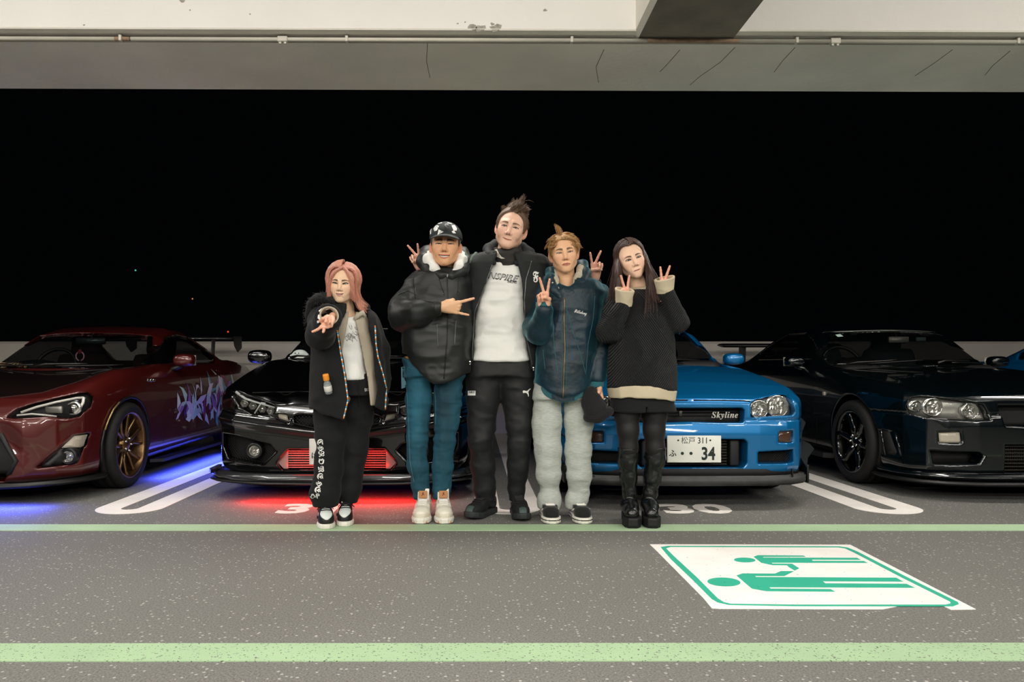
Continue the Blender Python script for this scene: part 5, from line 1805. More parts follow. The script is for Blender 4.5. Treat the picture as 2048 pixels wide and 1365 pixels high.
def hand_field(w, Z, N, right, pose, s=1.0):
    """returns f(P) for a five fingered hand; w wrist, Z finger direction, N palm normal"""
    Z = nrm(Z); N = np.asarray(N, float); N = nrm(N - Z * (N @ Z))
    X = np.cross(Z, N) if right else np.cross(N, Z)
    R = np.stack([X, N, Z]).astype(np.float32)
    w = np.asarray(w, dtype=np.float32)
    FG = {'index': ((.027, .0, .090), (.043, .026, .021), .0088), 'middle': ((.008, .0, .095), (.047, .029, .022), .0090),
          'ring': ((-.011, .0, .090), (.043, .027, .021), .0085), 'pinky': ((-.029, .0, .081), (.033, .020, .018), .0075)}
    cones = []
    for nm, (b, L, r) in FG.items():
        spread, c1, c2, c3 = pose[nm]
        ph = math.radians(spread)
        p = np.array(b)
        cones.append(((0.35 * b[0], 0.0, 0.0), tuple(p), 0.017, r * 1.35, 'palm'))
        th = 0
        rr = r
        for L_, c in zip(L, (c1, c2, c3)):
            th += math.radians(c)
            d = np.array((math.cos(th) * math.sin(ph), math.sin(th), math.cos(th) * math.cos(ph)))
            q = p + d * L_
            cones.append((tuple(p), tuple(q), rr * 1.02, rr * 0.90, nm))
            p, rr = q, rr * 0.91
    t = pose['thumb']
    r = [.0150, .0118, .0100, .0082]
    for i in range(3):
        cones.append((t[i], t[i + 1], r[i], r[i + 1], 'thumb'))
    def f(P):
        q = ((P - w) @ R.T) / s
        palm = None
        fing = {}
        for a, b, ra, rb, nm in cones:
            e = f_cone(q, a, b, ra, rb)
            if nm == 'palm': palm = e if palm is None else smin(palm, e, .012)
            else: fing[nm] = e if nm not in fing else smin(fing[nm], e, .004)
        palm = smin(palm, f_ell(q, (.022, .010, .034), (.017, .014, .028)), .012)
        palm = smin(palm, f_ell(q, (-.022, .006, .036), (.014, .012, .034)), .012)
        palm = smin(palm, f_cone(q, (0, 0, -.055), (0, 0, .0), .020, .023), .02)
        d = palm
        fs = None
        for nm, e in fing.items():
            fs = e if fs is None else np.minimum(fs, e)
        # creases between fingers stay: join each finger to the palm only near the knuckle
        return smin(d, fs, .008) * s
    ext = np.array([0.26, 0.26, 0.26]) * s
    return f, w, s


V_SIGN = {'index': (13, 4, 5, 3), 'middle': (-12, 3, 4, 3), 'ring': (-3, 78, 88, 40), 'pinky': (-6, 76, 86, 40),
          'thumb': ((.026, .008, .028), (.034, .026, .060), (.010, .043, .075), (-.012, .046, .079))}
V_WIDE = {'index': (18, 10, 8, 4), 'middle': (-16, 10, 6, 4), 'ring': (-6, 62, 70, 36), 'pinky': (-14, 54, 64, 36),
          'thumb': ((.026, .008, .028), (.032, .030, .058), (.006, .050, .068), (-.024, .056, .066))}
ROCK = {'index': (16, 3, 4, 2), 'middle': (0, 84, 92, 40), 'ring': (-2, 82, 90, 40), 'pinky': (-12, 6, 6, 4),
        'thumb': ((.026, .008, .028), (.034, .028, .058), (.012, .046, .068), (-.010, .050, .070))}
GRIP = {'index': (3, 48, 66, 34), 'middle': (0, 52, 66, 34), 'ring': (-3, 56, 66, 34), 'pinky': (-6, 58, 66, 34),
        'thumb': ((.026, .008, .028), (.038, .026, .054), (.036, .046, .072), (.024, .056, .088))}


def rotm(yaw, pitch, roll):
    """head frame: x to picture right, y away from the camera, z up. roll>0 leans the crown to picture right"""
    y, p, r = (math.radians(a) for a in (yaw, pitch, roll))
    Rz = np.array([[math.cos(y), -math.sin(y), 0], [math.sin(y), math.cos(y), 0], [0, 0, 1]])
    Rx = np.array([[1, 0, 0], [0, math.cos(p), -math.sin(p)], [0, math.sin(p), math.cos(p)]])
    Ry = np.array([[math.cos(r), 0, math.sin(r)], [0, 1, 0], [-math.sin(r), 0, math.cos(r)]])
    return Ry @ Rz @ Rx


class Head:
    def __init__(s, c, scale, yaw, pitch, roll, prm):
        s.c = np.asarray(c, dtype=np.float32); s.s = scale
        s.R = rotm(yaw, pitch, roll).astype(np.float32)
        p = dict(jaw=0.050, chin=0.020, chinw=0.016, cheek=0.0, face=1.0, brow=0.012, noser=0.0098, nosel=0.0, nosez=-0.036, mouthz=-0.068, mouthw=0.025, smile=0.006, open_=0.0, eyeh=0.0048, eyel=0.0032, eyew=0.0145, eyex=0.032, tilt_eye=0.06, lipup=0.0045, liplo=0.006, skew=0.0, ears=True, adam=0.0)
        p.update(prm)
        s.p = p

    def loc(s, P): return ((P - s.c) @ s.R) / s.s
    def wld(s, q): return np.asarray(q) * s.s @ s.R.T + s.c

    def cran(s, q):
        return smin(f_ell(q, (0, .018, .036), (.0765, .093, .082)), f_ell(q, (0, -.012, .012), (.070, .078, .082)), .03)

    def mouth_curve(s, x):
        p = s.p
        return p['mouthz'] + p['smile'] * (x / p['mouthw']) ** 2 + p['skew'] * x

    def f(s, P):
        q = s.loc(P)
        p = s.p
        x, y, z = q[:, 0], q[:, 1], q[:, 2]
        ax = np.abs(x)
        qm = np.stack([ax, y, z], 1)
        d = s.cran(q)
        # face mask and jaw
        d = smin(d, f_ell(q, (0, -.026, -.030), (.060 * p['face'], .060, .070)), .03)
        jaw = f_cone(qm, (p['jaw'], -.005, -.058), (p['chinw'], -.062, -.094), .020, p['chin'])
        jaw = smin(jaw, f_cone(q, (0, -.066, -.094), (0, -.062, -.096), p['chin'], p['chin']), .02)
        d = smin(d, jaw, .03)
        d = smin(d, f_ell(qm, (.040, -.058, -.020), (.022, .020, .022)), .022)         # cheek bone
        d = smin(d, f_ell(qm, (.030, -.062, -.045), (.020 + p['cheek'], .018 + p['cheek'] * .5, .020)), .022)
        d = smin(d, f_cone(qm, (.014, -.083, .022), (.044, -.066, .022), p['brow'], p['brow'] * .8), .014)
        # sockets
        d = smax(d, -f_ell(qm, (p['eyex'], -.096, -.001), (.020, .012, .0125)), .012)
        # nose
        n = f_cone(q, (0, -.084, .010), (0, -.101 - p['nosel'], p['nosez'] + .004), .0070, p['noser'])
        n = smin(n, f_ell(qm, (.0115, -.091, p['nosez'] - .001), (.0078, .0095, .0075)), .007)
        d = smin(d, n, .010)
        d = smax(d, -f_ell(qm, (.0062, -.098, p['nosez'] - .009), (.0036, .005, .003)), .003)
        # muzzle and lips
        d = smin(d, f_ell(q, (0, -.066, p['mouthz'] - .002), (.032, .021, .024)), .014)
        mz = s.mouth_curve(x)
        edge = np.clip(1 - (x / p['mouthw']) ** 2, 0, 1)
        up = np.exp(-((z - mz - p['open_'] * .5 * edge - p['lipup'] * .6) / (p['lipup'] * .8)) ** 2) * edge * .0026
        lo = np.exp(-((z - mz + p['open_'] * .5 * edge + p['liplo'] * .6) / (p['liplo'] * .8)) ** 2) * edge * .0032
        d = d - np.where(y < -.03, up + lo, 0)
        hw = np.where(edge > 0, p['open_'] * .5 * edge + .0007 * (edge > 0.02), -1)
        slit = np.maximum(np.abs(z - mz) - hw, y + .045)
        d = np.maximum(d, -np.where(edge > 0, slit, 1))
        # smile folds
        d = d + .0016 * np.exp(-((ax - .034 - .3 * (p['mouthz'] + .03 - z) * 0) / .0035) ** 2 - ((z - p['mouthz'] - .010) / .016) ** 2) * (y < -.02) * (1 + 60 * p['smile'])
        # eyes: lids and slit
        ez = (z - p['tilt_eye'] * (ax - p['eyex']))
        lid = f_ell(qm, (p['eyex'], -.0715, .0), (.0168, .0140, .0135))
        d = smin(d, lid, .006)
        e2 = 1 - ((ax - p['eyex']) / p['eyew']) ** 2
        sl = np.maximum(np.maximum(ez - p['eyeh'] * e2, -ez - p['eyel'] * e2), y + .070)
        sl = np.where(e2 > -.3, sl, 1.0)
        d = np.maximum(d, -np.maximum(sl, -(lid + .006) * 0 + sl))
        # ears
        if p['ears']:
            qe = qm - np.array((.0785, .012, -.010), dtype=np.float32)
            c_, s_ = math.cos(.5), math.sin(.5)
            qe = np.stack([qe[:, 0] * c_ - qe[:, 1] * s_, qe[:, 0] * s_ + qe[:, 1] * c_, qe[:, 2]], 1)
            ear = f_ell(qe, (.004, 0, .004), (.0065, .017, .029))
            ear = smin(ear, f_ell(qe, (.0, -.006, -.022), (.006, .009, .011)), .008)
            ear = smax(ear, -f_ell(qe, (.0105, -.002, .006), (.006, .010, .019)), .004)
            d = smin(d, ear, .006)
        return d * s.s

    def colour(s, P, skin, lip, brow, beard=None, blush=(200, 120, 100), brow_w=1.0, lash=1.0):
        q = s.loc(P); p = s.p
        x, y, z = q[:, 0], q[:, 1], q[:, 2]; ax = np.abs(x)
        C = np.tile(np.array(lin(skin), dtype=np.float32), (len(P), 1))
        def mixc(m, rgb):
            nonlocal C
            m = np.clip(m, 0, 1)[:, None]
            C = C * (1 - m) + np.array(lin(rgb), dtype=np.float32) * m
        front = (y < -.02) & (z > -.125) & (z < .1) & (ax < .08)
        mixc(front * .30 * np.exp(-((ax - .042) / .018) ** 2 - ((z + .030) / .016) ** 2), blush)
        mixc(front * .25 * np.exp(-(ax / .012) ** 2 - ((z - p['nosez']) / .010) ** 2), blush)
        ears = (ax > .072) & (z > -.05) & (z < .03)
        mixc(ears * .35, (205, 110, 90))
        if beard is not None:
            m = front * np.clip(1 - (z - (-.060)) / .02, 0, 1) * np.clip(((ax / .05) ** 2 + ((z + .075) / .03) ** 2) - .35, 0, 1)
            mo = front * np.exp(-((z - p['mouthz'] - .013) / .006) ** 2) * (ax < .028)
            mixc(np.maximum(m * .42, mo * .35), beard)
        mz = s.mouth_curve(x)
        edge = np.clip(1 - (x / (p['mouthw'] * .97)) ** 2, 0, 1)
        zz = z - mz
        hi = p['open_'] * .5 * edge + p['lipup'] * 1.5 * np.sqrt(edge) * (1 - .25 * np.exp(-(x / .004) ** 2))
        lo = p['open_'] * .5 * edge + p['liplo'] * 1.45 * np.sqrt(edge)
        inl = (edge > 0.01) & (zz < hi) & (zz > -lo) & front
        mixc(inl * .85, lip)
        mixc(front * (edge > 0.0) * (np.abs(zz) < p['open_'] * .5 * edge + .0011) * 1.0, (74, 28, 24))
        # brows
        t = np.clip((ax - .013) / .034, 0, 1)
        bz = .0185 + .006 * np.sin(t * 2.2) - .004 * t + p.get('browz', 0)
        bw = (.0042 - .0026 * t ** 2) * brow_w
        mb = (ax > .012) & (ax < .050) & front
        mixc(mb * np.clip(1.6 - np.abs(z - bz) / bw, 0, 1) * .95, brow)
        # lashes and inside of the eye slit
        ez = z - p['tilt_eye'] * (ax - p['eyex'])
        e2 = 1 - ((ax - p['eyex']) / (p['eyew'] * 1.10)) ** 2
        up_ = p['eyeh'] * e2
        m = front & (e2 > 0) & (ez > up_ - .0030) & (ez < up_ + .0020 * lash)
        mixc(m * 1.0, (20, 13, 12))
        m = front & (e2 > 0) & (ez < up_) & (ez > -p['eyel'] * e2)
        mixc(m * .9, (36, 24, 22))
        m = front & (e2 > -.1) & (ez < -p['eyel'] * e2 + .0004) & (ez > -p['eyel'] * e2 - .0016)
        mixc(m * .45, (110, 66, 54))
        # nostrils
        m = front * np.exp(-((ax - .0065) / .0032) ** 2 - ((z - p['nosez'] + .0085) / .0024) ** 2) * (y < -.085)
        mixc(m * .8, (70, 34, 28))
        return C

    def eyes(s, root, iris=(46, 30, 22)):
        mw = mat('eye', (225, 222, 215), 0.12, coat=1.0, vcol=True)
        for sg in (-1, 1):
            v, f = lathe([(max(1e-4, math.sin(math.pi * i / 14)), -math.cos(math.pi * i / 14)) for i in range(15)], 18, 'y')
            r = .0126
            col = np.tile(np.array(lin((228, 222, 214))), (len(v), 1))
            a = np.degrees(np.arccos(np.clip(-v[:, 1] / np.maximum(np.linalg.norm(v, axis=1), 1e-6), -1, 1)))
            col[a < 33] = lin(iris)
            col[a < 15] = lin((8, 7, 7))
            q = v * r + np.array((sg * s.p['eyex'], -.0705, 0.0004))
            obj('eye', (s.wld(q), f), mw, root, cols=col)

    def teeth(s, root):
        p = s.p
        n = 13
        w = p['mouthw'] * .86
        for k in range(10):
            x0 = -w + 2 * w * k / 10; x1 = x0 + 2 * w / 10
            xm = (x0 + x1) / 2
            y = -.0790 + (xm / .03) ** 2 * .009
            mz = s.mouth_curve(np.array([xm]))[0]
            vf = boxm((xm, y, mz + .0012), (2 * w / 10 * .96, .005, .0085), .0012)
            obj('tooth', (s.wld(vf[0]), vf[1]), M_TOOTH, root)


M_TOOTH = mat('tooth_enamel', (236, 230, 218), 0.25)
M_SKIN = mat('skin', (220, 180, 150), 0.48, vcol=True)
M_SKIN.node_tree.nodes['Principled BSDF'].inputs['Subsurface Weight'].default_value = 0.12
M_SKIN.node_tree.nodes['Principled BSDF'].inputs['Subsurface Radius'].default_value = (0.012, 0.005, 0.003)


def strands(A, r0, r1, n=3, seed=0):
    """A: (S, K, 3) centre lines -> tapered tubes"""
    A = np.asarray(A, dtype=np.float64)
    S, K, _ = A.shape
    T = np.gradient(A, axis=1)
    T /= np.maximum(np.linalg.norm(T, axis=2), 1e-9)[..., None]
    ref = np.array((0.31, 0.83, 0.47))
    U = np.cross(T, ref); U /= np.maximum(np.linalg.norm(U, axis=2), 1e-6)[..., None]
    W = np.cross(T, U)
    t = np.linspace(0, 1, K)
    rad = (np.asarray(r0).reshape(-1, 1) * (1 - t[None] ** 1.6) + np.asarray(r1).reshape(-1, 1) * t[None] ** 1.6)
    V = np.empty((S, K, n, 3))
    for k in range(n):
        a = 2 * math.pi * k / n
        V[:, :, k] = A + (U * math.cos(a) + W * math.sin(a)) * rad[..., None]
    idx = np.arange(S * K * n).reshape(S, K, n)
    q = [np.stack([idx[:, :-1, k], idx[:, :-1, (k + 1) % n], idx[:, 1:, (k + 1) % n], idx[:, 1:, k]], -1).reshape(-1, 4) for k in range(n)]
    return V.reshape(-1, 3), np.concatenate(q)


def joinq(*vfs):
    """join quad-array meshes"""
    V, Fc, n = [], [], 0
    for v, f in vfs:
        V.append(np.asarray(v)); Fc.append(np.asarray(f) + n); n += len(v)
    return np.concatenate(V), np.concatenate(Fc)


class Person:
    def __init__(s, D, label, foot_px):
        s.D = D
        s.k = D / F
        x = (foot_px - CX) * s.k
        s.root = thing('person', label, 'person', (x, D, 0.0), 0.0, None)
        s.skinvf = []; s.skincol = []
        s.tg = {}

    def pt(s, px, py, dd=0.0): return at(px, py, s.D + dd)
    def r(s, rp, dd=0.0): return rp * (s.D + dd) / F

    def chain(s, L):
        """(px, py, depth offset, radius px)"""
        return [(s.pt(a, b, c), s.r(rp, c)) for a, b, c, rp in L]

    def rows(s, T, ry=None, dy=0.0):
        """(py, xl, xr, ry[, dy]) -> slices table; silhouette px at depth D"""
        out = []
        for row in T:
            py, xl, xr, ry_ = row[:4]
            d_ = row[4] if len(row) > 4 else dy
            z = CAMH - (py - CY) * s.k
            out.append((z, ((xl + xr) / 2 - CX) * s.k, s.D + d_, (xr - xl) / 2 * s.k, ry_))
        return out

    def pxz(s, pts, dd=-0.13):
        k = (s.D + dd) / F
        return [((x - CX) * k, CAMH - (y - CY) * k) for x, y in pts]

    def zpx(s, py, dd=0.0): return CAMH - (py - CY) * (s.D + dd) / F

    def cloth(s, name, f, lo, hi, m, h=0.008, wr=None, seed=0, lip=1.6, label=None, project=2, kind=None, decalbase=True):
        P, Fc = polygonise(f, lo, hi, h, lip=lip, project=project)
        if wr: P = wrinkle(P, Fc, wr, seed)
        o = obj(name, (P, Fc), m, s.root, label=label, kind=kind)
        if decalbase: s.tg[name] = (P, Fc)
        return o

    def bvh(s, *names):
        V, Fc, n = [], [], 0
        for nm in names:
            v, f = s.tg[nm]
            V += [tuple(map(float, p)) for p in v]; Fc += (np.asarray(f) + n).tolist(); n += len(v)
        return BVHTree.FromPolygons(V, Fc)

    def skin(s, P, Fc, col):
        s.skinvf.append((P, Fc)); s.skincol.append(col)

    def finish_skin(s):
        v, f = joinq(*s.skinvf)
        obj('body', (v, f), M_SKIN, s.root, cols=np.concatenate(s.skincol))


def ray_px(bvh, px, py, lift=0.002):
    d = Vector(((px - CX) / F, 1.0, -(py - CY) / F)).normalized()
    o = Vector((0, 0, CAMH)) + d * 2.0
    h = bvh.ray_cast(o, d)
    if h[0] is None: return None
    return h[0] - d * lift


def decal(name, vf2, bvh, m, root, lift=0.0025, maxlen=3.0, label=None):
    """flat shape in photo pixels laid on to a garment"""
    v = np.asarray(vf2[0], dtype=float)
    v3 = np.stack([v[:, 0], v[:, 1], np.zeros(len(v))], 1)
    v, f = subdiv_long((v3, vf2[1]), maxlen)
    out = []
    last = None
    for p in v:
        q = ray_px(bvh, p[0], p[1], lift)
        out.append(q)
    good = [q for q in out if q is not None]
    if not good: return None
    dm = sum(q.y for q in good) / len(good)
    out = [q if q is not None else Vector(at(p[0], p[1], dm)) for q, p in zip(out, v)]
    f = [q for q in f if max(out[i].y for i in q) - min(out[i].y for i in q) < 0.08]
    bm = bmesh.new()
    vs = [bm.verts.new(q) for q in out]
    for q in f:
        try: bm.faces.new([vs[i] for i in q])
        except ValueError: pass
    bm.normal_update()
    for q in bm.faces:
        if q.normal.y > 0: q.normal_flip()
    return obj(name, bm2(bm), m, root, smooth=False, label=label)


def dpoly(pts):
    v, f = tri2d(pts, 6)
    return v, f


def dtext(txt, cx, cy, w, h, rot=0.0, bold=0.0, shear=0.0, spacing=1.0):
    """text scaled into a w x h px box, rotated (degrees, clockwise in the picture)"""
    v, f = text_mesh(txt, 1.0, bold, shear, res=2, spacing=spacing)
    v = np.array(v)[:, :2]
    lo, hi = v.min(0), v.max(0)
    v = (v - (lo + hi) / 2) / np.maximum(hi - lo, 1e-6) * np.array((w, h))
    v[:, 1] *= -1
    a = math.radians(rot)
    v = np.stack([v[:, 0] * math.cos(a) - v[:, 1] * math.sin(a), v[:, 0] * math.sin(a) + v[:, 1] * math.cos(a)], 1)
    return v + np.array((cx, cy)), f


def dline(name, pts, bvh, r, m, root, lift=0.001, step=4, label=None):
    """cord on a garment along a px polyline"""
    P = []
    for (x0, y0), (x1, y1) in zip(pts[:-1], pts[1:]):
        n = max(1, int(math.hypot(x1 - x0, y1 - y0) / step))
        for k in range(n): P.append((x0 + (x1 - x0) * k / n, y0 + (y1 - y0) * k / n))
    P.append(pts[-1])
    Q = [ray_px(bvh, a, b, lift) for a, b in P]
    Q = [q for q in Q if q is not None]
    Q2 = Q[:1]
    for q in Q[1:]:
        if abs(q.y - Q2[-1].y) < 0.06: Q2.append(q)
    if len(Q2) < 2: return None
    return obj(name, tube(Q2, r, 6), m, root, label=label)


def shoe(pers, px, py, dd, length, width, yaw, mats, style, name='shoe', label=None):
    """px,py: sole centre under the ankle on the ground picture; yaw degrees, 0 = toe to the camera, + toes to picture left"""
    g = bpy.data.objects.new(name, None); COL.objects.link(g); g.parent = pers.root; g.empty_display_size = 0.05
    ORIG[g.name] = ORIG[pers.root.name]
    if label: g['label'] = label
    x0 = (px - CX) * (pers.D + dd) / F; y0 = pers.D + dd
    a = math.radians(yaw)
    R = np.array([[math.cos(a), math.sin(a), 0], [-math.sin(a), math.cos(a), 0], [0, 0, 1]], dtype=np.float32)   # local -> rows
    def loc(P): return (P - np.array((x0, y0, 0), dtype=np.float32)) @ R.T
    def wld(q): return np.asarray(q) @ R + np.array((x0, y0, 0))
    L, W = length, width
    sole_t = style.get('sole', 0.03)
    hi_ = style.get('high', 0.10)
    def outline(q, grow=0.0):
        # sole outline: heel at +0.28L, toe at -0.72L
        y = q[:, 1]
        t = np.clip((0.28 * L - y) / L, 0, 1)
        w = W * .5 * np.interp(t, [0, .04, .12, .35, .55, .72, .88, .96, 1.0], [.45, .62, .74, .72, .84, 1.0, .86, .60, .30])
        e = np.maximum(np.abs(q[:, 0]) - w, np.maximum(y - 0.28 * L, -0.72 * L - y))
        return e - grow
    def fsole(P):
        q = loc(P)
        z = q[:, 2]
        up = style.get('toe_up', 0.0) * sst((-.35 * L - q[:, 1]) / (.4 * L))
        return smax(outline(q, .003), np.maximum(up - z, z - sole_t - up), .010)
    def fup(P):
        q = loc(P)
        qw = q * np.array((.76, 1, 1), dtype=np.float32)
        d = f_chain(qw, [((0, .17 * L, sole_t + .03), .034), ((0, .02 * L, sole_t + .048), .036), ((0, -.25 * L, sole_t + .030), .038), ((0, -.50 * L, sole_t + .014), .034), ((0, -.60 * L, sole_t + .010), .030)], .02)
        d = smin(d, f_cone(q, (0, .14 * L, sole_t + .03), (0, .13 * L, hi_), .035, style.get('collar', .037)), .03)
        w = W * .47
        d = smax(d, outline(q, -.002), .012)
        d = np.maximum(d, sole_t - .004 - q[:, 2])
        d = np.maximum(d, q[:, 2] - hi_)
        return d
    lo = wld([(-.2, -.25, 0)])[0] * 0 + np.array((x0 - .24, y0 - .28, -.004)); hi = np.array((x0 + .24, y0 + .24, hi_ + .03))
    h = 0.005
    P, Fc = polygonise(fsole, lo, hi, h, lip=1.6)
    P[:, 2] = np.maximum(P[:, 2], 0.0034)
    obj('sole', (P, Fc), mats['sole'], g)
    if 'foxing' in mats:
        def ffox(P):
            q = loc(P)
            e = outline(q, .0045)
            return np.maximum(smax(e, np.abs(q[:, 2] - sole_t * .62) - .0035, .003), -outline(q, -.004))
        P, Fc = polygonise(ffox, lo, hi, .0035, lip=1.6)
        obj('foxing_stripe', (P, Fc), mats['foxing'], g)
    P, Fc = polygonise(fup, lo, hi, h, lip=1.7)
    obj('upper', (P, Fc), mats['upper'], g)
    def over(nm, region, m, grow=.003):
        def fo(P):
            q = loc(P)
            return np.maximum(np.maximum(fup(P) - grow, -(fup(P) + .006)), region(q))
        P, Fc = polygonise(fo, lo, hi, .004, lip=1.8, project=1)
        if len(P): obj(nm, (P, Fc), m, g)
    for nm, reg, m, gr in style.get('overlays', lambda L, W, st: [])(L, W, sole_t): over(nm, reg, mats[m], gr)
    # tongue and laces
    if 'tongue' in mats:
        tl = style.get('tongue', (.09, .030))
        vf = boxm((0, -.035 * 1 + .0, hi_ - .006), (tl[1] * 2, .012, tl[0]), .005, (math.radians(-style.get('tongue_tilt', 24)), 0, 0))
        obj('tongue', (wld(vf[0]), vf[1]), mats['tongue'], g)
    if 'lace' in mats:
        n = style.get('laces', 5)
        f0 = fup
        for k in range(n):
            t = k / max(n - 1, 1)
            y = -.17 * L - (.22 * L) * t
            pts = []
            for xx in np.linspace(-.026, .026, 7):
                O = wld([(xx, y - .004 * math.cos(xx * 60), .22)])[0]
                Tt = trace(f0, np.array([O], dtype=np.float32), np.array([[0, 0, -1]], dtype=np.float32), 0.3, 60)[0]
                pts.append((Tt[0], Tt[1], Tt[2] + .004))
            obj('lace', tube(pts, .0042, 5), mats['lace'], g)
        # bow
        O = wld([(0, -.06 * L, .22)])[0]
        for sg in (-1, 1):
            c = wld([(0, -.075 * L, hi_ - .022)])[0]
            e = wld([(sg * .045, -.10 * L, hi_ - .045)])[0]
            m_ = wld([(sg * .030, -.16 * L, hi_ - .022)])[0]
            obj('lace_end', tube([c, m_, e], .0028, 5), mats['lace'], g)
    return g, wld, fup


def hair_cap(head, poly, grow=0.010, h=0.004, extra=None):
    """scalp-hugging hair body: polygon in head (y, z), extruded sideways"""
    def f(P):
        q = head.loc(P)
        d = (head.cran(q) - grow)
        d = np.maximum(d, -(head.cran(q) + .006))
        d = smax(d, f_poly(q[:, 1], q[:, 2], poly), .006)
        if extra: d = extra(q, d)
        return d * head.s
    c = head.c
    return polygonise(f, c - .19 * head.s, c + .19 * head.s, h, lip=1.6, project=1)


def scalp_dirs(n, rng, ok):
    out = []
    while len(out) < n:
        v = rng.normal(size=(n * 3, 3))
        v /= np.linalg.norm(v, axis=1)[:, None]
        p = v * np.array((.077, .094, .083)) + np.array((0, .016, .036))
        p[:, 1] = np.where(p[:, 1] < -.03, p[:, 1] * 1.05, p[:, 1])
        m = ok(p)
        out += list(np.concatenate([p, v], 1)[m])
    return np.array(out[:n])


def face_skin(pers, head, neck_to, neck_r, skin, lip, brow, h=0.0021, **kw):
    """head and neck in one fine piece"""
    nt = [np.asarray(q, dtype=np.float32) for q in neck_to]
    c = head.c
    na = head.wld((0, .012, -.055)).astype(np.float32)
    def f(P):
        d = head.f(P)
        n = f_cone(P, na, nt[0], neck_r[0], neck_r[1])
        if len(nt) > 1: n = smin(n, f_cone(P, nt[0], nt[1], neck_r[1], neck_r[2]), .04)
        return smin(d, n, .018)
    lo = np.minimum(c - np.array((.12, .14, .14)) * head.s, np.min(nt, 0) - .07)
    hi = np.maximum(c + np.array((.12, .15, .15)) * head.s, np.max(nt, 0) + .07)
    lo[2] = min(q[2] for q in nt) - .02
    P, Fc = polygonise(f, lo, hi, h, lip=1.9, project=1)
    col = head.colour(P, skin, lip, brow, **kw)
    pers.skin(P, Fc, col)


def hand_skin(pers, w, Z, N, right, pose, s, skin, h=0.0023, fore=None):
    f0, w, s = hand_field(w, Z, N, right, pose, s)
    Z = nrm(Z)
    if fore is not None:
        fa = np.asarray(fore, dtype=np.float32)
        f = lambda P: smin(f0(P), f_cone(P, w, fa, .025 * s, .032), .02)
    else:
        f = f0
    c = w + Z * .085 * s
    lo, hi = c - .125 * s, c + .125 * s
    P, Fc = polygonise(f, lo, hi, h, lip=1.5, project=1)
    # keep what lies in front of the cuff
    col = np.tile(np.array(lin(skin), dtype=np.float32), (len(P), 1))
    q = (P - w) @ Z / s
    m = np.clip((q - .10) / .09, 0, 1)[:, None] * .28
    col = col * (1 - m) + np.array(lin((222, 140, 120)), dtype=np.float32) * m
    pers.skin(P, Fc, col)


def body_core(pers, L, skin, h=0.012):
    """coarse hidden trunk and limbs under the clothes: list of chains"""
    chs = [pers.chain(c) for c in L]
    def f(P):
        d = None
        for c in chs:
            e = f_chain(P, c, .01)
            d = e if d is None else smin(d, e, .05)
        return d
    A = np.array([p for c in chs for p, r in c]); r = max(r for c in chs for p, r in c)
    P, Fc = polygonise(f, A.min(0) - r - .02, A.max(0) + r + .02, h, lip=1.5, project=1)
    pers.skin(P, Fc, np.tile(np.array(lin(skin), dtype=np.float32), (len(P), 1)))
# ------------------------------------------------------------------ garments: materials
M_BLKCLOTH = mat('black_sweat_cloth', (10, 12, 13), 0.9, bump=(350, 0.25, 0.002), sheen=0.06)
M_BLKNYLON = mat('black_nylon', (19, 23, 22), 0.5, bump=(240, 0.2, 0.002), sheen=0.05)
M_BLKTRACK = mat('black_track_cloth', (13, 15, 16), 0.65, bump=(60, 0.2, 0.005), sheen=0.04)
M_CHARJKT = mat('charcoal_jacket_cloth', (20, 24, 24), 0.78, bump=(300, 0.2, 0.002), sheen=0.06)
M_WHITET = mat('white_cotton', (222, 222, 217), 0.85, bump=(22, 0.35, 0.012))
M_BEIGE = mat('beige_jersey', (168, 158, 140), 0.85, bump=(26, 0.3, 0.010))
M_CREAM = mat('cream_rib_knit', (206, 192, 164), 0.9, bump=(160, 0.6, 0.005, (6, 6, 0.3)))
M_DENIM = mat('blue_denim', (25, 78, 96), 0.8, bump=(300, 0.4, 0.002), var=(5, 0.6, (1, 1, 0.4)))
M_DENIMS = mat('denim_stitching', (70, 108, 120), 0.8)
M_VELVET = mat('teal_velvet', (3, 32, 44), 0.5, bump=(11, 0.6, 0.018), var=(7, 0.5), sheen=0.5)
M_VELVET.node_tree.nodes['Principled BSDF'].inputs['Sheen Tint'].default_value = (0.25, 0.75, 0.85, 1)
M_TEALRIB = mat('pale_teal_rib', (34, 98, 108), 0.85, bump=(160, 0.6, 0.005, (6, 6, 0.3)), sheen=0.3)
M_SHERPA = mat('sherpa_fleece', (186, 176, 152), 0.95, bump=(130, 1.0, 0.012), sheen=0.5)
M_GREYSW = mat('grey_marl_jersey', (172, 177, 170), 0.9, bump=(200, 0.3, 0.003), var=(110, 0.16, (0.35, 0.35, 3)))
M_BEANIE = mat('charcoal_knit', (24, 24, 26), 0.95, bump=(140, 0.8, 0.006), sheen=0.1)
M_TIGHTS = mat('sheer_black_tights', (15, 12, 13), 0.6, sheen=0.22)
M_TIGHTS.node_tree.nodes['Principled BSDF'].inputs['Sheen Tint'].default_value = (0.5, 0.35, 0.32, 1)
M_LEATHER = mat('black_leather', (14, 16, 16), 0.27, coat=0.35, bump=(30, 0.35, 0.008))
M_RUBBER = mat('black_rubber', (15, 15, 15), 0.6, bump=(60, 0.3, 0.003))
M_ZIP = mat('zip_teeth', (96, 98, 98), 0.35, metal=0.8)
M_ZIPD = mat('dark_zip', (30, 34, 34), 0.4, metal=0.4)
M_PRINTW = mat('white_print', (226, 226, 222), 0.7)
M_PRINTK = mat('black_print', (34, 35, 36), 0.7)
M_LEATHW = mat('white_leather', (228, 222, 208), 0.5, bump=(40, 0.2, 0.004))
M_SHOEB = mat('shoe_black', (19, 20, 21), 0.6, bump=(60, 0.2, 0.003))
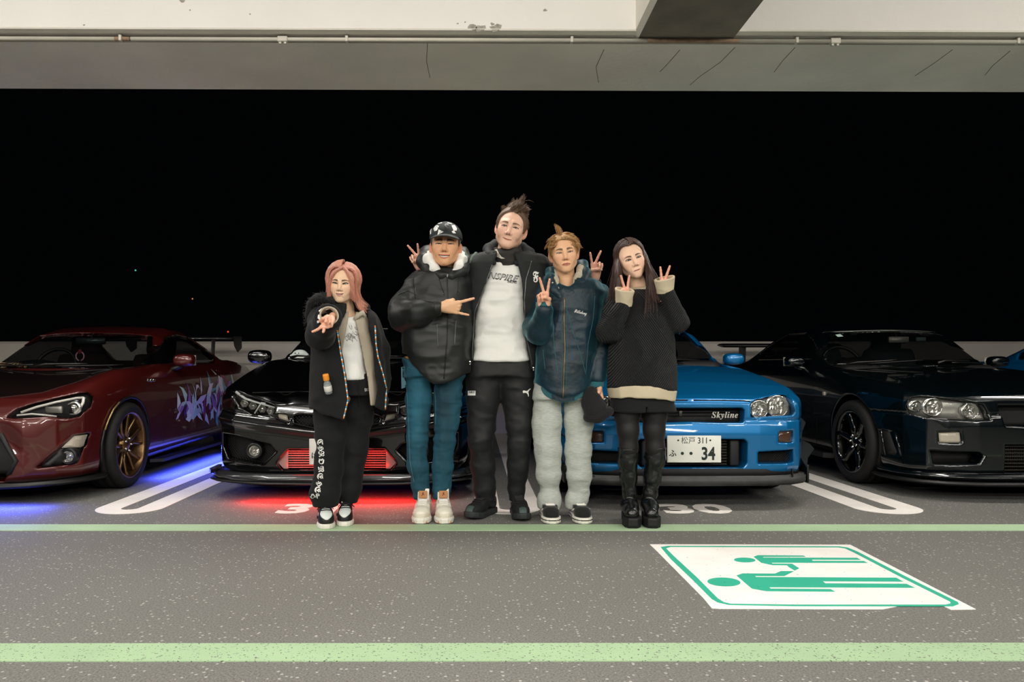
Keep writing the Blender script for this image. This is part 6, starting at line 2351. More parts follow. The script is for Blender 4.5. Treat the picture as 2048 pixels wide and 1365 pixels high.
M_SOLEW = mat('white_midsole', (222, 218, 208), 0.6)
M_GUM = mat('gum_rubber', (190, 132, 84), 0.6)
M_LACEW = mat('white_lace', (225, 222, 214), 0.85)
M_LACEK = mat('black_lace', (20, 20, 21), 0.85)
M_TAN = mat('tan_leather', (170, 118, 72), 0.6)
M_FUR = mat('black_faux_fur', (8, 9, 9), 0.75, sheen=0.1)


def knit_mat(name, rgb):
    """diagonal rib knit: bump waves in lozenges"""
    m = mat(name, rgb, 0.95, sheen=0.05)
    nt = m.node_tree; b = nt.nodes['Principled BSDF']
    tc = nt.nodes.new('ShaderNodeTexCoord')
    hs = []
    for rot in (0.62, -0.62):
        mp = nt.nodes.new('ShaderNodeMapping'); mp.inputs['Rotation'].default_value = (0, rot, 0)
        nt.links.new(tc.outputs['Object'], mp.inputs[0])
        wv = nt.nodes.new('ShaderNodeTexWave'); wv.inputs['Scale'].default_value = 30; wv.bands_direction = 'X'
        nt.links.new(mp.outputs[0], wv.inputs[0])
        hs.append(wv)
    # which lozenge: wide zig-zag bands
    wv2 = nt.nodes.new('ShaderNodeTexChecker'); wv2.inputs['Scale'].default_value = 5.2
    mp = nt.nodes.new('ShaderNodeMapping'); mp.inputs['Rotation'].default_value = (0, 0.62, 0); mp.inputs['Scale'].default_value = (1, 0.02, 0.8)
    nt.links.new(tc.outputs['Object'], mp.inputs[0]); nt.links.new(mp.outputs[0], wv2.inputs['Vector'])
    mx = nt.nodes.new('ShaderNodeMix'); mx.data_type = 'FLOAT'
    nt.links.new(wv2.outputs['Fac'], mx.inputs[0]); nt.links.new(hs[0].outputs['Fac'], mx.inputs[2]); nt.links.new(hs[1].outputs['Fac'], mx.inputs[3])
    bp = nt.nodes.new('ShaderNodeBump'); bp.inputs['Strength'].default_value = 1.0; bp.inputs['Distance'].default_value = 0.012
    nt.links.new(mx.outputs[0], bp.inputs['Height']); nt.links.new(bp.outputs[0], b.inputs['Normal'])
    return m


M_KNIT = knit_mat('black_cable_knit', (15, 18, 19))


def cut_above(z): return lambda P, d: np.maximum(d, z - P[:, 2])


def trousers(p, name, left, right, hip, zbot, ztop, m, wr, seed, k=0.03, h=0.008, split=None):
    A, B = p.chain(left), p.chain(right)
    T = p.rows(hip)
    zs = [t[0] for t in T]
    def f(P):
        a = f_chain(P, A, .02); b = f_chain(P, B, .02)
        d = smin(a, b, k)
        t = np.maximum(f_slices(P, T, 2.4), f_slab(P[:, 2], min(zs), max(zs) + .02))
        d = smin(d, t, .04)
        return np.maximum(np.maximum(d, zbot - P[:, 2]), P[:, 2] - ztop)
    pts = np.array([q for q, r in A + B])
    r = max(r for q, r in A + B) + .05
    lo = pts.min(0) - r; hi = pts.max(0) + r
    lo[2] = zbot - .01; hi[2] = ztop + .01
    return p.cloth(name, f, lo, hi, m, h, wr, seed)


FOLD_J = [(.006, (7, 7, 16), True), (.003, (22, 22, 30), False)]


def clump(R_, rng, m, tipf, ctrl=.5, spread=.25, K=6):
    """roots gathered into m tufts; tipf(root, normal) -> (control offset, tip offset)"""
    b, n = R_[:, :3], R_[:, 3:]
    C = b[rng.choice(len(b), m, replace=False)]
    own = np.argmin(((b[:, None] - C[None]) ** 2).sum(2), 1)
    tips = [tipf(c, (c - np.array((0, .016, .02))) / np.linalg.norm(c - np.array((0, .016, .02)))) for c in C]
    A = []
    t = np.linspace(0, 1, K)[:, None]
    for q, o in zip(b, own):
        c0, t0 = tips[o]
        tip = C[o] + t0 + (q - C[o]) * spread * rng.uniform(.3, 1.3) + rng.normal(size=3) * .0022
        tip = q + (tip - q) * rng.uniform(.72, 1.06)
        mid = q + c0 + rng.normal(size=3) * .0018
        A.append((1 - t) ** 2 * q + 2 * t * (1 - t) * mid + t * t * tip)
    return np.array(A)


def drape(y0, sg, side, x0, n=6):
    """from the parting over the skull to the side, head frame"""
    pts = []
    y1 = max(y0, -.036)
    for th in np.linspace(.06, 1.6, n):
        y = y0 + (y1 - y0) * math.sin(th) ** 1.3
        rr = math.sqrt(max(.10, 1 - ((y - .016) / .106) ** 2))
        pts.append((x0 + sg * (side * max(rr, .62) if th > .7 else side * rr) * math.sin(th), y - .006 * math.sin(2 * th), .036 + (.083 + side - .076) * rr * math.cos(th)))
    return pts


# ================================================================== 1. woman at the left, pink hair, arm out to the camera
def woman_left():
    p = Person(4.22, 'person with copper pink hair and open black hoodie, reaching a hand to the camera', 688)
    hd = Head(p.pt(686, 570, -.055), 0.90, -2, 2, 3, dict(jaw=.046, chin=.016, chinw=.012, smile=.008, open_=.0055, mouthw=.024, eyeh=.0040, eyel=.0016, eyew=.0155, tilt_eye=.14, ears=False, mouthz=-.066, nosel=-.002))
    skin = (232, 196, 164)
    face_skin(p, hd, [p.pt(689, 622, .015), p.pt(690, 640, .02)], [.047, .046, .075], skin, (196, 120, 106), (58, 36, 30), lash=2.6)
    hd.eyes(p.root); hd.teeth(p.root)
    obj('lip_ring', xf(tube([(.0035 * math.cos(a), 0, .0035 * math.sin(a)) for a in np.linspace(0, 6.283, 13)], .0006, 5, False), hd.wld((.020, -.086, -.078))), M_CHROME, p.root)
    # pointing arm and hand
    hw = p.pt(660, 640, -.42)
    pose = dict(index=(16, 6, 6, 4), middle=(-14, 6, 6, 4), ring=(-3, 70, 84, 40), pinky=(-8, 66, 80, 40), thumb=((.026, .008, .028), (.034, .026, .058), (.012, .044, .070), (-.012, .048, .074)))
    hand_skin(p, hw, (-.10, -.84, -.50), (-.1, -.50, .84), True, pose, .86, (226, 172, 146))
    body_core(p, [[(690, 640, .02, 16), (690, 700, .02, 30), (690, 780, .02, 30)], [(690, 650, .02, 20), (648, 640, .03, 12), (642, 664, -.2, 12), (655, 638, -.42, 9)], [(678, 780, .02, 22), (664, 880, 0, 16), (655, 1000, 0, 11)], [(704, 780, .03, 22), (706, 880, .05, 14), (697, 1000, .06, 10)]], skin)
    # trousers
    trousers(p, 'trousers', [(668, 775, .0, 27), (660, 830, .0, 30), (660, 880, -.02, 28), (657, 940, -.02, 27), (650, 984, -.02, 29), (652, 1004, -.02, 24)],
             [(712, 775, .03, 28), (716, 830, .05, 29), (711, 890, .06, 25), (703, 940, .07, 22), (699, 980, .07, 22), (697, 1004, .07, 17)],
             [(752, 668, 742, .115), (790, 660, 745, .125)], p.zpx(1010), p.zpx(750), M_BLKCLOTH, [(.008, (7, 7, 13), True), (.003, (24, 24, 34), False)], 1)
    # shirt
    T = p.rows([(622, 672, 712, .075), (634, 664, 722, .09), (660, 662, 734, .105), (700, 668, 737, .112), (740, 670, 739, .128), (760, 670, 741, .134)], dy=.0)
    nk = p.pt(692, 630, -.07); 
    def fs(P):
        d = f_slices(P, T, 2.2)
        d = smax(d, -f_ell(P, p.pt(699, 622, -.06), (.052, .10, .040)), .006)
        return np.maximum(d, f_slab(P[:, 2], p.zpx(759) - .006 * 0, p.zpx(622)))
    p.cloth('shirt', fs, (T[0][1] - .3, p.D - .2, p.zpx(768)), (T[0][1] + .3, p.D + .2, p.zpx(612)), M_WHITET, .008, [(.006, (9, 9, 12), True), (.003, (26, 26, 26), False)], 3)
    bs = p.bvh('shirt')
    rr = random.Random(3)
    for k in range(13):
        cx_, cy_ = 706 + rr.uniform(-11, 9), 668 + rr.uniform(-14, 14)
        a0 = rr.uniform(0, 6)
        pts = [(cx_ + (3 + k % 4) * math.cos(a0 + t), cy_ + (2.5 + k % 3) * math.sin(a0 + 1.3 * t)) for t in np.linspace(0, 4, 8)]
        dline('shirt_print', pts, bs, .0010, mat('grey_print', (120, 122, 122), 0.8), p.root, .002, 2)
    # beige inner jacket: shell with an open front
    Tb = p.rows([(622, 668, 716, .085), (636, 656, 736, .108), (665, 652, 748, .122), (705, 652, 754, .130), (770, 652, 758, .136), (815, 652, 760, .14)])
    opn = p.pxz([(692, 560), (695, 632), (690, 668), (684, 712), (686, 775), (687, 830), (741, 830), (739, 806), (731, 740), (720, 690), (709, 640), (707, 560)])
    opn_g = opn
    hem = p.pxz([(600, 560), (800, 560), (800, 812), (736, 812), (720, 772), (600, 772)])
    def fb(P):
        d = f_slices(P, Tb, 2.2)
        d = np.maximum(d, -(d + .012))
        d = np.maximum(d, -np.maximum(f_poly(P[:, 0], P[:, 2], opn), P[:, 1] - p.D))
        return np.maximum(np.maximum(d, f_poly(P[:, 0], P[:, 2], hem)), P[:, 2] - p.zpx(626))
    p.cloth('inner_jacket', fb, (Tb[0][1] - .35, p.D - .2, p.zpx(822)), (Tb[0][1] + .35, p.D + .2, p.zpx(600)), M_BEIGE, .0075, [(.004, (16, 16, 6), True)], 5, lip=2)
    for pts in ([(693, 640), (688, 628), (684, 622)], [(709, 640), (716, 632), (726, 626), (731, 634)]):
        q = [p.pt(a, b, -.095 + .004 * i) for i, (a, b) in enumerate(pts)]
        obj('inner_collar', tube(q, [.010, .017, .016, .008][:len(q)], 8), M_BEIGE, p.root)
    # black hoodie
    Tj = p.rows([(606, 668, 712, .085), (618, 642, 738, .12), (636, 628, 754, .14), (665, 624, 762, .155), (720, 624, 768, .165), (780, 622, 774, .172), (845, 622, 776, .172)])
    opj = p.pxz([(690, 540), (688, 625), (676, 661), (683, 705), (691, 748), (698, 800), (689, 845), (746, 845), (752, 770), (744, 700), (734, 640), (722, 540)], -.15)
    hemj = p.pxz([(590, 540), (800, 540), (800, 826), (771, 826), (745, 812), (700, 842), (686, 840), (620, 819), (590, 819)], -.15)
    armc = [(p.pt(644, 632, .03), .070), (p.pt(640, 668, -.20), .070), (p.pt(657, 634, -.40), .064)]
    cuff0, cdir = np.array(p.pt(657, 634, -.40), dtype=np.float32), nrm(np.array(p.pt(657, 634, -.40)) - np.array(p.pt(640, 668, -.20))).astype(np.float32)
    larm = p.chain([(738, 640, .03, 19), (757, 700, .05, 20), (762, 770, .06, 19)])
    def fj(P):
        d0 = f_slices(P, Tj, 2.3)
        d = np.maximum(d0, -(d0 + .016))
        d = np.maximum(d, -np.maximum(f_poly(P[:, 0], P[:, 2], opj), P[:, 1] - p.D))
        d = np.maximum(d, f_poly(P[:, 0], P[:, 2], hemj))
        d = np.maximum(d, P[:, 2] - p.zpx(612))
        arm = f_chain(P, armc, .05)
        s_ = (P - cuff0) @ cdir
        arm = np.maximum(arm, s_ - .01)
        arm = np.maximum(arm, -np.maximum(f_cone(P, cuff0 - cdir * .06, cuff0 + cdir * .1, .046, .053), -1))
        la = f_chain(P, larm, .03)
        return smin(smin(d, arm, .03), np.maximum(la, -(f_poly(P[:, 0], P[:, 2], hemj) * -1 + .0) * 0 + la), .03)
    p.cloth('hoodie', fj, p.pt(604, 850, -.3) - np.array((.02, .25, 0)), np.array(p.pt(790, 590, .25)) + np.array((.02, .05, 0)), M_BLKCLOTH, .0085, [(.007, (7, 7, 9), True), (.003, (22, 22, 26), False)], 9, lip=2)
    bj = p.bvh('hoodie')
    mtr = mat('orange_zip_tape', (214, 128, 54), 0.6); mtr2 = mat('blue_zip_tape', (84, 160, 190), 0.6); mtr3 = mat('white_zip_tape', (226, 222, 212), 0.6)
    for pts in ([(676, 661), (683, 705), (691, 748), (698, 800), (689, 838)], [(752, 652), (754, 690), (758, 715), (768, 748), (775, 778), (772, 824)]):
        L = []
        for (x0, y0), (x1, y1) in zip(pts[:-1], pts[1:]):
            n_ = max(1, int(math.hypot(x1 - x0, y1 - y0) / 4))
            L += [(x0 + (x1 - x0) * k / n_, y0 + (y1 - y0) * k / n_) for k in range(n_)]
        L.append(pts[-1])
        Q = []
        for a, b in L:
            q = None
            for dx in (-2, -4, 0, -7, 3, -10):
                q = ray_px(bj, a + dx, b, .003)
                if q is not None and q.y < p.D + .05: break
            Q.append(q)
        for k in range(len(Q) - 1):
            if Q[k] is None or Q[k + 1] is None or (Q[k] - Q[k + 1]).length > .05: continue
            obj('zip_stitch', tube([Q[k], Q[k + 1]], .0042, 5), (mtr, mtr2, mtr3)[k % 3], p.root)
    # cuff of the inner jacket and sleeve print
    def fc(P):
        d = f_cone(P, cuff0 - cdir * .05, cuff0 + cdir * .03, .046, .050)
        d = np.maximum(d, -(d + .008))
        s_ = (P - cuff0) @ cdir
        return np.maximum(d, f_slab(s_, -.045, .022))
    p.cloth('inner_cuff', fc, cuff0 - .12, cuff0 + .12, M_BEIGE, .005, [(.002, (30, 30, 30), False)], 2, lip=2)
    for pts in ([(637, 622), (643, 617), (648, 622), (642, 628)], [(636, 630), (641, 629), (645, 634), (639, 640), (635, 637)], [(648, 616), (656, 615), (660, 618), (652, 621)], [(634, 642), (638, 641), (638, 646), (634, 647)]):
        decal('sleeve_print', dpoly(pts), bj, M_PRINTW, p.root)
    # fur trimmed hood behind the raised arm
    path = [p.pt(*q) for q in ((622, 652, .02), (619, 632, .0), (624, 608, -.03), (636, 597, -.06), (652, 595, -.08), (667, 603, -.08), (676, 616, -.07))]
    rng = np.random.default_rng(2)
    A = []
    pp = np.array(path)
    seg = np.linspace(0, len(pp) - 1.001, 900)
    for t in seg:
        i = int(t); c = pp[i] + (pp[i + 1] - pp[i]) * (t - i)
        v = rng.normal(size=3); v /= np.linalg.norm(v)
        b = c + v * .020; e = c + v * (.036 + .014 * rng.random()) + np.array((0, 0, -.006))
        A.append([b, (b + e) / 2 + rng.normal(size=3) * .003, e])
    core = tube(path, [.02, .027, .03, .03, .03, .027, .018], 10)
    sv, sf = strands(np.array(A), np.full(len(A), .0016), np.full(len(A), .0005))
    obj('fur_trim', join(core, (sv, sf)), M_FUR, p.root, kind='stuff')
    hb = [(p.pt(648, 612, .05), .05), (p.pt(690, 604, .10), .055), (p.pt(728, 618, .04), .035)]
    def fh(P): return f_chain(P, hb, .03)
    p.cloth('hood', fh, np.array(p.pt(620, 640, -.1)), np.array(p.pt(755, 575, .22)), M_BLKCLOTH, .009, [(.004, (14, 14, 14), True)], 4)
    # trouser print: blackletter running down the leg
    bt = p.bvh('trousers')
    for ch, cy_, cx_ in (('𝕮', 885, 640), ('𝕳', 897, 641), ('𝕽', 909, 643), ('𝕺', 923, 643), ('𝕸', 939, 642), ('𝕰', 953, 640), ('𝕳', 968, 638), ('𝕰', 980, 635)):
        decal('trouser_lettering', dtext(ch, cx_, cy_, 12, 12, 84, bold=.012), bt, M_PRINTW, p.root, .004)
    for ch, cy_, cx_ in (('𝕺', 993, 625), ('𝕶', 992, 634)):
        decal('trouser_lettering', dtext(ch, cx_, cy_, 9, 10, 30, bold=.01), bt, M_PRINTW, p.root, .004)
    dline('drawstring', [(716, 762), (717, 790), (718, 814)], bt, .003, M_BLKCLOTH, p.root, .004)
    decal('waist_print', dtext('EXG', 734, 780, 9, 6, -4, bold=.02), bt, M_PRINTW, p.root, .004)
    # hair: bob parted in the middle, flicked out at the right
    mh = mat('copper_pink_hair', (190, 130, 110), 0.42, var=(40, 0.3, (8, 8, 0.4)), sheen=0.2)
    cap = hair_cap(hd, [(-.074, .098), (-.045, .088), (-.030, .05), (-.018, -.02), (-.01, -.085), (.13, -.10), (.14, .16), (-.074, .16)], .010)
    rng = np.random.default_rng(11)
    A = []
    for k in range(620):
        sg = -1 if rng.random() < .55 else 1
        y0 = -.075 + .15 * rng.random() ** 1.2
        fr = y0 < -.03
        x0 = .004 * sg + rng.normal() * .002 + .006
        off = .010 + .012 * rng.random() + (.012 if sg < 0 else 0)
        pts = drape(y0, sg, .078 + off, x0)
        x, y, z = pts[-1]
        L = .12 + .06 * rng.random() + (.035 if sg > 0 else 0)
        curl = rng.normal() * .006
        for t in np.linspace(.15, 1, 6):
            flick = (.050 * t ** 3 if sg > 0 else -.006 * t) 
            inn = -.014 * math.sin(t * 2.6) * sg
            pts.append((x + inn + flick + curl * t, y + .010 * t, z - L * t + (.012 * t ** 4 if sg > 0 else 0)))
        A.append(hd.wld(np.array(pts)))
    for k in range(240):
        sg = -1 if k < 120 else 1
        u = rng.random() ** (1 if sg < 0 else .8); n_ = rng.normal(size=3) * .0022 + np.array((.010 * u if sg > 0 else 0, 0, 0))
        ct = np.array([(.006, -.058 - .012 * u, .108 - .006 * u), (sg * (.036 + .006 * u), -.080 - .010 * u, .070), (sg * (.058 + .012 * u), -.074 - .012 * u, .018), (sg * (.060 + .016 * u), -.066 - .010 * u, -.040), (sg * (.062 + .020 * u), -.050, -.085 - .02 * u)]) + n_
        tt = np.linspace(0, 4, 12)
        P5 = np.stack([np.interp(tt, np.arange(5), ct[:, i]) for i in range(3)], 1)
        P5[1:-1] = (P5[:-2] + 2 * P5[1:-1] + P5[2:]) / 4
        A.append(hd.wld(P5))
    sv, sf = strands(np.array(A), rng.uniform(.0022, .0040, len(A)), np.full(len(A), .0006), 4)
    obj('hair', joinq(cap, (sv, sf)), mh, p.root, kind='stuff')
    # sneakers, black and white
    def ov(L, W, st):
        return [('toe_box', lambda q: np.maximum(f_ell(q, (0, -.50 * L, st + .05), (.033, .06, .06)), -1), 'white', .002),
                ('side_panel', lambda q: np.maximum(np.abs(q[:, 1] + .10 * L) - .07, q[:, 2] - st - .045) , 'white', .0018)]
    ms = dict(sole=M_SOLEW, upper=M_SHOEB, tongue=M_LEATHW, lace=M_LACEK, white=mat('white_leather_panel', (212, 220, 216), 0.5))
    st = dict(sole=.030, high=.125, overlays=ov, tongue=(.075, .026), collar=.036)
    g, wl, fu = shoe(p, 650, 0, -.0, .27, .096, 14, ms, st, 'sneaker')
    g2, wl2, fu2 = shoe(p, 693, 0, .07, .265, .094, 6, ms, st, 'sneaker')
    # curved side mark of the near shoe
    for wl_, fu_ in ((wl, fu), (wl2, fu2)):
        Q = []
        for y, z in ((-.115, .062), (-.105, .050), (-.085, .046), (-.04, .060), (.02, .082)):
            O = wl_([(-.12, y, z)])[0]; Dv = wl_([(1, 0, 0)])[0] - wl_([(0, 0, 0)])[0]
            Tt = trace(fu_, np.array([O], dtype=np.float32), np.array([Dv], dtype=np.float32), .3, 60)[0]
            Q.append(tuple(Tt - Dv * .003))
        obj('side_mark', tube(Q, [.003, .0055, .006, .004, .0015], 6), M_SHOEB, p.root)
    p.finish_skin()
    # bottle in the pocket: its own thing
    b = thing('water_bottle', 'small clear bottle with orange cap in the black hoodie pocket of the pink haired woman', 'bottle', p.pt(654, 785, -.19))
    top, bot = np.array(p.pt(651, 749, -.215)), np.array(p.pt(658, 788, -.185))
    ax = nrm(top - bot)
    from mathutils import Quaternion
    Rq = np.array(Vector((0, 0, 1)).rotation_difference(Vector(ax)).to_matrix())
    Lb = np.linalg.norm(top - bot)
    def put(prof, m, nm, n=20):
        v, f = lathe(prof, n)
        return obj(nm, (v @ Rq.T + bot, f), m, b)
    put([(.001, 0), (.018, 0), (.020, .008), (.021, Lb - .060), (.019, Lb - .05), (.012, Lb - .036), (.0115, Lb - .03), (.0115, Lb - .02)], mat('clear_bottle', (190, 200, 200), 0.05, alpha=0.35, coat=1.0), 'bottle_body')
    put([(.019, .014), (.0215, .016), (.0217, Lb - .066), (.020, Lb - .064)], mat('bottle_band', (214, 212, 205), 0.5), 'bottle_band')
    put([(.0155, Lb - .034), (.0165, Lb - .03), (.0165, Lb - .006), (.015, Lb), (.001, Lb)], mat('orange_cap', (232, 146, 44), 0.45), 'bottle_cap', 24)
    return p


# ================================================================== 2. man in cap and black puffer
def man_cap():
    p = Person(4.38, 'person in a patterned black cap, puffy black jacket and blue jeans, making a horn sign', 890)
    hd = Head(p.pt(891, 494, -.06), 1.05, -1, -2, 2, dict(jaw=.052, chin=.018, chinw=.014, smile=.0085, open_=.0085, mouthw=.031, eyeh=.0022, eyel=.0016, eyew=.0150, eyex=.0335, tilt_eye=.05, noser=.0115, cheek=.003, mouthz=-.069))
    skin = (214, 162, 122)
    face_skin(p, hd, [p.pt(894, 545, .02), p.pt(892, 570, .03)], [.056, .055, .08], skin, (186, 104, 88), (34, 26, 22), brow_w=1.5)
    hd.eyes(p.root); hd.teeth(p.root)
    hw = np.array(p.pt(884, 614, -.255))
    hand_skin(p, hw, (1.0, -.05, -.04), (0.05, .96, .25), True, ROCK, .98, (222, 176, 138))
    body_core(p, [[(890, 560, .03, 18), (885, 640, .02, 38), (880, 705, .02, 34)], [(885, 570, .02, 20), (838, 562, .02, 15), (803, 636, -.05, 13), (880, 616, -.24, 9)], [(844, 766, .02, 15), (836, 880, 0, 15), (842, 1000, .02, 11)], [(886, 766, .02, 15), (888, 880, 0, 15), (884, 1000, .02, 11)], [(885, 570, .02, 20), (930, 565, .03, 15), (940, 640, .08, 14), (936, 720, .05, 12)]], skin)
    trousers(p, 'jeans', [(837, 760, .0, 25), (837, 800, .0, 25.5), (835.5, 845, -.01, 21.5), (834.5, 880, -.02, 19), (835, 930, .0, 20), (842, 972, .02, 16), (843, 992, .02, 15.5)],
             [(897, 760, .0, 27), (895.5, 800, .0, 26.5), (893, 845, -.01, 23), (889.5, 880, -.02, 20), (885.5, 930, .0, 19), (884, 970, .02, 18), (884, 992, .02, 17)],
             [(715, 806, 940, .125), (752, 809, 928, .118)], p.zpx(998), p.zpx(716), M_DENIM, [(.0055, (8, 8, 20), True), (.0025, (26, 26, 40), True)], 21, h=.0075, k=.012)
    bt = p.bvh('jeans')
    dline('seam', [(812, 750), (815, 810), (818, 875), (820, 925), (828, 965)], bt, .0018, M_DENIMS, p.root)
    dline('seam', [(868, 775), (871, 800), (871, 850)], bt, .0014, M_DENIMS, p.root)
    dline('seam', [(812, 732), (822, 738), (838, 735)], bt, .0014, M_DENIMS, p.root)
    dline('belt', [(811, 715), (820, 717), (834, 719)], bt, .008, M_TAN, p.root)
    decal('hip_patch', dpoly([(802, 735), (810, 733), (812, 775), (803, 778)]), bt, M_DENIMS, p.root)
    # jacket
    T = p.rows([(540, 852, 926, .10), (552, 830, 938, .125), (570, 820, 944, .145), (610, 812, 946, .158), (660, 806, 946, .168), (705, 806, 942, .172), (745, 820, 940, .168), (775, 840, 930, .16)])
    hem = p.pxz([(700, 400), (1000, 400), (1000, 742), (934, 745), (900, 762), (868, 768), (842, 748), (824, 728), (812, 706), (700, 700)], -.16)
    arm = p.chain([(840, 566, .02, 25), (807, 616, -.02, 26.5), (803, 634, -.06, 25), (838, 628, -.18, 22), (872, 617, -.24, 16.5)])
    larm = p.chain([(932, 575, .03, 22), (944, 640, .08, 20), (940, 730, .05, 18)])
    w0 = np.array(p.pt(880, 615.5, -.25), dtype=np.float32)
    def fj(P):
        d = f_slices(P, T, 2.3)
        d = np.maximum(d, P[:, 2] - p.zpx(541))
        d = smin(d, f_chain(P, larm, .03), .04)
        d = np.maximum(d, f_poly(P[:, 0], P[:, 2], hem))
        a = f_chain(P, arm, .04)
        a = np.maximum(a, P[:, 0] - w0[0])
        d = smin(d, a, .022)
        return d
    p.cloth('jacket', fj, p.pt(768, 775, -.32) - np.array((0, .06, 0)), np.array(p.pt(968, 520, .2)), M_BLKNYLON, .0085, [(.007, (5, 5, 11), True), (.0028, (15, 15, 26), True)], 31, lip=1.8)
    bj = p.bvh('jacket')
    # cuff band
    def fcf(P):
        d = f_cone(P, w0 - np.array((.035, 0, 0), dtype=np.float32), w0 + np.array((.006, 0, 0), dtype=np.float32), .047, .042)
        return smax(d, np.abs(P[:, 0] - w0[0] + .012) - .020, .006)
    p.cloth('cuff', fcf, w0 - .08, w0 + .08, M_BLKNYLON, .006, [(.002, (30, 30, 30), False)], 3)
    dline('front_zip', [(894, 548), (895, 580), (896, 620), (894, 680), (890, 730), (888, 758)], bj, .0036, M_ZIPD, p.root, .002)
    obj('zip_pull', boxm(np.array(ray_px(bj, 895, 552, .006)), (.010, .006, .022), .003), M_ZIP, p.root)
    for pts in ([(874, 646), (876, 695)], [(912, 640), (909, 690)]):
        dline('pocket_zip', pts, bj, .0034, mat('grey_seam_tape', (74, 82, 80), 0.4), p.root, .002)
    dline('chest_zip', [(869, 594), (870, 604)], bj, .0042, M_ZIP, p.root, .003)
    for pts in ([(878, 558), (882, 572), (888, 586)], [(917, 556), (917, 572), (916, 586)]):
        dline('hood_cord', pts, bj, .0022, M_BLKNYLON, p.root, .004)
        q = ray_px(bj, *pts[-1], .006)
        obj('cord_tip', tube([q, q + Vector((.001, 0, -.012))], .0028, 6), M_ZIP, p.root)
    for pts in ([(826, 552), (829, 590), (836, 618)], [(836, 598), (858, 604), (880, 606)], [(796, 590), (816, 582), (832, 590)]):
        dline('panel_seam', pts, bj, .0016, M_BLKCLOTH, p.root, .001)
    # hood ring, collar and white hood inside it
    def ring(pts, rad, nm, m, h=.007, wr=None, sd=0):
        C = [(p.pt(a, b, c), r_) for (a, b, c), r_ in zip(pts, rad)]
        A = np.array([q for q, r_ in C]); mr = max(rad)
        return p.cloth(nm, lambda P: f_chain(P, C, .02), A.min(0) - mr - .02, A.max(0) + mr + .02, m, h, wr, sd)
    ring([(884, 552, -.115), (862, 541, -.08), (850, 523, -.01), (856, 508, .08), (888, 504, .14), (922, 510, .09), (930, 526, -.0), (922, 543, -.08), (902, 553, -.115)], [.030, .038, .044, .046, .05, .046, .040, .036, .030], 'hood', M_BLKNYLON, .008, [(.005, (14, 14, 20), True)], 7)
    ring([(880, 547, -.115), (868, 537, -.105), (858, 520, -.065), (858, 509, .02)], [.012, .025, .032, .022], 'hoodie_lining', M_WHITET, .005, [(.004, (26, 26, 26), True)], 5)
    ring([(908, 543, -.115), (917, 534, -.105), (923, 519, -.06), (922, 508, .03)], [.010, .021, .028, .02], 'hoodie_lining', M_WHITET, .005, [(.004, (26, 26, 26), True)], 6)
    # cap
    mcap = mat('black_cap_cloth', (34, 40, 40), 0.8, bump=(300, 0.2, 0.002))
    def fcap(P):
        q = hd.loc(P)
        d = f_ell(q, (0, .012, .046), (.091, .106, .094))
        d = np.maximum(d, -(d + .006))
        d = np.maximum(d, (.041 + .10 * (q[:, 1] + .02) * -0.18) - q[:, 2])
        # brim: curved leaf in front
        zb = .041 + .008 - (q[:, 0] / .08) ** 2 * .026 - (-.09 - q[:, 1]) * .30
        b = np.maximum(np.abs(q[:, 2] - zb) - .0032, f_ell(q * np.array((1, 1, 0), dtype=np.float32), (0, -.085, 0), (.079, .082, 1)))
        b = np.maximum(b, q[:, 1] + .060)
        return smin(d, b, .006) * hd.s
    c = hd.c
    p.cloth('cap', fcap, c + np.array((-.12, -.22, .0)), c + np.array((.12, .15, .17)), mcap, .004, None, 0, lip=2)
    bc = p.bvh('cap')
    for pts in ([(867, 458), (872, 450), (878, 452), (874, 461), (869, 463)], [(875, 470), (877, 459), (887, 464)], [(903, 451), (909, 450), (914, 457), (913, 462), (907, 461)], [(903, 463), (908, 461), (912, 467), (906, 467)], [(875, 447), (884, 444.5), (884, 446), (877, 448)], [(894, 444.5), (903, 447), (905, 449), (896, 446.5)], [(860, 462), (863, 457), (862, 468), (860, 470)]):
        decal('cap_print', dpoly(pts), bc, M_PRINTW, p.root, .0015)
    for pts in ([(869, 460), (873, 452), (876, 456)], [(879, 467), (882, 463), (885, 464)], [(906, 453), (911, 459)]):
        dline('cap_print_line', pts, bc, .0012, mcap, p.root, .0015, 2)
    decal('cap_letter', dtext('S', 893, 454, 9, 15, 2, bold=.05), bc, mat('raised_black_thread', (14, 15, 15), 0.5), p.root, .003)
    # short dark hair under the cap
    mh = mat('black_hair', (20, 17, 16), 0.5, sheen=.2)
    P_, F_ = hair_cap(hd, [(-.045, .05), (-.042, .02), (-.034, -.004), (-.022, -.004), (-.012, .018), (.03, .015), (.05, -.05), (.13, -.06), (.13, .05)], .004)
    obj('hair', (P_, F_), mh, p.root, kind='stuff')
    # white sneakers
    def ov(L, W, s_):
        return [('toe_guard', lambda q: np.maximum(-.36 * L - q[:, 1] - .16, np.maximum(q[:, 1] + .47 * L, q[:, 2] - s_ - .022)), 'white2', .003),
                ('eyelet_stay', lambda q: np.maximum(np.maximum(np.abs(np.abs(q[:, 0]) - .024) - .007, q[:, 1] - .0), -.36 * L - q[:, 1]), 'white2', .004),
                ('heel_counter', lambda q: np.maximum(.10 * L - q[:, 1], q[:, 2] - s_ - .06), 'white2', .003)]
    ms = dict(sole=M_SOLEW, upper=M_LEATHW, tongue=M_LEATHW, lace=M_LACEW, white2=mat('cream_leather', (214, 206, 190), 0.55), foxing=M_SOLEW)
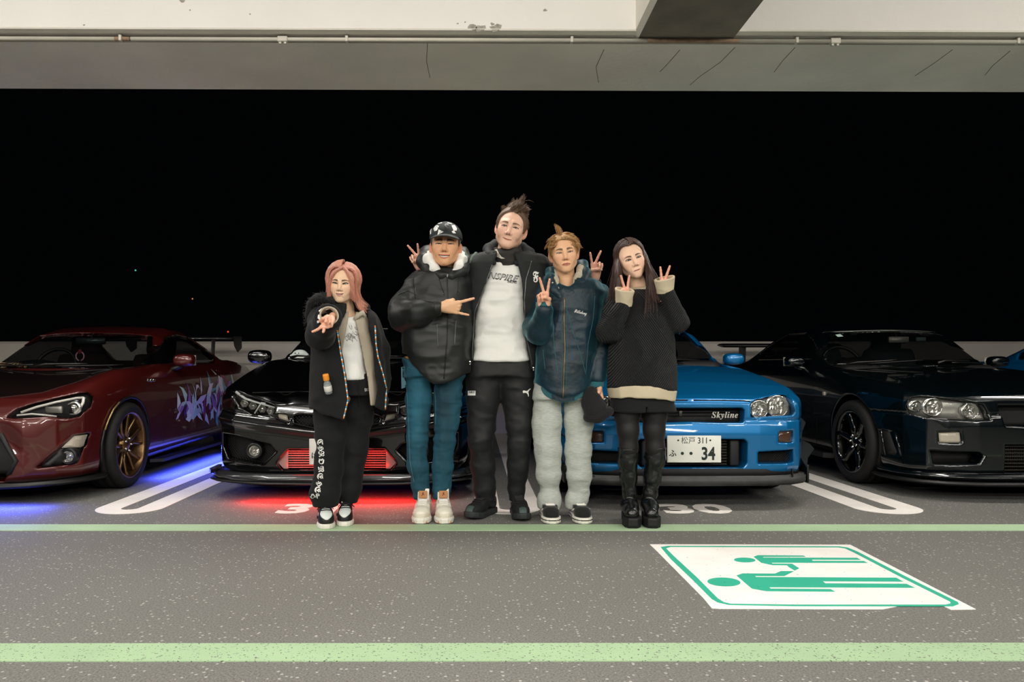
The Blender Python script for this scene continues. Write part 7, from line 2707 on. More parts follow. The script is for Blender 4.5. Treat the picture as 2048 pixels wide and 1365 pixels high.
    for px, yaw in ((848, -2), (886, 5)):
        g, wl, fu = shoe(p, px, 0, .0, .295, .108, yaw, ms, dict(sole=.036, high=.125, overlays=ov, tongue=(.105, .033), tongue_tilt=18, laces=6, collar=.042), 'sneaker')
        vf = boxm((0, -.059, .142), (.050, .004, .042), .003, (math.radians(-18), 0, 0))
        obj('tongue_patch', (wl(vf[0]), vf[1]), M_TAN, g)
        # small leaping figure on the patch
        fig = [(-2, -9), (0, -10), (1, -8), (0.5, -6), (3, -8), (6, -9), (3, -5), (2, -2), (8, 3), (7, 4), (1, 1), (-3, 6), (-8, 8), (-4, 3), (-2, -1), (-2, -4), (-6, -3), (-6, -4), (-2, -6)]
        v2, f2 = tri2d([(a * .0013, -b * .0013) for a, b in fig], .05)
        v3 = np.stack([v2[:, 0], np.full(len(v2), -.0024), v2[:, 1]], 1)
        v3, _ = xf((v3, f2), (0, -.059, .142), (math.radians(-18), 0, 0))
        obj('patch_emblem', (wl(v3), f2), mat('dark_red_thread', (92, 36, 30), 0.7), g, smooth=False)
        vf = boxm((0, -.195, .010), (.075, .02, .016), .006)
        obj('gum_toe', (wl(vf[0]), vf[1]), M_GUM, g)
    p.finish_skin()
    return p


# ================================================================== 3. tall man in the middle
def man_tall():
    p = Person(4.43, 'tall person with tousled brown hair, open dark jacket over white printed shirt, arms round neighbours', 1005)
    hd = Head(p.pt(1022, 459, -.05), 1.06, -6, 3, 13, dict(jaw=.050, chin=.020, chinw=.015, smile=.004, skew=-.10, open_=.0, mouthw=.026, eyeh=.0048, eyel=.0028, tilt_eye=-.02, brow=.015, noser=.0108, nosel=.006, lipup=.0028, liplo=.004))
    skin = (226, 184, 160)
    face_skin(p, hd, [p.pt(1013, 520, .0), p.pt(1012, 545, .02)], [.057, .060, .09], skin, (190, 118, 104), (88, 66, 48), beard=(150, 104, 74))
    hd.eyes(p.root, (62, 66, 60))
    # hands over the neighbours' shoulders
    hl = np.array(p.pt(840, 536, .02)); hr = np.array(p.pt(1190, 556, .02))
    hand_skin(p, hl, (-.34, -.28, .86), (-.15, -.96, -.12), True, V_WIDE, .80, (222, 172, 148))
    hand_skin(p, hr, (.04, -.28, .95), (.10, -.96, -.12), False, V_WIDE, .86, (222, 172, 148))
    body_core(p, [[(1012, 540, .03, 20), (1005, 620, .02, 38), (1002, 720, .02, 36)], [(1005, 550, .03, 22), (950, 530, .04, 16), (895, 560, .20, 13), (842, 540, .05, 9)], [(1005, 550, .03, 22), (1075, 532, .04, 16), (1140, 566, .20, 13), (1190, 560, .05, 9)], [(969, 756, .02, 15), (962, 880, 0, 17), (971, 1000, .03, 12)], [(1032, 756, .02, 15), (1038, 880, 0, 17), (1033, 1000, .03, 12)]], skin)
    trousers(p, 'trousers', [(969, 745, .0, 36), (966, 800, .0, 32), (963, 850, -.0, 27.5), (961, 882, -.02, 23), (966, 930, .02, 23.5), (970, 980, .04, 21), (971, 998, .04, 20)],
             [(1030, 745, .0, 37), (1036, 800, .0, 31), (1038, 850, -.02, 25), (1038, 888, -.02, 22), (1036, 930, .0, 21), (1033, 980, .03, 17), (1033, 998, .03, 16)],
             [(715, 942, 1060, .12), (752, 934, 1067, .13)], p.zpx(1004), p.zpx(712), M_BLKTRACK, [(.005, (8, 8, 16), True), (.0025, (26, 26, 36), False)], 41)
    bt = p.bvh('trousers')
    decal('thigh_badge', dpoly([(935.5, 782), (951, 782), (951, 791.5), (935.5, 791.5)]), bt, M_PRINTW, p.root, .003)
    decal('badge_lettering', dtext('HKS', 943.5, 785, 12, 4.6, 0, bold=.03, shear=.3), bt, M_PRINTK, p.root, .0045)
    cat_ = [(522, 370), (528, 364), (538, 366), (548, 368), (556, 366), (566, 356), (578, 350), (580, 354), (570, 364), (562, 376), (566, 392), (566, 408), (561, 408), (558, 394), (550, 384), (538, 380), (530, 384), (524, 380)]
    decal('leaping_cat_logo', dpoly([(900 + a / 3.59, 680 + b / 3.59) for a, b in cat_]), bt, M_PRINTW, p.root, .003)
    # shirt
    T = p.rows([(512, 992, 1034, .07), (524, 978, 1046, .09), (545, 966, 1056, .11), (600, 952, 1052, .118), (680, 946, 1052, .122), (728, 937, 1065, .148)])
    def fs(P):
        d = f_slices(P, T, 2.3)
        zc = p.zpx(722) + ((P[:, 0] - T[0][1]) / .18) ** 2 * .006
        return np.maximum(np.maximum(d, zc - P[:, 2]), P[:, 2] - p.zpx(523) - (P[:, 1] - p.D) * .2)
    p.cloth('shirt', fs, p.pt(930, 732, -.25), p.pt(1072, 505, .2), M_WHITET, .008, [(.009, (6, 6, 12), True), (.0045, (14, 14, 24), True)], 43)
    bs = p.bvh('shirt')
    decal('shirt_lettering', dtext('NSPIRE', 1007, 554.5, 62, 13, 7, bold=.02, shear=.35), bs, M_PRINTK, p.root, .003, 2.5)
    decal('shirt_lettering_inlay', dtext('NSPIRE', 1006.6, 554.2, 59, 9.5, 7, bold=-.005, shear=.35), bs, mat('grey_print_inlay', (190, 190, 188), 0.8), p.root, .005, 2.5)
    decal('shirt_lettering', dtext('RACING', 1024.5, 564, 19, 5.5, 7, bold=.02, shear=.35), bs, M_PRINTK, p.root, .003, 2.5)
    # gaiter
    Tg = p.rows([(486, 992, 1038, .066, .012), (500, 987, 1043, .078, .0), (512, 986, 1044, .088, -.012), (529, 992, 1040, .084, -.022)])
    def fg(P):
        d = f_slices(P, Tg, 2.0)
        lean = (P[:, 0] - Tg[0][1]) * .10 + (P[:, 1] - p.D) * .25
        return np.maximum(np.maximum(d, -(d + .014)), f_slab(P[:, 2] - lean, p.zpx(527), p.zpx(495)))
    p.cloth('neck_gaiter', fg, np.array(p.pt(975, 540, -.15)), np.array(p.pt(1055, 478, .14)), mat('dark_gaiter_cloth', (40, 38, 36), 0.85, var=(14, .5)), .005, [(.006, (9, 9, 40), True), (.003, (30, 30, 60), True)], 3, lip=1.8)
    bg = p.bvh('neck_gaiter')
    for pts in ([(989, 501), (993, 497), (998, 507), (1003, 514), (1010, 517), (1003, 518), (994, 514)],):
        decal('gaiter_pattern', dpoly(pts), bg, mat('pale_gaiter_print', (196, 188, 176), 0.85), p.root)
    # jacket
    Tj = p.rows([(504, 968, 1058, .09), (514, 944, 1082, .12), (530, 932, 1092, .14), (570, 930, 1092, .148), (640, 930, 1086, .150), (700, 930, 1080, .150), (742, 932, 1076, .150)])
    opn = p.pxz([(1004, 440), (992, 515), (985, 528), (968, 578), (951, 622), (948, 680), (946, 760), (1068, 760), (1063, 730), (1051, 670), (1046, 580), (1040, 540), (1032, 515), (1024, 440)], -.14)
    hem = p.pxz([(880, 440), (1120, 440), (1120, 738), (1050, 738), (1000, 726), (880, 724)], -.14)
    la = p.chain([(950, 530, .04, 23), (896, 562, .20, 19), (848, 545, .06, 15)])
    ra = p.chain([(1076, 532, .04, 23), (1140, 568, .20, 19), (1188, 566, .05, 14.5)])
    xl, xr = p.pt(843, 0)[0], p.pt(0, 0)[0]
    wr_ = np.array(p.pt(1190, 558, .035), dtype=np.float32); wl_ = np.array(p.pt(844, 540, .045), dtype=np.float32)
    def fj(P):
        d0 = f_slices(P, Tj, 2.3)
        d = np.maximum(d0, -(d0 + .016))
        d = np.maximum(d, -np.maximum(f_poly(P[:, 0], P[:, 2], opn), P[:, 1] - p.D))
        d = np.maximum(np.maximum(d, f_poly(P[:, 0], P[:, 2], hem)), P[:, 2] - p.zpx(507))
        a = np.minimum(f_chain(P, la, .03), f_chain(P, ra, .03))
        return smin(d, a, .035)
    p.cloth('jacket', fj, p.pt(830, 745, -.2), np.array(p.pt(1212, 495, .33)), M_CHARJKT, .0085, [(.005, (8, 8, 12), True), (.003, (24, 24, 30), False)], 47, lip=2)
    bj = p.bvh('jacket')
    for pts in ([(984, 530), (967, 580), (949, 624), (946, 680), (944, 720)], [(1063, 523), (1052, 560), (1049, 600), (1051, 666), (1065, 732)]):
        dline('front_zip', pts, bj, .0032, M_ZIP, p.root, .002)
    for px, py in ((1067, 738), (940, 726)):
        obj('zip_pull', boxm(p.pt(px, py, -.155), (.010, .006, .022), .003), M_CHROME, p.root)
    dline('shoulder_tape', [(952, 507), (944, 516), (937, 530), (932, 550)], bj, .011, mat('grey_green_strap', (78, 92, 82), 0.8), p.root, .0)
    decal('chest_letter', dtext('𝕱', 1072, 554, 12, 22, 0, bold=.02), bj, M_PRINTW, p.root, .003)
    for pts, rad in (([(988, 526, -.11), (978, 512, -.08), (976, 498, -.0), (990, 488, .08)], [.014, .022, .026, .026]), ([(1034, 526, -.11), (1050, 520, -.08), (1058, 506, .0), (1046, 494, .08)], [.016, .026, .028, .026])):
        C2 = [(p.pt(*q), r_) for q, r_ in zip(pts, rad)]
        A = np.array([q for q, r_ in C2])
        p.cloth('collar', lambda P, C2=C2: f_chain(P, C2, .02), A.min(0) - .05, A.max(0) + .05, M_CHARJKT, .007, [(.003, (18, 18, 18), True)], 3)
    # hair
    mh = mat('brown_hair', (84, 63, 44), 0.6, var=(60, .45, (6, 6, 1)))
    cap = hair_cap(hd, [(-.066, .078), (-.054, .050), (-.046, .012), (-.040, -.016), (-.028, -.016), (-.016, .012), (.02, .02), (.045, -.02), (.06, -.06), (.13, -.06), (.14, .16), (-.06, .16)], .010)
    rng = np.random.default_rng(5)
    def ok(P_):
        return ((P_[:, 2] > .076) | ((P_[:, 1] > -.046) & (P_[:, 2] > .030)) | ((P_[:, 1] > .035) & (P_[:, 2] > -.04))) & (P_[:, 1] > -.085)
    R_ = scalp_dirs(2600, rng, ok)
    def tip(c, n):
        top = float(np.clip((c[2] - .062) / .03, 0, 1))
        if top < .1:
            return n * .010, np.array((n[0] * .010, .014, -.010)) + n * .008
        cen = math.exp(-((c[0] - .004) / .042) ** 2)
        L = .022 + .056 * cen * rng.uniform(.6, 1.1)
        d_ = np.array((.35 * n[0] + rng.normal() * .35 + .12, -.15 + rng.normal() * .4, .45 + .75 * cen)); d_ /= np.linalg.norm(d_)
        e_ = d_ + np.array((.35 + rng.normal() * .5, .25, -.1)); e_ /= np.linalg.norm(e_)
        return d_ * L * .62, d_ * L * .62 + e_ * L * .5
    A = np.array([hd.wld(a) for a in clump(R_, rng, 70, tip, spread=.75)])
    fly = np.array([hd.wld(np.array([(.02, -.02, .12), (.03, -.02, .15), (.045, -.02, .165), (.062, -.02, .172), (.08, -.02, .170), (.09, -.02, .167)]))])
    A = np.concatenate([A, fly])
    sv, sf = strands(np.array(A), rng.uniform(.0009, .0019, len(A)), np.full(len(A), .0003), 3)
    obj('hair', joinq(cap, (sv, sf)), mh, p.root, kind='stuff')
    # all-black running shoes
    ms = dict(sole=mat('dark_foam_sole', (38, 42, 42), 0.65), upper=mat('black_knit_upper', (17, 19, 20), 0.8, bump=(250, .3, .002)), lace=M_LACEK, tongue=mat('black_knit_upper', (17, 19, 20), 0.8), toe=mat('green_grey_toe_rubber', (58, 74, 70), 0.6))
    def ov(L, W, s_): return [('toe_bumper', lambda q: np.maximum(q[:, 1] + .60 * L, np.abs(q[:, 0]) - .022), 'toe', .003)]
    shoe(p, 973, 0, .03, .30, .108, -30, ms, dict(sole=.036, high=.10, toe_up=.016, laces=5, tongue=(.06, .026), overlays=ov), 'running_shoe')
    shoe(p, 1036, 0, .01, .30, .108, 5, ms, dict(sole=.036, high=.10, toe_up=.016, laces=5, tongue=(.06, .026), overlays=ov), 'running_shoe')
    p.finish_skin()
    return p


# ================================================================== 4. man in teal velvet jacket
def man_teal():
    p = Person(4.36, 'person with bleached hair in teal velvet jacket and light grey sweatpants, making a V sign', 1126)
    hd = Head(p.pt(1127.5, 508.5, -.055), 0.97, -3, 2, -7, dict(jaw=.047, chin=.017, chinw=.012, smile=-.001, open_=.0, mouthw=.025, eyeh=.0046, eyel=.0026, tilt_eye=.10, noser=.0108, lipup=.0055, liplo=.0070))
    skin = (226, 178, 140)
    face_skin(p, hd, [p.pt(1132, 572, .0), p.pt(1133, 592, .01)], [.052, .052, .075], skin, (184, 106, 92), (84, 62, 44), brow_w=1.1)
    hd.eyes(p.root)
    hw = np.array(p.pt(1088, 618, -.22))
    hand_skin(p, hw, (-.10, -.22, .97), (.02, -.97, -.22), True, V_SIGN, .90, (226, 172, 142))
    hg = np.array(p.pt(1195, 768, -.082))
    hand_skin(p, hg, (.08, -.12, -1), (-.86, -.5, .0), False, GRIP, .92, (224, 172, 142))
    body_core(p, [[(1133, 590, .02, 18), (1135, 660, .02, 38), (1128, 735, .02, 32)], [(1133, 595, .02, 20), (1093, 575, .02, 14), (1077, 655, -.05, 12), (1087, 622, -.2, 9)], [(1133, 595, .02, 20), (1195, 595, .02, 14), (1199, 690, .0, 12), (1194, 765, -.08, 9)], [(1098, 806, .02, 15), (1096, 900, .0, 16), (1098, 1005, .02, 12)], [(1152, 806, .02, 15), (1156, 900, .0, 16), (1152, 1005, .02, 12)]], skin)
    trousers(p, 'sweatpants', [(1096, 800, .0, 26.5), (1093.5, 845, .0, 28.5), (1095, 900, -.01, 26), (1096.5, 948, -.01, 23.5), (1099, 980, .01, 16.5), (1098, 1000, .0, 22), (1098, 1014, .0, 21)],
             [(1153, 800, .0, 25), (1156.5, 845, .0, 27.5), (1156.5, 900, -.01, 26), (1158, 950, -.01, 23.5), (1159, 984, .01, 19), (1152, 1002, .0, 20), (1150, 1012, .0, 18)],
             [(770, 1070, 1176, .125), (797, 1068, 1179, .125)], p.zpx(1016), p.zpx(766), M_GREYSW, [(.0045, (7, 7, 10), True), (.003, (18, 18, 30), True)], 51, k=.006)
    bt = p.bvh('sweatpants')
    dline('drawstring', [(1123, 808), (1123, 828)], bt, .0026, M_TEALRIB, p.root, .003)
    # jacket
    T = p.rows([(556, 1108, 1172, .09), (566, 1090, 1196, .12), (585, 1080, 1208, .145), (620, 1077, 1202, .155), (690, 1076, 1192, .158), (760, 1070, 1184, .160), (812, 1072, 1178, .155)])
    hem = p.pxz([(1000, 400), (1300, 400), (1300, 790), (1172, 792), (1150, 803), (1125, 806), (1103, 799), (1068, 777), (1000, 776)], -.15)
    band = p.pxz([(1000, 400), (1300, 400), (1300, 778), (1172, 780), (1150, 790), (1125, 793), (1103, 786), (1068, 763), (1000, 760)], -.15)
    ra = p.chain([(1094, 578, .02, 23), (1074, 655, -.06, 23), (1080, 664, -.10, 22), (1087, 622, -.20, 16.5)])
    la = p.chain([(1198, 592, .02, 22), (1202, 680, .0, 21), (1195, 756, -.08, 16.5)])
    zc = p.zpx(614, -.2); zl = p.zpx(763, -.08)
    def fj(P):
        d = f_slices(P, T, 2.3)
        d = np.maximum(smax(d, -f_ell(P, p.pt(1133, 566, -.06), (.058, .09, .055)), .01), P[:, 2] - p.zpx(557))
        d = np.maximum(d, f_poly(P[:, 0], P[:, 2], band))
        a = np.maximum(f_chain(P, ra, .035), np.where(P[:, 1] < p.D - .10, P[:, 2] - zc, -1))
        b = np.maximum(f_chain(P, la, .03), zl - P[:, 2])
        return smin(smin(d, a, .02), b, .02)
    p.cloth('jacket', fj, np.array(p.pt(1044, 815, -.33)), np.array(p.pt(1228, 535, .2)), M_VELVET, .008, [(.010, (7, 7, 4.5), True), (.003, (16, 16, 20), True)], 53, lip=1.8)
    bj = p.bvh('jacket')
    def fbd(P):
        d = f_slices(P, T, 2.3) + .006
        return np.maximum(np.maximum(d, f_poly(P[:, 0], P[:, 2], hem)), -f_poly(P[:, 0], P[:, 2], band))
    p.cloth('hem_rib', fbd, np.array(p.pt(1056, 820, -.25)), np.array(p.pt(1190, 745, .2)), M_TEALRIB, .006, [(.002, (60, 60, 8), False)], 3, lip=1.8)
    bh = p.bvh('hem_rib')
    decal('hem_placket', dpoly([(1103, 789), (1126, 794), (1149, 790), (1149, 801), (1125, 804.5), (1104, 798)]), bh, M_VELVET, p.root, .003)
    for c0, rad in ((np.array(p.pt(1087.5, 612, -.205)), .044), (np.array(p.pt(1194, 768, -.085)), .040)):
        c0 = c0.astype(np.float32)
        def fc(P, c0=c0, rad=rad):
            d = np.linalg.norm((P - c0)[:, :2], axis=1) - rad + .05 * np.abs(P[:, 2] - c0[2])
            d = np.maximum(d, np.abs(P[:, 2] - c0[2]) - .020)
            return np.maximum(d, -(np.linalg.norm((P - c0)[:, :2], axis=1) - rad + .011))
        p.cloth('cuff', fc, c0 - .08, c0 + .08, M_TEALRIB, .005, None, 0)
    # hood with sherpa lining
    def ring(pts, rad, nm, m, h=.007, wr=None, sd=0):
        C = [(p.pt(a, b, c), r_) for (a, b, c), r_ in zip(pts, rad)]
        A = np.array([q for q, r_ in C]); mr = max(rad)
        p.cloth(nm, lambda P: f_chain(P, C, .02), A.min(0) - mr - .02, A.max(0) + mr + .02, m, h, wr, sd)
    ring([(1122, 597, -.135), (1110, 580, -.115), (1102, 560, -.07), (1102, 546, .02), (1118, 538, .09), (1146, 534, .10), (1164, 530, .04), (1170, 548, -.04), (1162, 570, -.09), (1144, 588, -.13), (1134, 598, -.14)], [.014, .024, .028, .028, .030, .030, .028, .030, .034, .026, .014], 'hood', M_VELVET, .0075, [(.005, (14, 14, 14), True)], 4)
    ring([(1118, 578, -.125), (1111, 560, -.09), (1112, 542, .0)], [.010, .014, .014], 'sherpa_lining', M_SHERPA, .005, [(.003, (80, 80, 80), False)], 1)
    ring([(1146, 574, -.115), (1156, 556, -.09), (1161, 538, -.04), (1159, 530, .05)], [.010, .020, .018, .014], 'sherpa_lining', M_SHERPA, .005, [(.003, (80, 80, 80), False)], 2)
    bhd = p.bvh('hood')
    for px, py in ((1105, 566), (1149, 574)):
        q = ray_px(bhd, px, py, .001)
        if q: obj('snap_button', ellm(q, (.006, .003, .006), 10, 6), M_CHROME, p.root)
    # grey tee at the neck
    C = [(p.pt(1118, 574, -.05), .016), (p.pt(1128, 586, -.075), .016), (p.pt(1138, 588, -.08), .016), (p.pt(1150, 574, -.05), .014)]
    p.cloth('inner_shirt', lambda P: f_chain(P, C, .01), p.pt(1105, 600, -.14), p.pt(1162, 560, .02), mat('slate_grey_cotton', (62, 66, 76), .85), .005, None, 0)
    dline('front_zip', [(1129, 596), (1128, 640), (1130, 700), (1127, 760), (1126, 800)], bj, .0034, mat('brass_zip', (132, 112, 80), .4, metal=.8), p.root, .002)
    for dx in (-5, 5):
        dline('placket_stitch', [(1129 + dx, 604), (1128 + dx, 650), (1130 + dx, 710), (1127 + dx, 780)], bj, .0012, M_TEALRIB, p.root, .0015)
    for pts in ([(1105, 640), (1108, 690), (1116, 750)], [(1132, 612), (1146, 665), (1160, 705), (1172, 750)], [(1190, 592), (1186, 640), (1176, 690), (1172, 745)], [(1086, 700), (1090, 740)]):
        dline('seam', pts, bj, .0014, M_TEALRIB, p.root, .001)
    decal('chest_script', dtext('𝓑𝓲𝓵𝓵𝓪𝓫𝓸𝓷𝓰', 1161, 626, 25, 10, 12, bold=.01), bj, M_PRINTW, p.root, .003, 2.5)
    # hair: blond, parted, tufted
    mh = mat('bleached_hair', (160, 120, 72), 0.55, var=(50, .45, (6, 6, 1)))
    cap = hair_cap(hd, [(-.074, .076), (-.056, .052), (-.046, .018), (-.040, -.010), (-.028, -.012), (-.016, .012), (.02, .018), (.045, -.03), (.06, -.07), (.13, -.07), (.14, .16), (-.07, .16)], .009)
    rng = np.random.default_rng(8)
    def ok(P_):
        return ((P_[:, 2] > .074) | ((P_[:, 1] > -.05) & (P_[:, 2] > .03)) | ((P_[:, 1] > .035) & (P_[:, 2] > -.05))) & (P_[:, 1] > -.085)
    R_ = scalp_dirs(2600, rng, ok)
    def tip(c, n):
        top = float(np.clip((c[2] - .055) / .03, 0, 1))
        sd = 1 if c[0] > -.012 else -1
        if abs(c[0] + .014) < .012 and c[2] > .09 and c[1] < .02:
            return np.array((-.004, -.006, .045)), np.array((-.030 + rng.normal() * .014, -.004, .058 + rng.normal() * .010))
        if top < .1: return n * .006, np.array((n[0] * .010, .012, -.022)) + n * .004
        L = rng.uniform(.030, .046)
        u = np.array((sd * n[2], -.25 * max(0, -n[1]), -abs(n[0]) * .8)); u /= np.linalg.norm(u)
        return n * .020 + u * L * .35, n * .012 + u * L + np.array((0, 0, -.005))
    A = [hd.wld(a) for a in clump(R_, rng, 80, tip, spread=.5)]
    for k in range(90):      # side fringes round the temples
        sg = -1 if k < 55 else 1
        b = np.array((sg * rng.uniform(.02, .072), rng.uniform(-.082, -.03), 0)); b[2] = .036 + .083 * math.sqrt(max(0, 1 - (b[0] / .082) ** 2 - ((b[1] - .016) / .105) ** 2)) + .006
        e = np.array((sg * .088, b[1] * .7 - .008, rng.uniform(-.01, .03)))
        m_ = (b + e) / 2 + np.array((sg * .014, -.014, .012))
        e2 = e + np.array((-sg * .004, .0, -.018))
        tt = np.linspace(0, 3, 6); ct = np.array([b, m_, e, e2])
        A.append(hd.wld(np.stack([np.interp(tt, np.arange(4), ct[:, i]) for i in range(3)], 1)))
    sv, sf = strands(np.array(A), rng.uniform(.0008, .0017, len(A)), np.full(len(A), .0003), 3)
    obj('hair', joinq(cap, (sv, sf)), mh, p.root, kind='stuff')
    # skate shoes
    ms = dict(sole=M_SOLEW, upper=mat('black_suede', (20, 22, 23), 0.9, sheen=.2), lace=M_LACEW, tongue=mat('black_suede', (20, 22, 23), 0.9), foxing=M_SHOEB, stripe=M_LACEW)
    for px, yaw in ((1096, 2), (1155, 4)):
        g, wl, fu = shoe(p, px, 0, .01, .285, .108, yaw, ms, dict(sole=.036, high=.088, laces=5, tongue=(.05, .028)), 'skate_shoe')
        for sg in (-1, 1):
            Q = []
            for y, z in ((.03, .058), (-.03, .068), (-.065, .050), (-.10, .060), (-.115, .072)):
                O = wl([(sg * .12, y, z)])[0]; Dv = wl([(-sg, 0, 0)])[0] - wl([(0, 0, 0)])[0]
                Tt = trace(fu, np.array([O], dtype=np.float32), np.array([Dv], dtype=np.float32), .3, 60)[0]
                Q.append(tuple(Tt - Dv * .002))
            obj('side_stripe', tube(Q, .0026, 5), M_LACEW, g)
    p.finish_skin()
    # beanie held in the hand: a thing of its own
    b = thing('beanie', 'charcoal knit beanie with rolled brim in the hand of the person in teal', 'hat', p.pt(1195, 800, -.14))
    def fbn(P):
        C = [(np.array(p.pt(1181, 786, -.12)), p.r(12)), (np.array(p.pt(1184, 806, -.13)), p.r(17)), (np.array(p.pt(1192, 822, -.14)), p.r(23))]
        d = f_chain(P, C, .03)
        return d
    P_, F_ = polygonise(fbn, np.array(p.pt(1155, 860, -.26)), np.array(p.pt(1235, 765, .02)), .006, lip=1.6)
    P_ = wrinkle(P_, F_, [(.006, (14, 14, 14), True)], 3)
    obj('beanie_crown', (P_, F_), M_BEANIE, b)
    loop = []
    for a in np.linspace(0, 2 * math.pi, 25):
        c_ = np.array(p.pt(1197, 829, -.14))
        loop.append(c_ + np.array((.060 * math.cos(a), .046 * math.sin(a), .018 * math.cos(a) + .004 * math.sin(a))))
    obj('beanie_brim', tube(loop, .027, 12, False), M_BEANIE, b)
    return p


# ================================================================== 5. woman at the right
def woman_right():
    p = Person(4.25, 'person with long dark brown hair, black cable sweater and knee boots, two V signs', 1278)
    hd = Head(p.pt(1262, 520.5, -.055), 0.93, -2, 3, -17, dict(jaw=.044, chin=.015, chinw=.010, smile=-.0005, skew=.06, open_=.0, mouthw=.021, eyeh=.0060, eyel=.0032, eyew=.0150, tilt_eye=.06, ears=False, lipup=.0026, liplo=.0036, noser=.0092, cheek=.003))
    skin = (234, 194, 166)
    face_skin(p, hd, [p.pt(1278, 578, .0), p.pt(1282, 596, .01)], [.044, .043, .07], skin, (196, 116, 104), (78, 52, 40), brow_w=1.0, lash=1.5)
    hd.eyes(p.root)
    h1 = np.array(p.pt(1251, 606, -.185)); h2 = np.array(p.pt(1328, 590, -.165))
    hand_skin(p, h1, (-.18, -.28, .94), (.25, -.93, -.22), True, V_SIGN, .80, (228, 172, 146))
    hand_skin(p, h2, (.10, -.15, .98), (-.30, -.93, -.15), False, V_SIGN, .82, (228, 172, 146))
    body_core(p, [[(1282, 594, .02, 16), (1284, 660, .02, 34), (1284, 790, .02, 32)], [(1282, 605, .02, 18), (1232, 612, .02, 12), (1213, 665, -.06, 11), (1248, 604, -.2, 8)], [(1282, 605, .02, 18), (1332, 610, .02, 12), (1360, 648, -.06, 11), (1331, 582, -.18, 8)]], skin)
    # legs in tights
    A = p.chain([(1256, 795, .0, 28), (1254, 830, .0, 24.5), (1256, 861, -.01, 21), (1257, 897, -.01, 18), (1256, 940, .02, 15)])
    B = p.chain([(1309, 795, .0, 28), (1309, 830, .0, 24), (1308, 861, -.0, 21), (1310, 897, .0, 18.5), (1306, 940, .02, 15)])
    def ft(P): return smin(f_chain(P, A, .02), f_chain(P, B, .02), .01)
    p.cloth('tights', ft, np.array(p.pt(1220, 955, -.12)), np.array(p.pt(1345, 775, .12)), M_TIGHTS, .008)
    T = p.rows([(785, 1222, 1344, .125), (824, 1224, 1350, .135)])
    def fsh(P):
        d = f_slices(P, T, 2.4)
        d = np.maximum(d, f_slab(P[:, 2], p.zpx(823), p.zpx(780)))
        return np.maximum(d, -np.maximum(np.abs(P[:, 0] - p.pt(1283, 0)[0]) - .006, P[:, 2] - p.zpx(812)))
    p.cloth('shorts', fsh, np.array(p.pt(1210, 835, -.25)), np.array(p.pt(1362, 775, .2)), M_BLKCLOTH, .007, [(.004, (12, 12, 8), True)], 3)
    # sweater
    T2 = p.rows([(580, 1262, 1310, .085), (590, 1246, 1326, .11), (606, 1232, 1340, .13), (640, 1226, 1342, .142), (690, 1220, 1346, .15), (740, 1217, 1351, .156), (780, 1215, 1353, .158), (806, 1219, 1349, .152)])
    band = p.pxz([(1100, 400), (1450, 400), (1450, 786), (1351, 783), (1300, 773), (1255, 772), (1214, 780), (1100, 780)], -.15)
    hem = p.pxz([(1100, 400), (1450, 400), (1450, 806), (1348, 804), (1310, 797), (1260, 796), (1218, 800), (1100, 800)], -.15)
    la = p.chain([(1232, 612, .02, 22), (1216, 664, -.06, 21), (1222, 662, -.10, 20), (1247, 612, -.19, 16)])
    ra = p.chain([(1334, 610, .02, 22), (1358, 644, -.05, 20), (1352, 640, -.09, 20), (1331, 586, -.17, 16)])
    c1 = np.array(p.pt(1248, 607, -.19), dtype=np.float32); c2 = np.array(p.pt(1330, 581, -.175), dtype=np.float32)
    def fsw(P):
        d = f_slices(P, T2, 2.3)
        d = np.maximum(d, f_poly(P[:, 0], P[:, 2], band))
        d = np.maximum(d, P[:, 2] - p.zpx(583))
        a = np.maximum(f_chain(P, la, .03), np.where(P[:, 1] < p.D - .10, P[:, 2] - c1[2], -1))
        b = np.maximum(f_chain(P, ra, .03), np.where(P[:, 1] < p.D - .10, P[:, 2] - c2[2], -1))
        return smin(smin(d, a, .02), b, .02)
    p.cloth('sweater', fsw, np.array(p.pt(1185, 800, -.32)), np.array(p.pt(1395, 560, .2)), M_KNIT, .008, [(.006, (9, 9, 8), True), (.003, (22, 22, 22), False)], 63, lip=1.8)
    def fhm(P):
        d = f_slices(P, T2, 2.3) + .003
        return np.maximum(np.maximum(d, f_poly(P[:, 0], P[:, 2], hem)), -f_poly(P[:, 0], P[:, 2], band))
    p.cloth('hem_rib', fhm, np.array(p.pt(1205, 815, -.25)), np.array(p.pt(1365, 760, .2)), M_CREAM, .006, [(.004, (14, 14, 4), True)], 5, lip=1.8)
    for c0, top, r0, r1 in ((c1, np.array(p.pt(1250, 579, -.215), dtype=np.float32), .042, .053), (c2, np.array(p.pt(1328, 556, -.195), dtype=np.float32), .044, .055)):
        def fc(P, c0=c0, top=top, r0=r0, r1=r1):
            ax = (top - c0) / np.linalg.norm(top - c0); L = np.linalg.norm(top - c0)
            s_ = (P - c0) @ ax
            rad = np.linalg.norm((P - c0) - s_[:, None] * ax, axis=1)
            r_ = r0 + (r1 - r0) * np.clip(s_ / L, 0, 1)
            tip = L + .10 * (P[:, 0] - c0[0]) * (1 if c0[0] > 1 else -1)
            return np.maximum(np.maximum(rad - r_, -(rad - r_ + .009)), np.maximum(-.012 - s_, s_ - tip))
        p.cloth('cuff', fc, np.minimum(c0, top) - .08, np.maximum(c0, top) + .08, M_CREAM, .0045, [(.003, (18, 18, 18), True)], 2, lip=1.8)
    loop = [np.array(p.pt(1286, 578, .0)) + np.array((.068 * math.cos(a), .062 * math.sin(a) - .01, .012 * math.cos(a) + .014 * math.sin(a))) for a in np.linspace(0, 2 * math.pi, 25)]
    C = [(q, .020) for q in loop]
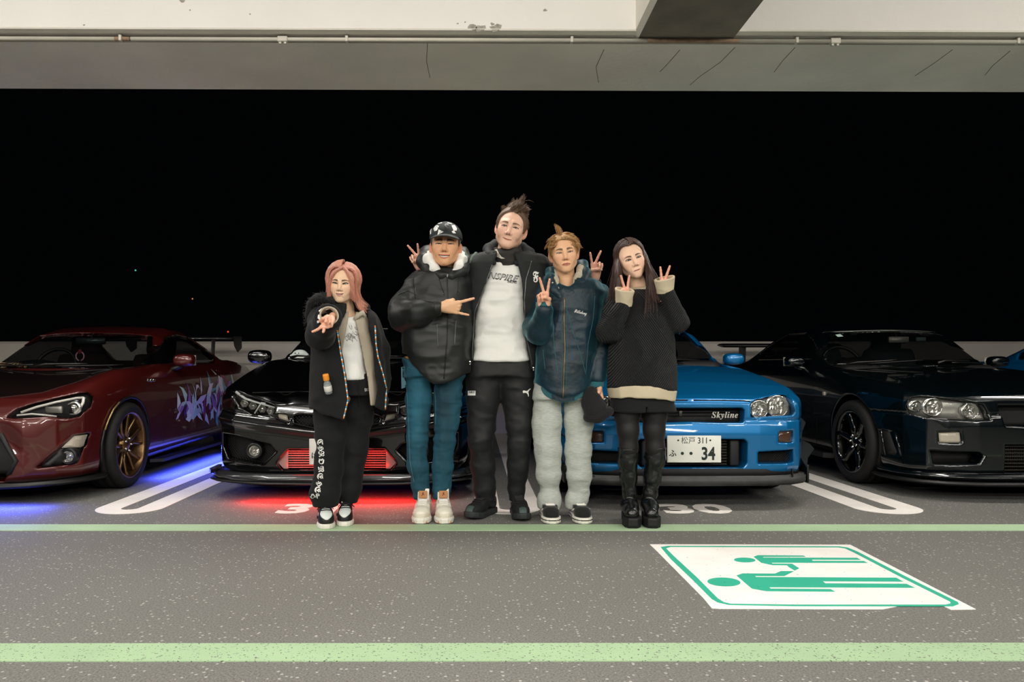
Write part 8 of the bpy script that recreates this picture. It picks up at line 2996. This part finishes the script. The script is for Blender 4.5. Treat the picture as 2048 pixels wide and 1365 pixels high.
    p.cloth('collar', lambda P: f_chain(P, C, .006), np.min(loop, 0) - .04, np.max(loop, 0) + .04, M_CREAM, .005)
    # boots
    for ch, foot, sole_x, yaw in (([(1256, 893, -.01, 19.8), (1255.5, 920, .0, 19), (1257, 955, .015, 15.8), (1259, 985, .02, 13), (1258, 1008, .02, 14)], (1254, 1031), 1255, 6),
                                  ([(1311, 893, .0, 19.8), (1309, 920, .01, 19), (1305, 955, .02, 16.2), (1300, 985, .02, 13.5), (1298, 1008, .02, 14.5)], (1293, 1032), 1295, 8)):
        g = bpy.data.objects.new('knee_boot', None); COL.objects.link(g); g.parent = p.root; g.empty_display_size = .05
        ORIG[g.name] = ORIG[p.root.name]
        C = p.chain(ch)
        a = math.radians(-yaw)
        heel = np.array(p.pt(ch[-1][0], 0, .02)); heel[2] = .085
        toe = heel + np.array((math.sin(a) * .17, -.165, -.012))
        ball = heel + np.array((math.sin(a) * .09, -.09, .006))
        def fb(P):
            d = f_chain(P, C, .02)
            d = np.maximum(d, P[:, 2] - p.zpx(897))
            ft_ = f_chain(P, [(heel + np.array((0, .03, .0)), .040), (heel, .042), (ball, .041), (toe, .037)], .02)
            d = smin(d, ft_, .02)
            d = np.maximum(d, .050 - P[:, 2])
            return d
        lo = np.array((heel[0] - .12, heel[1] - .28, .04)); hi = np.array((heel[0] + .12, heel[1] + .14, p.zpx(890)))
        P_, F_ = polygonise(fb, lo, hi, .006, lip=1.6)
        P_ = wrinkle(P_, F_, [(.0032, (9, 9, 20), True), (.0015, (30, 30, 40), False)], 70 + yaw)
        obj('boot_shaft', (P_, F_), M_LEATHER, g)
        cc_ = (heel + toe) / 2
        n_ = np.array((math.sin(a), -math.cos(a)))
        def fso(P, tread=False):
            q = P - cc_.astype(np.float32)
            v = q[:, 0] * n_[0] + q[:, 1] * n_[1]; u = q[:, 0] * n_[1] - q[:, 1] * n_[0]
            t = np.clip((v + .13) / .27, 0, 1)
            w_ = np.interp(t, [0, .06, .3, .45, .7, .9, 1], [.030, .040, .040, .042, .052, .044, .026])
            e = np.maximum(np.abs(u) - w_, np.abs(v - .005) - .138)
            gap = np.maximum(np.abs(v + .045) - .016, P[:, 2] - .022)
            d = smax(e, f_slab(P[:, 2], .0035, .058), .008)
            rib = np.abs(((v + .2) % .022) - .011) - .003
            d = np.maximum(d, -np.maximum(rib, np.maximum(P[:, 2] - .014, -(e + .008))))
            return np.maximum(d, -gap)
        P_, F_ = polygonise(fso, lo * np.array((1, 1, 0)) + np.array((0, 0, -.01)), np.array((hi[0], hi[1], .08)), .0045, lip=1.6)
        obj('platform_sole', (P_, F_), M_RUBBER, g)
        rim = []
        for t in np.linspace(0, 2 * math.pi, 19):
            q = np.array(p.pt(ch[0][0], 897, ch[0][2])); r_ = p.r(ch[0][3]) * .985
            rim.append(q + np.array((r_ * math.cos(t), r_ * math.sin(t), 0)))
        obj('boot_rim', tube(rim, .0035, 6, False), M_LEATHER, g)
        # seam down the front
    p.bvh('tights')
    # long hair
    mh = mat('dark_brown_hair', (62, 40, 32), 0.36, var=(40, .4, (8, 8, .4)), sheen=.2)
    cap = hair_cap(hd, [(-.074, .098), (-.045, .088), (-.030, .050), (-.016, -.01), (-.008, -.08), (.13, -.10), (.14, .16), (-.074, .16)], .008)
    rng = np.random.default_rng(21)
    A = []
    for k in range(700):
        sg = -1 if rng.random() < .46 else 1
        y0 = -.076 + .15 * rng.random() ** 1.1
        fr = y0 < -.035
        off = .006 + .012 * rng.random()
        pts = drape(y0, sg, .076 + off, .0)
        W = hd.wld(np.array(pts))
        x, y, z = W[-1]
        yb = y
        L = rng.uniform(.22, .30) if sg > 0 else rng.uniform(.16, .27)
        out = []
        lane = rng.normal()
        for t in np.linspace(.14, 1, 7):
            sway = (.055 * t if sg > 0 else -.012 * t) + lane * .013 * t
            yy = y + (-.075 * min(1, t * 1.6) if (fr or lane > .2) else .03 * t)
            out.append((x + sway + (.004 if sg > 0 else -.0) * math.sin(t * 7 + lane), yy, z - L * t))
        A.append(np.concatenate([W, np.array(out)]))
    for k in range(46):     # thin front strands over the collar
        x0 = rng.uniform(1288, 1316)
        q0 = hd.wld(np.array((.074, -.05, .0)))
        e = np.array(p.pt(x0, rng.uniform(600, 640), -.16))
        m_ = np.array(p.pt(x0 * .6 + 1300 * .4, 565, -.13))
        b0 = hd.wld(np.array((.03, -.07, .105)))
        K = 13; ctrl = np.array([b0, hd.wld(np.array((.072, -.06, .05))), q0, m_, e])
        tt = np.linspace(0, 4, K)
        A.append(np.stack([np.interp(tt, np.arange(5), ctrl[:, i]) for i in range(3)], 1))
    sv, sf = strands(np.array(A), rng.uniform(.0018, .0036, len(A)), np.full(len(A), .0006), 3)
    obj('hair', joinq(cap, (sv, sf)), mh, p.root, kind='stuff')
    p.finish_skin()
    return p


LAB = {}
for nm, fn in (('w1', woman_left), ('m2', man_cap), ('m3', man_tall), ('m4', man_teal), ('w5', woman_right)):
    LAB[nm] = fn()
    print(nm, round(_t.time() - _t0, 1))
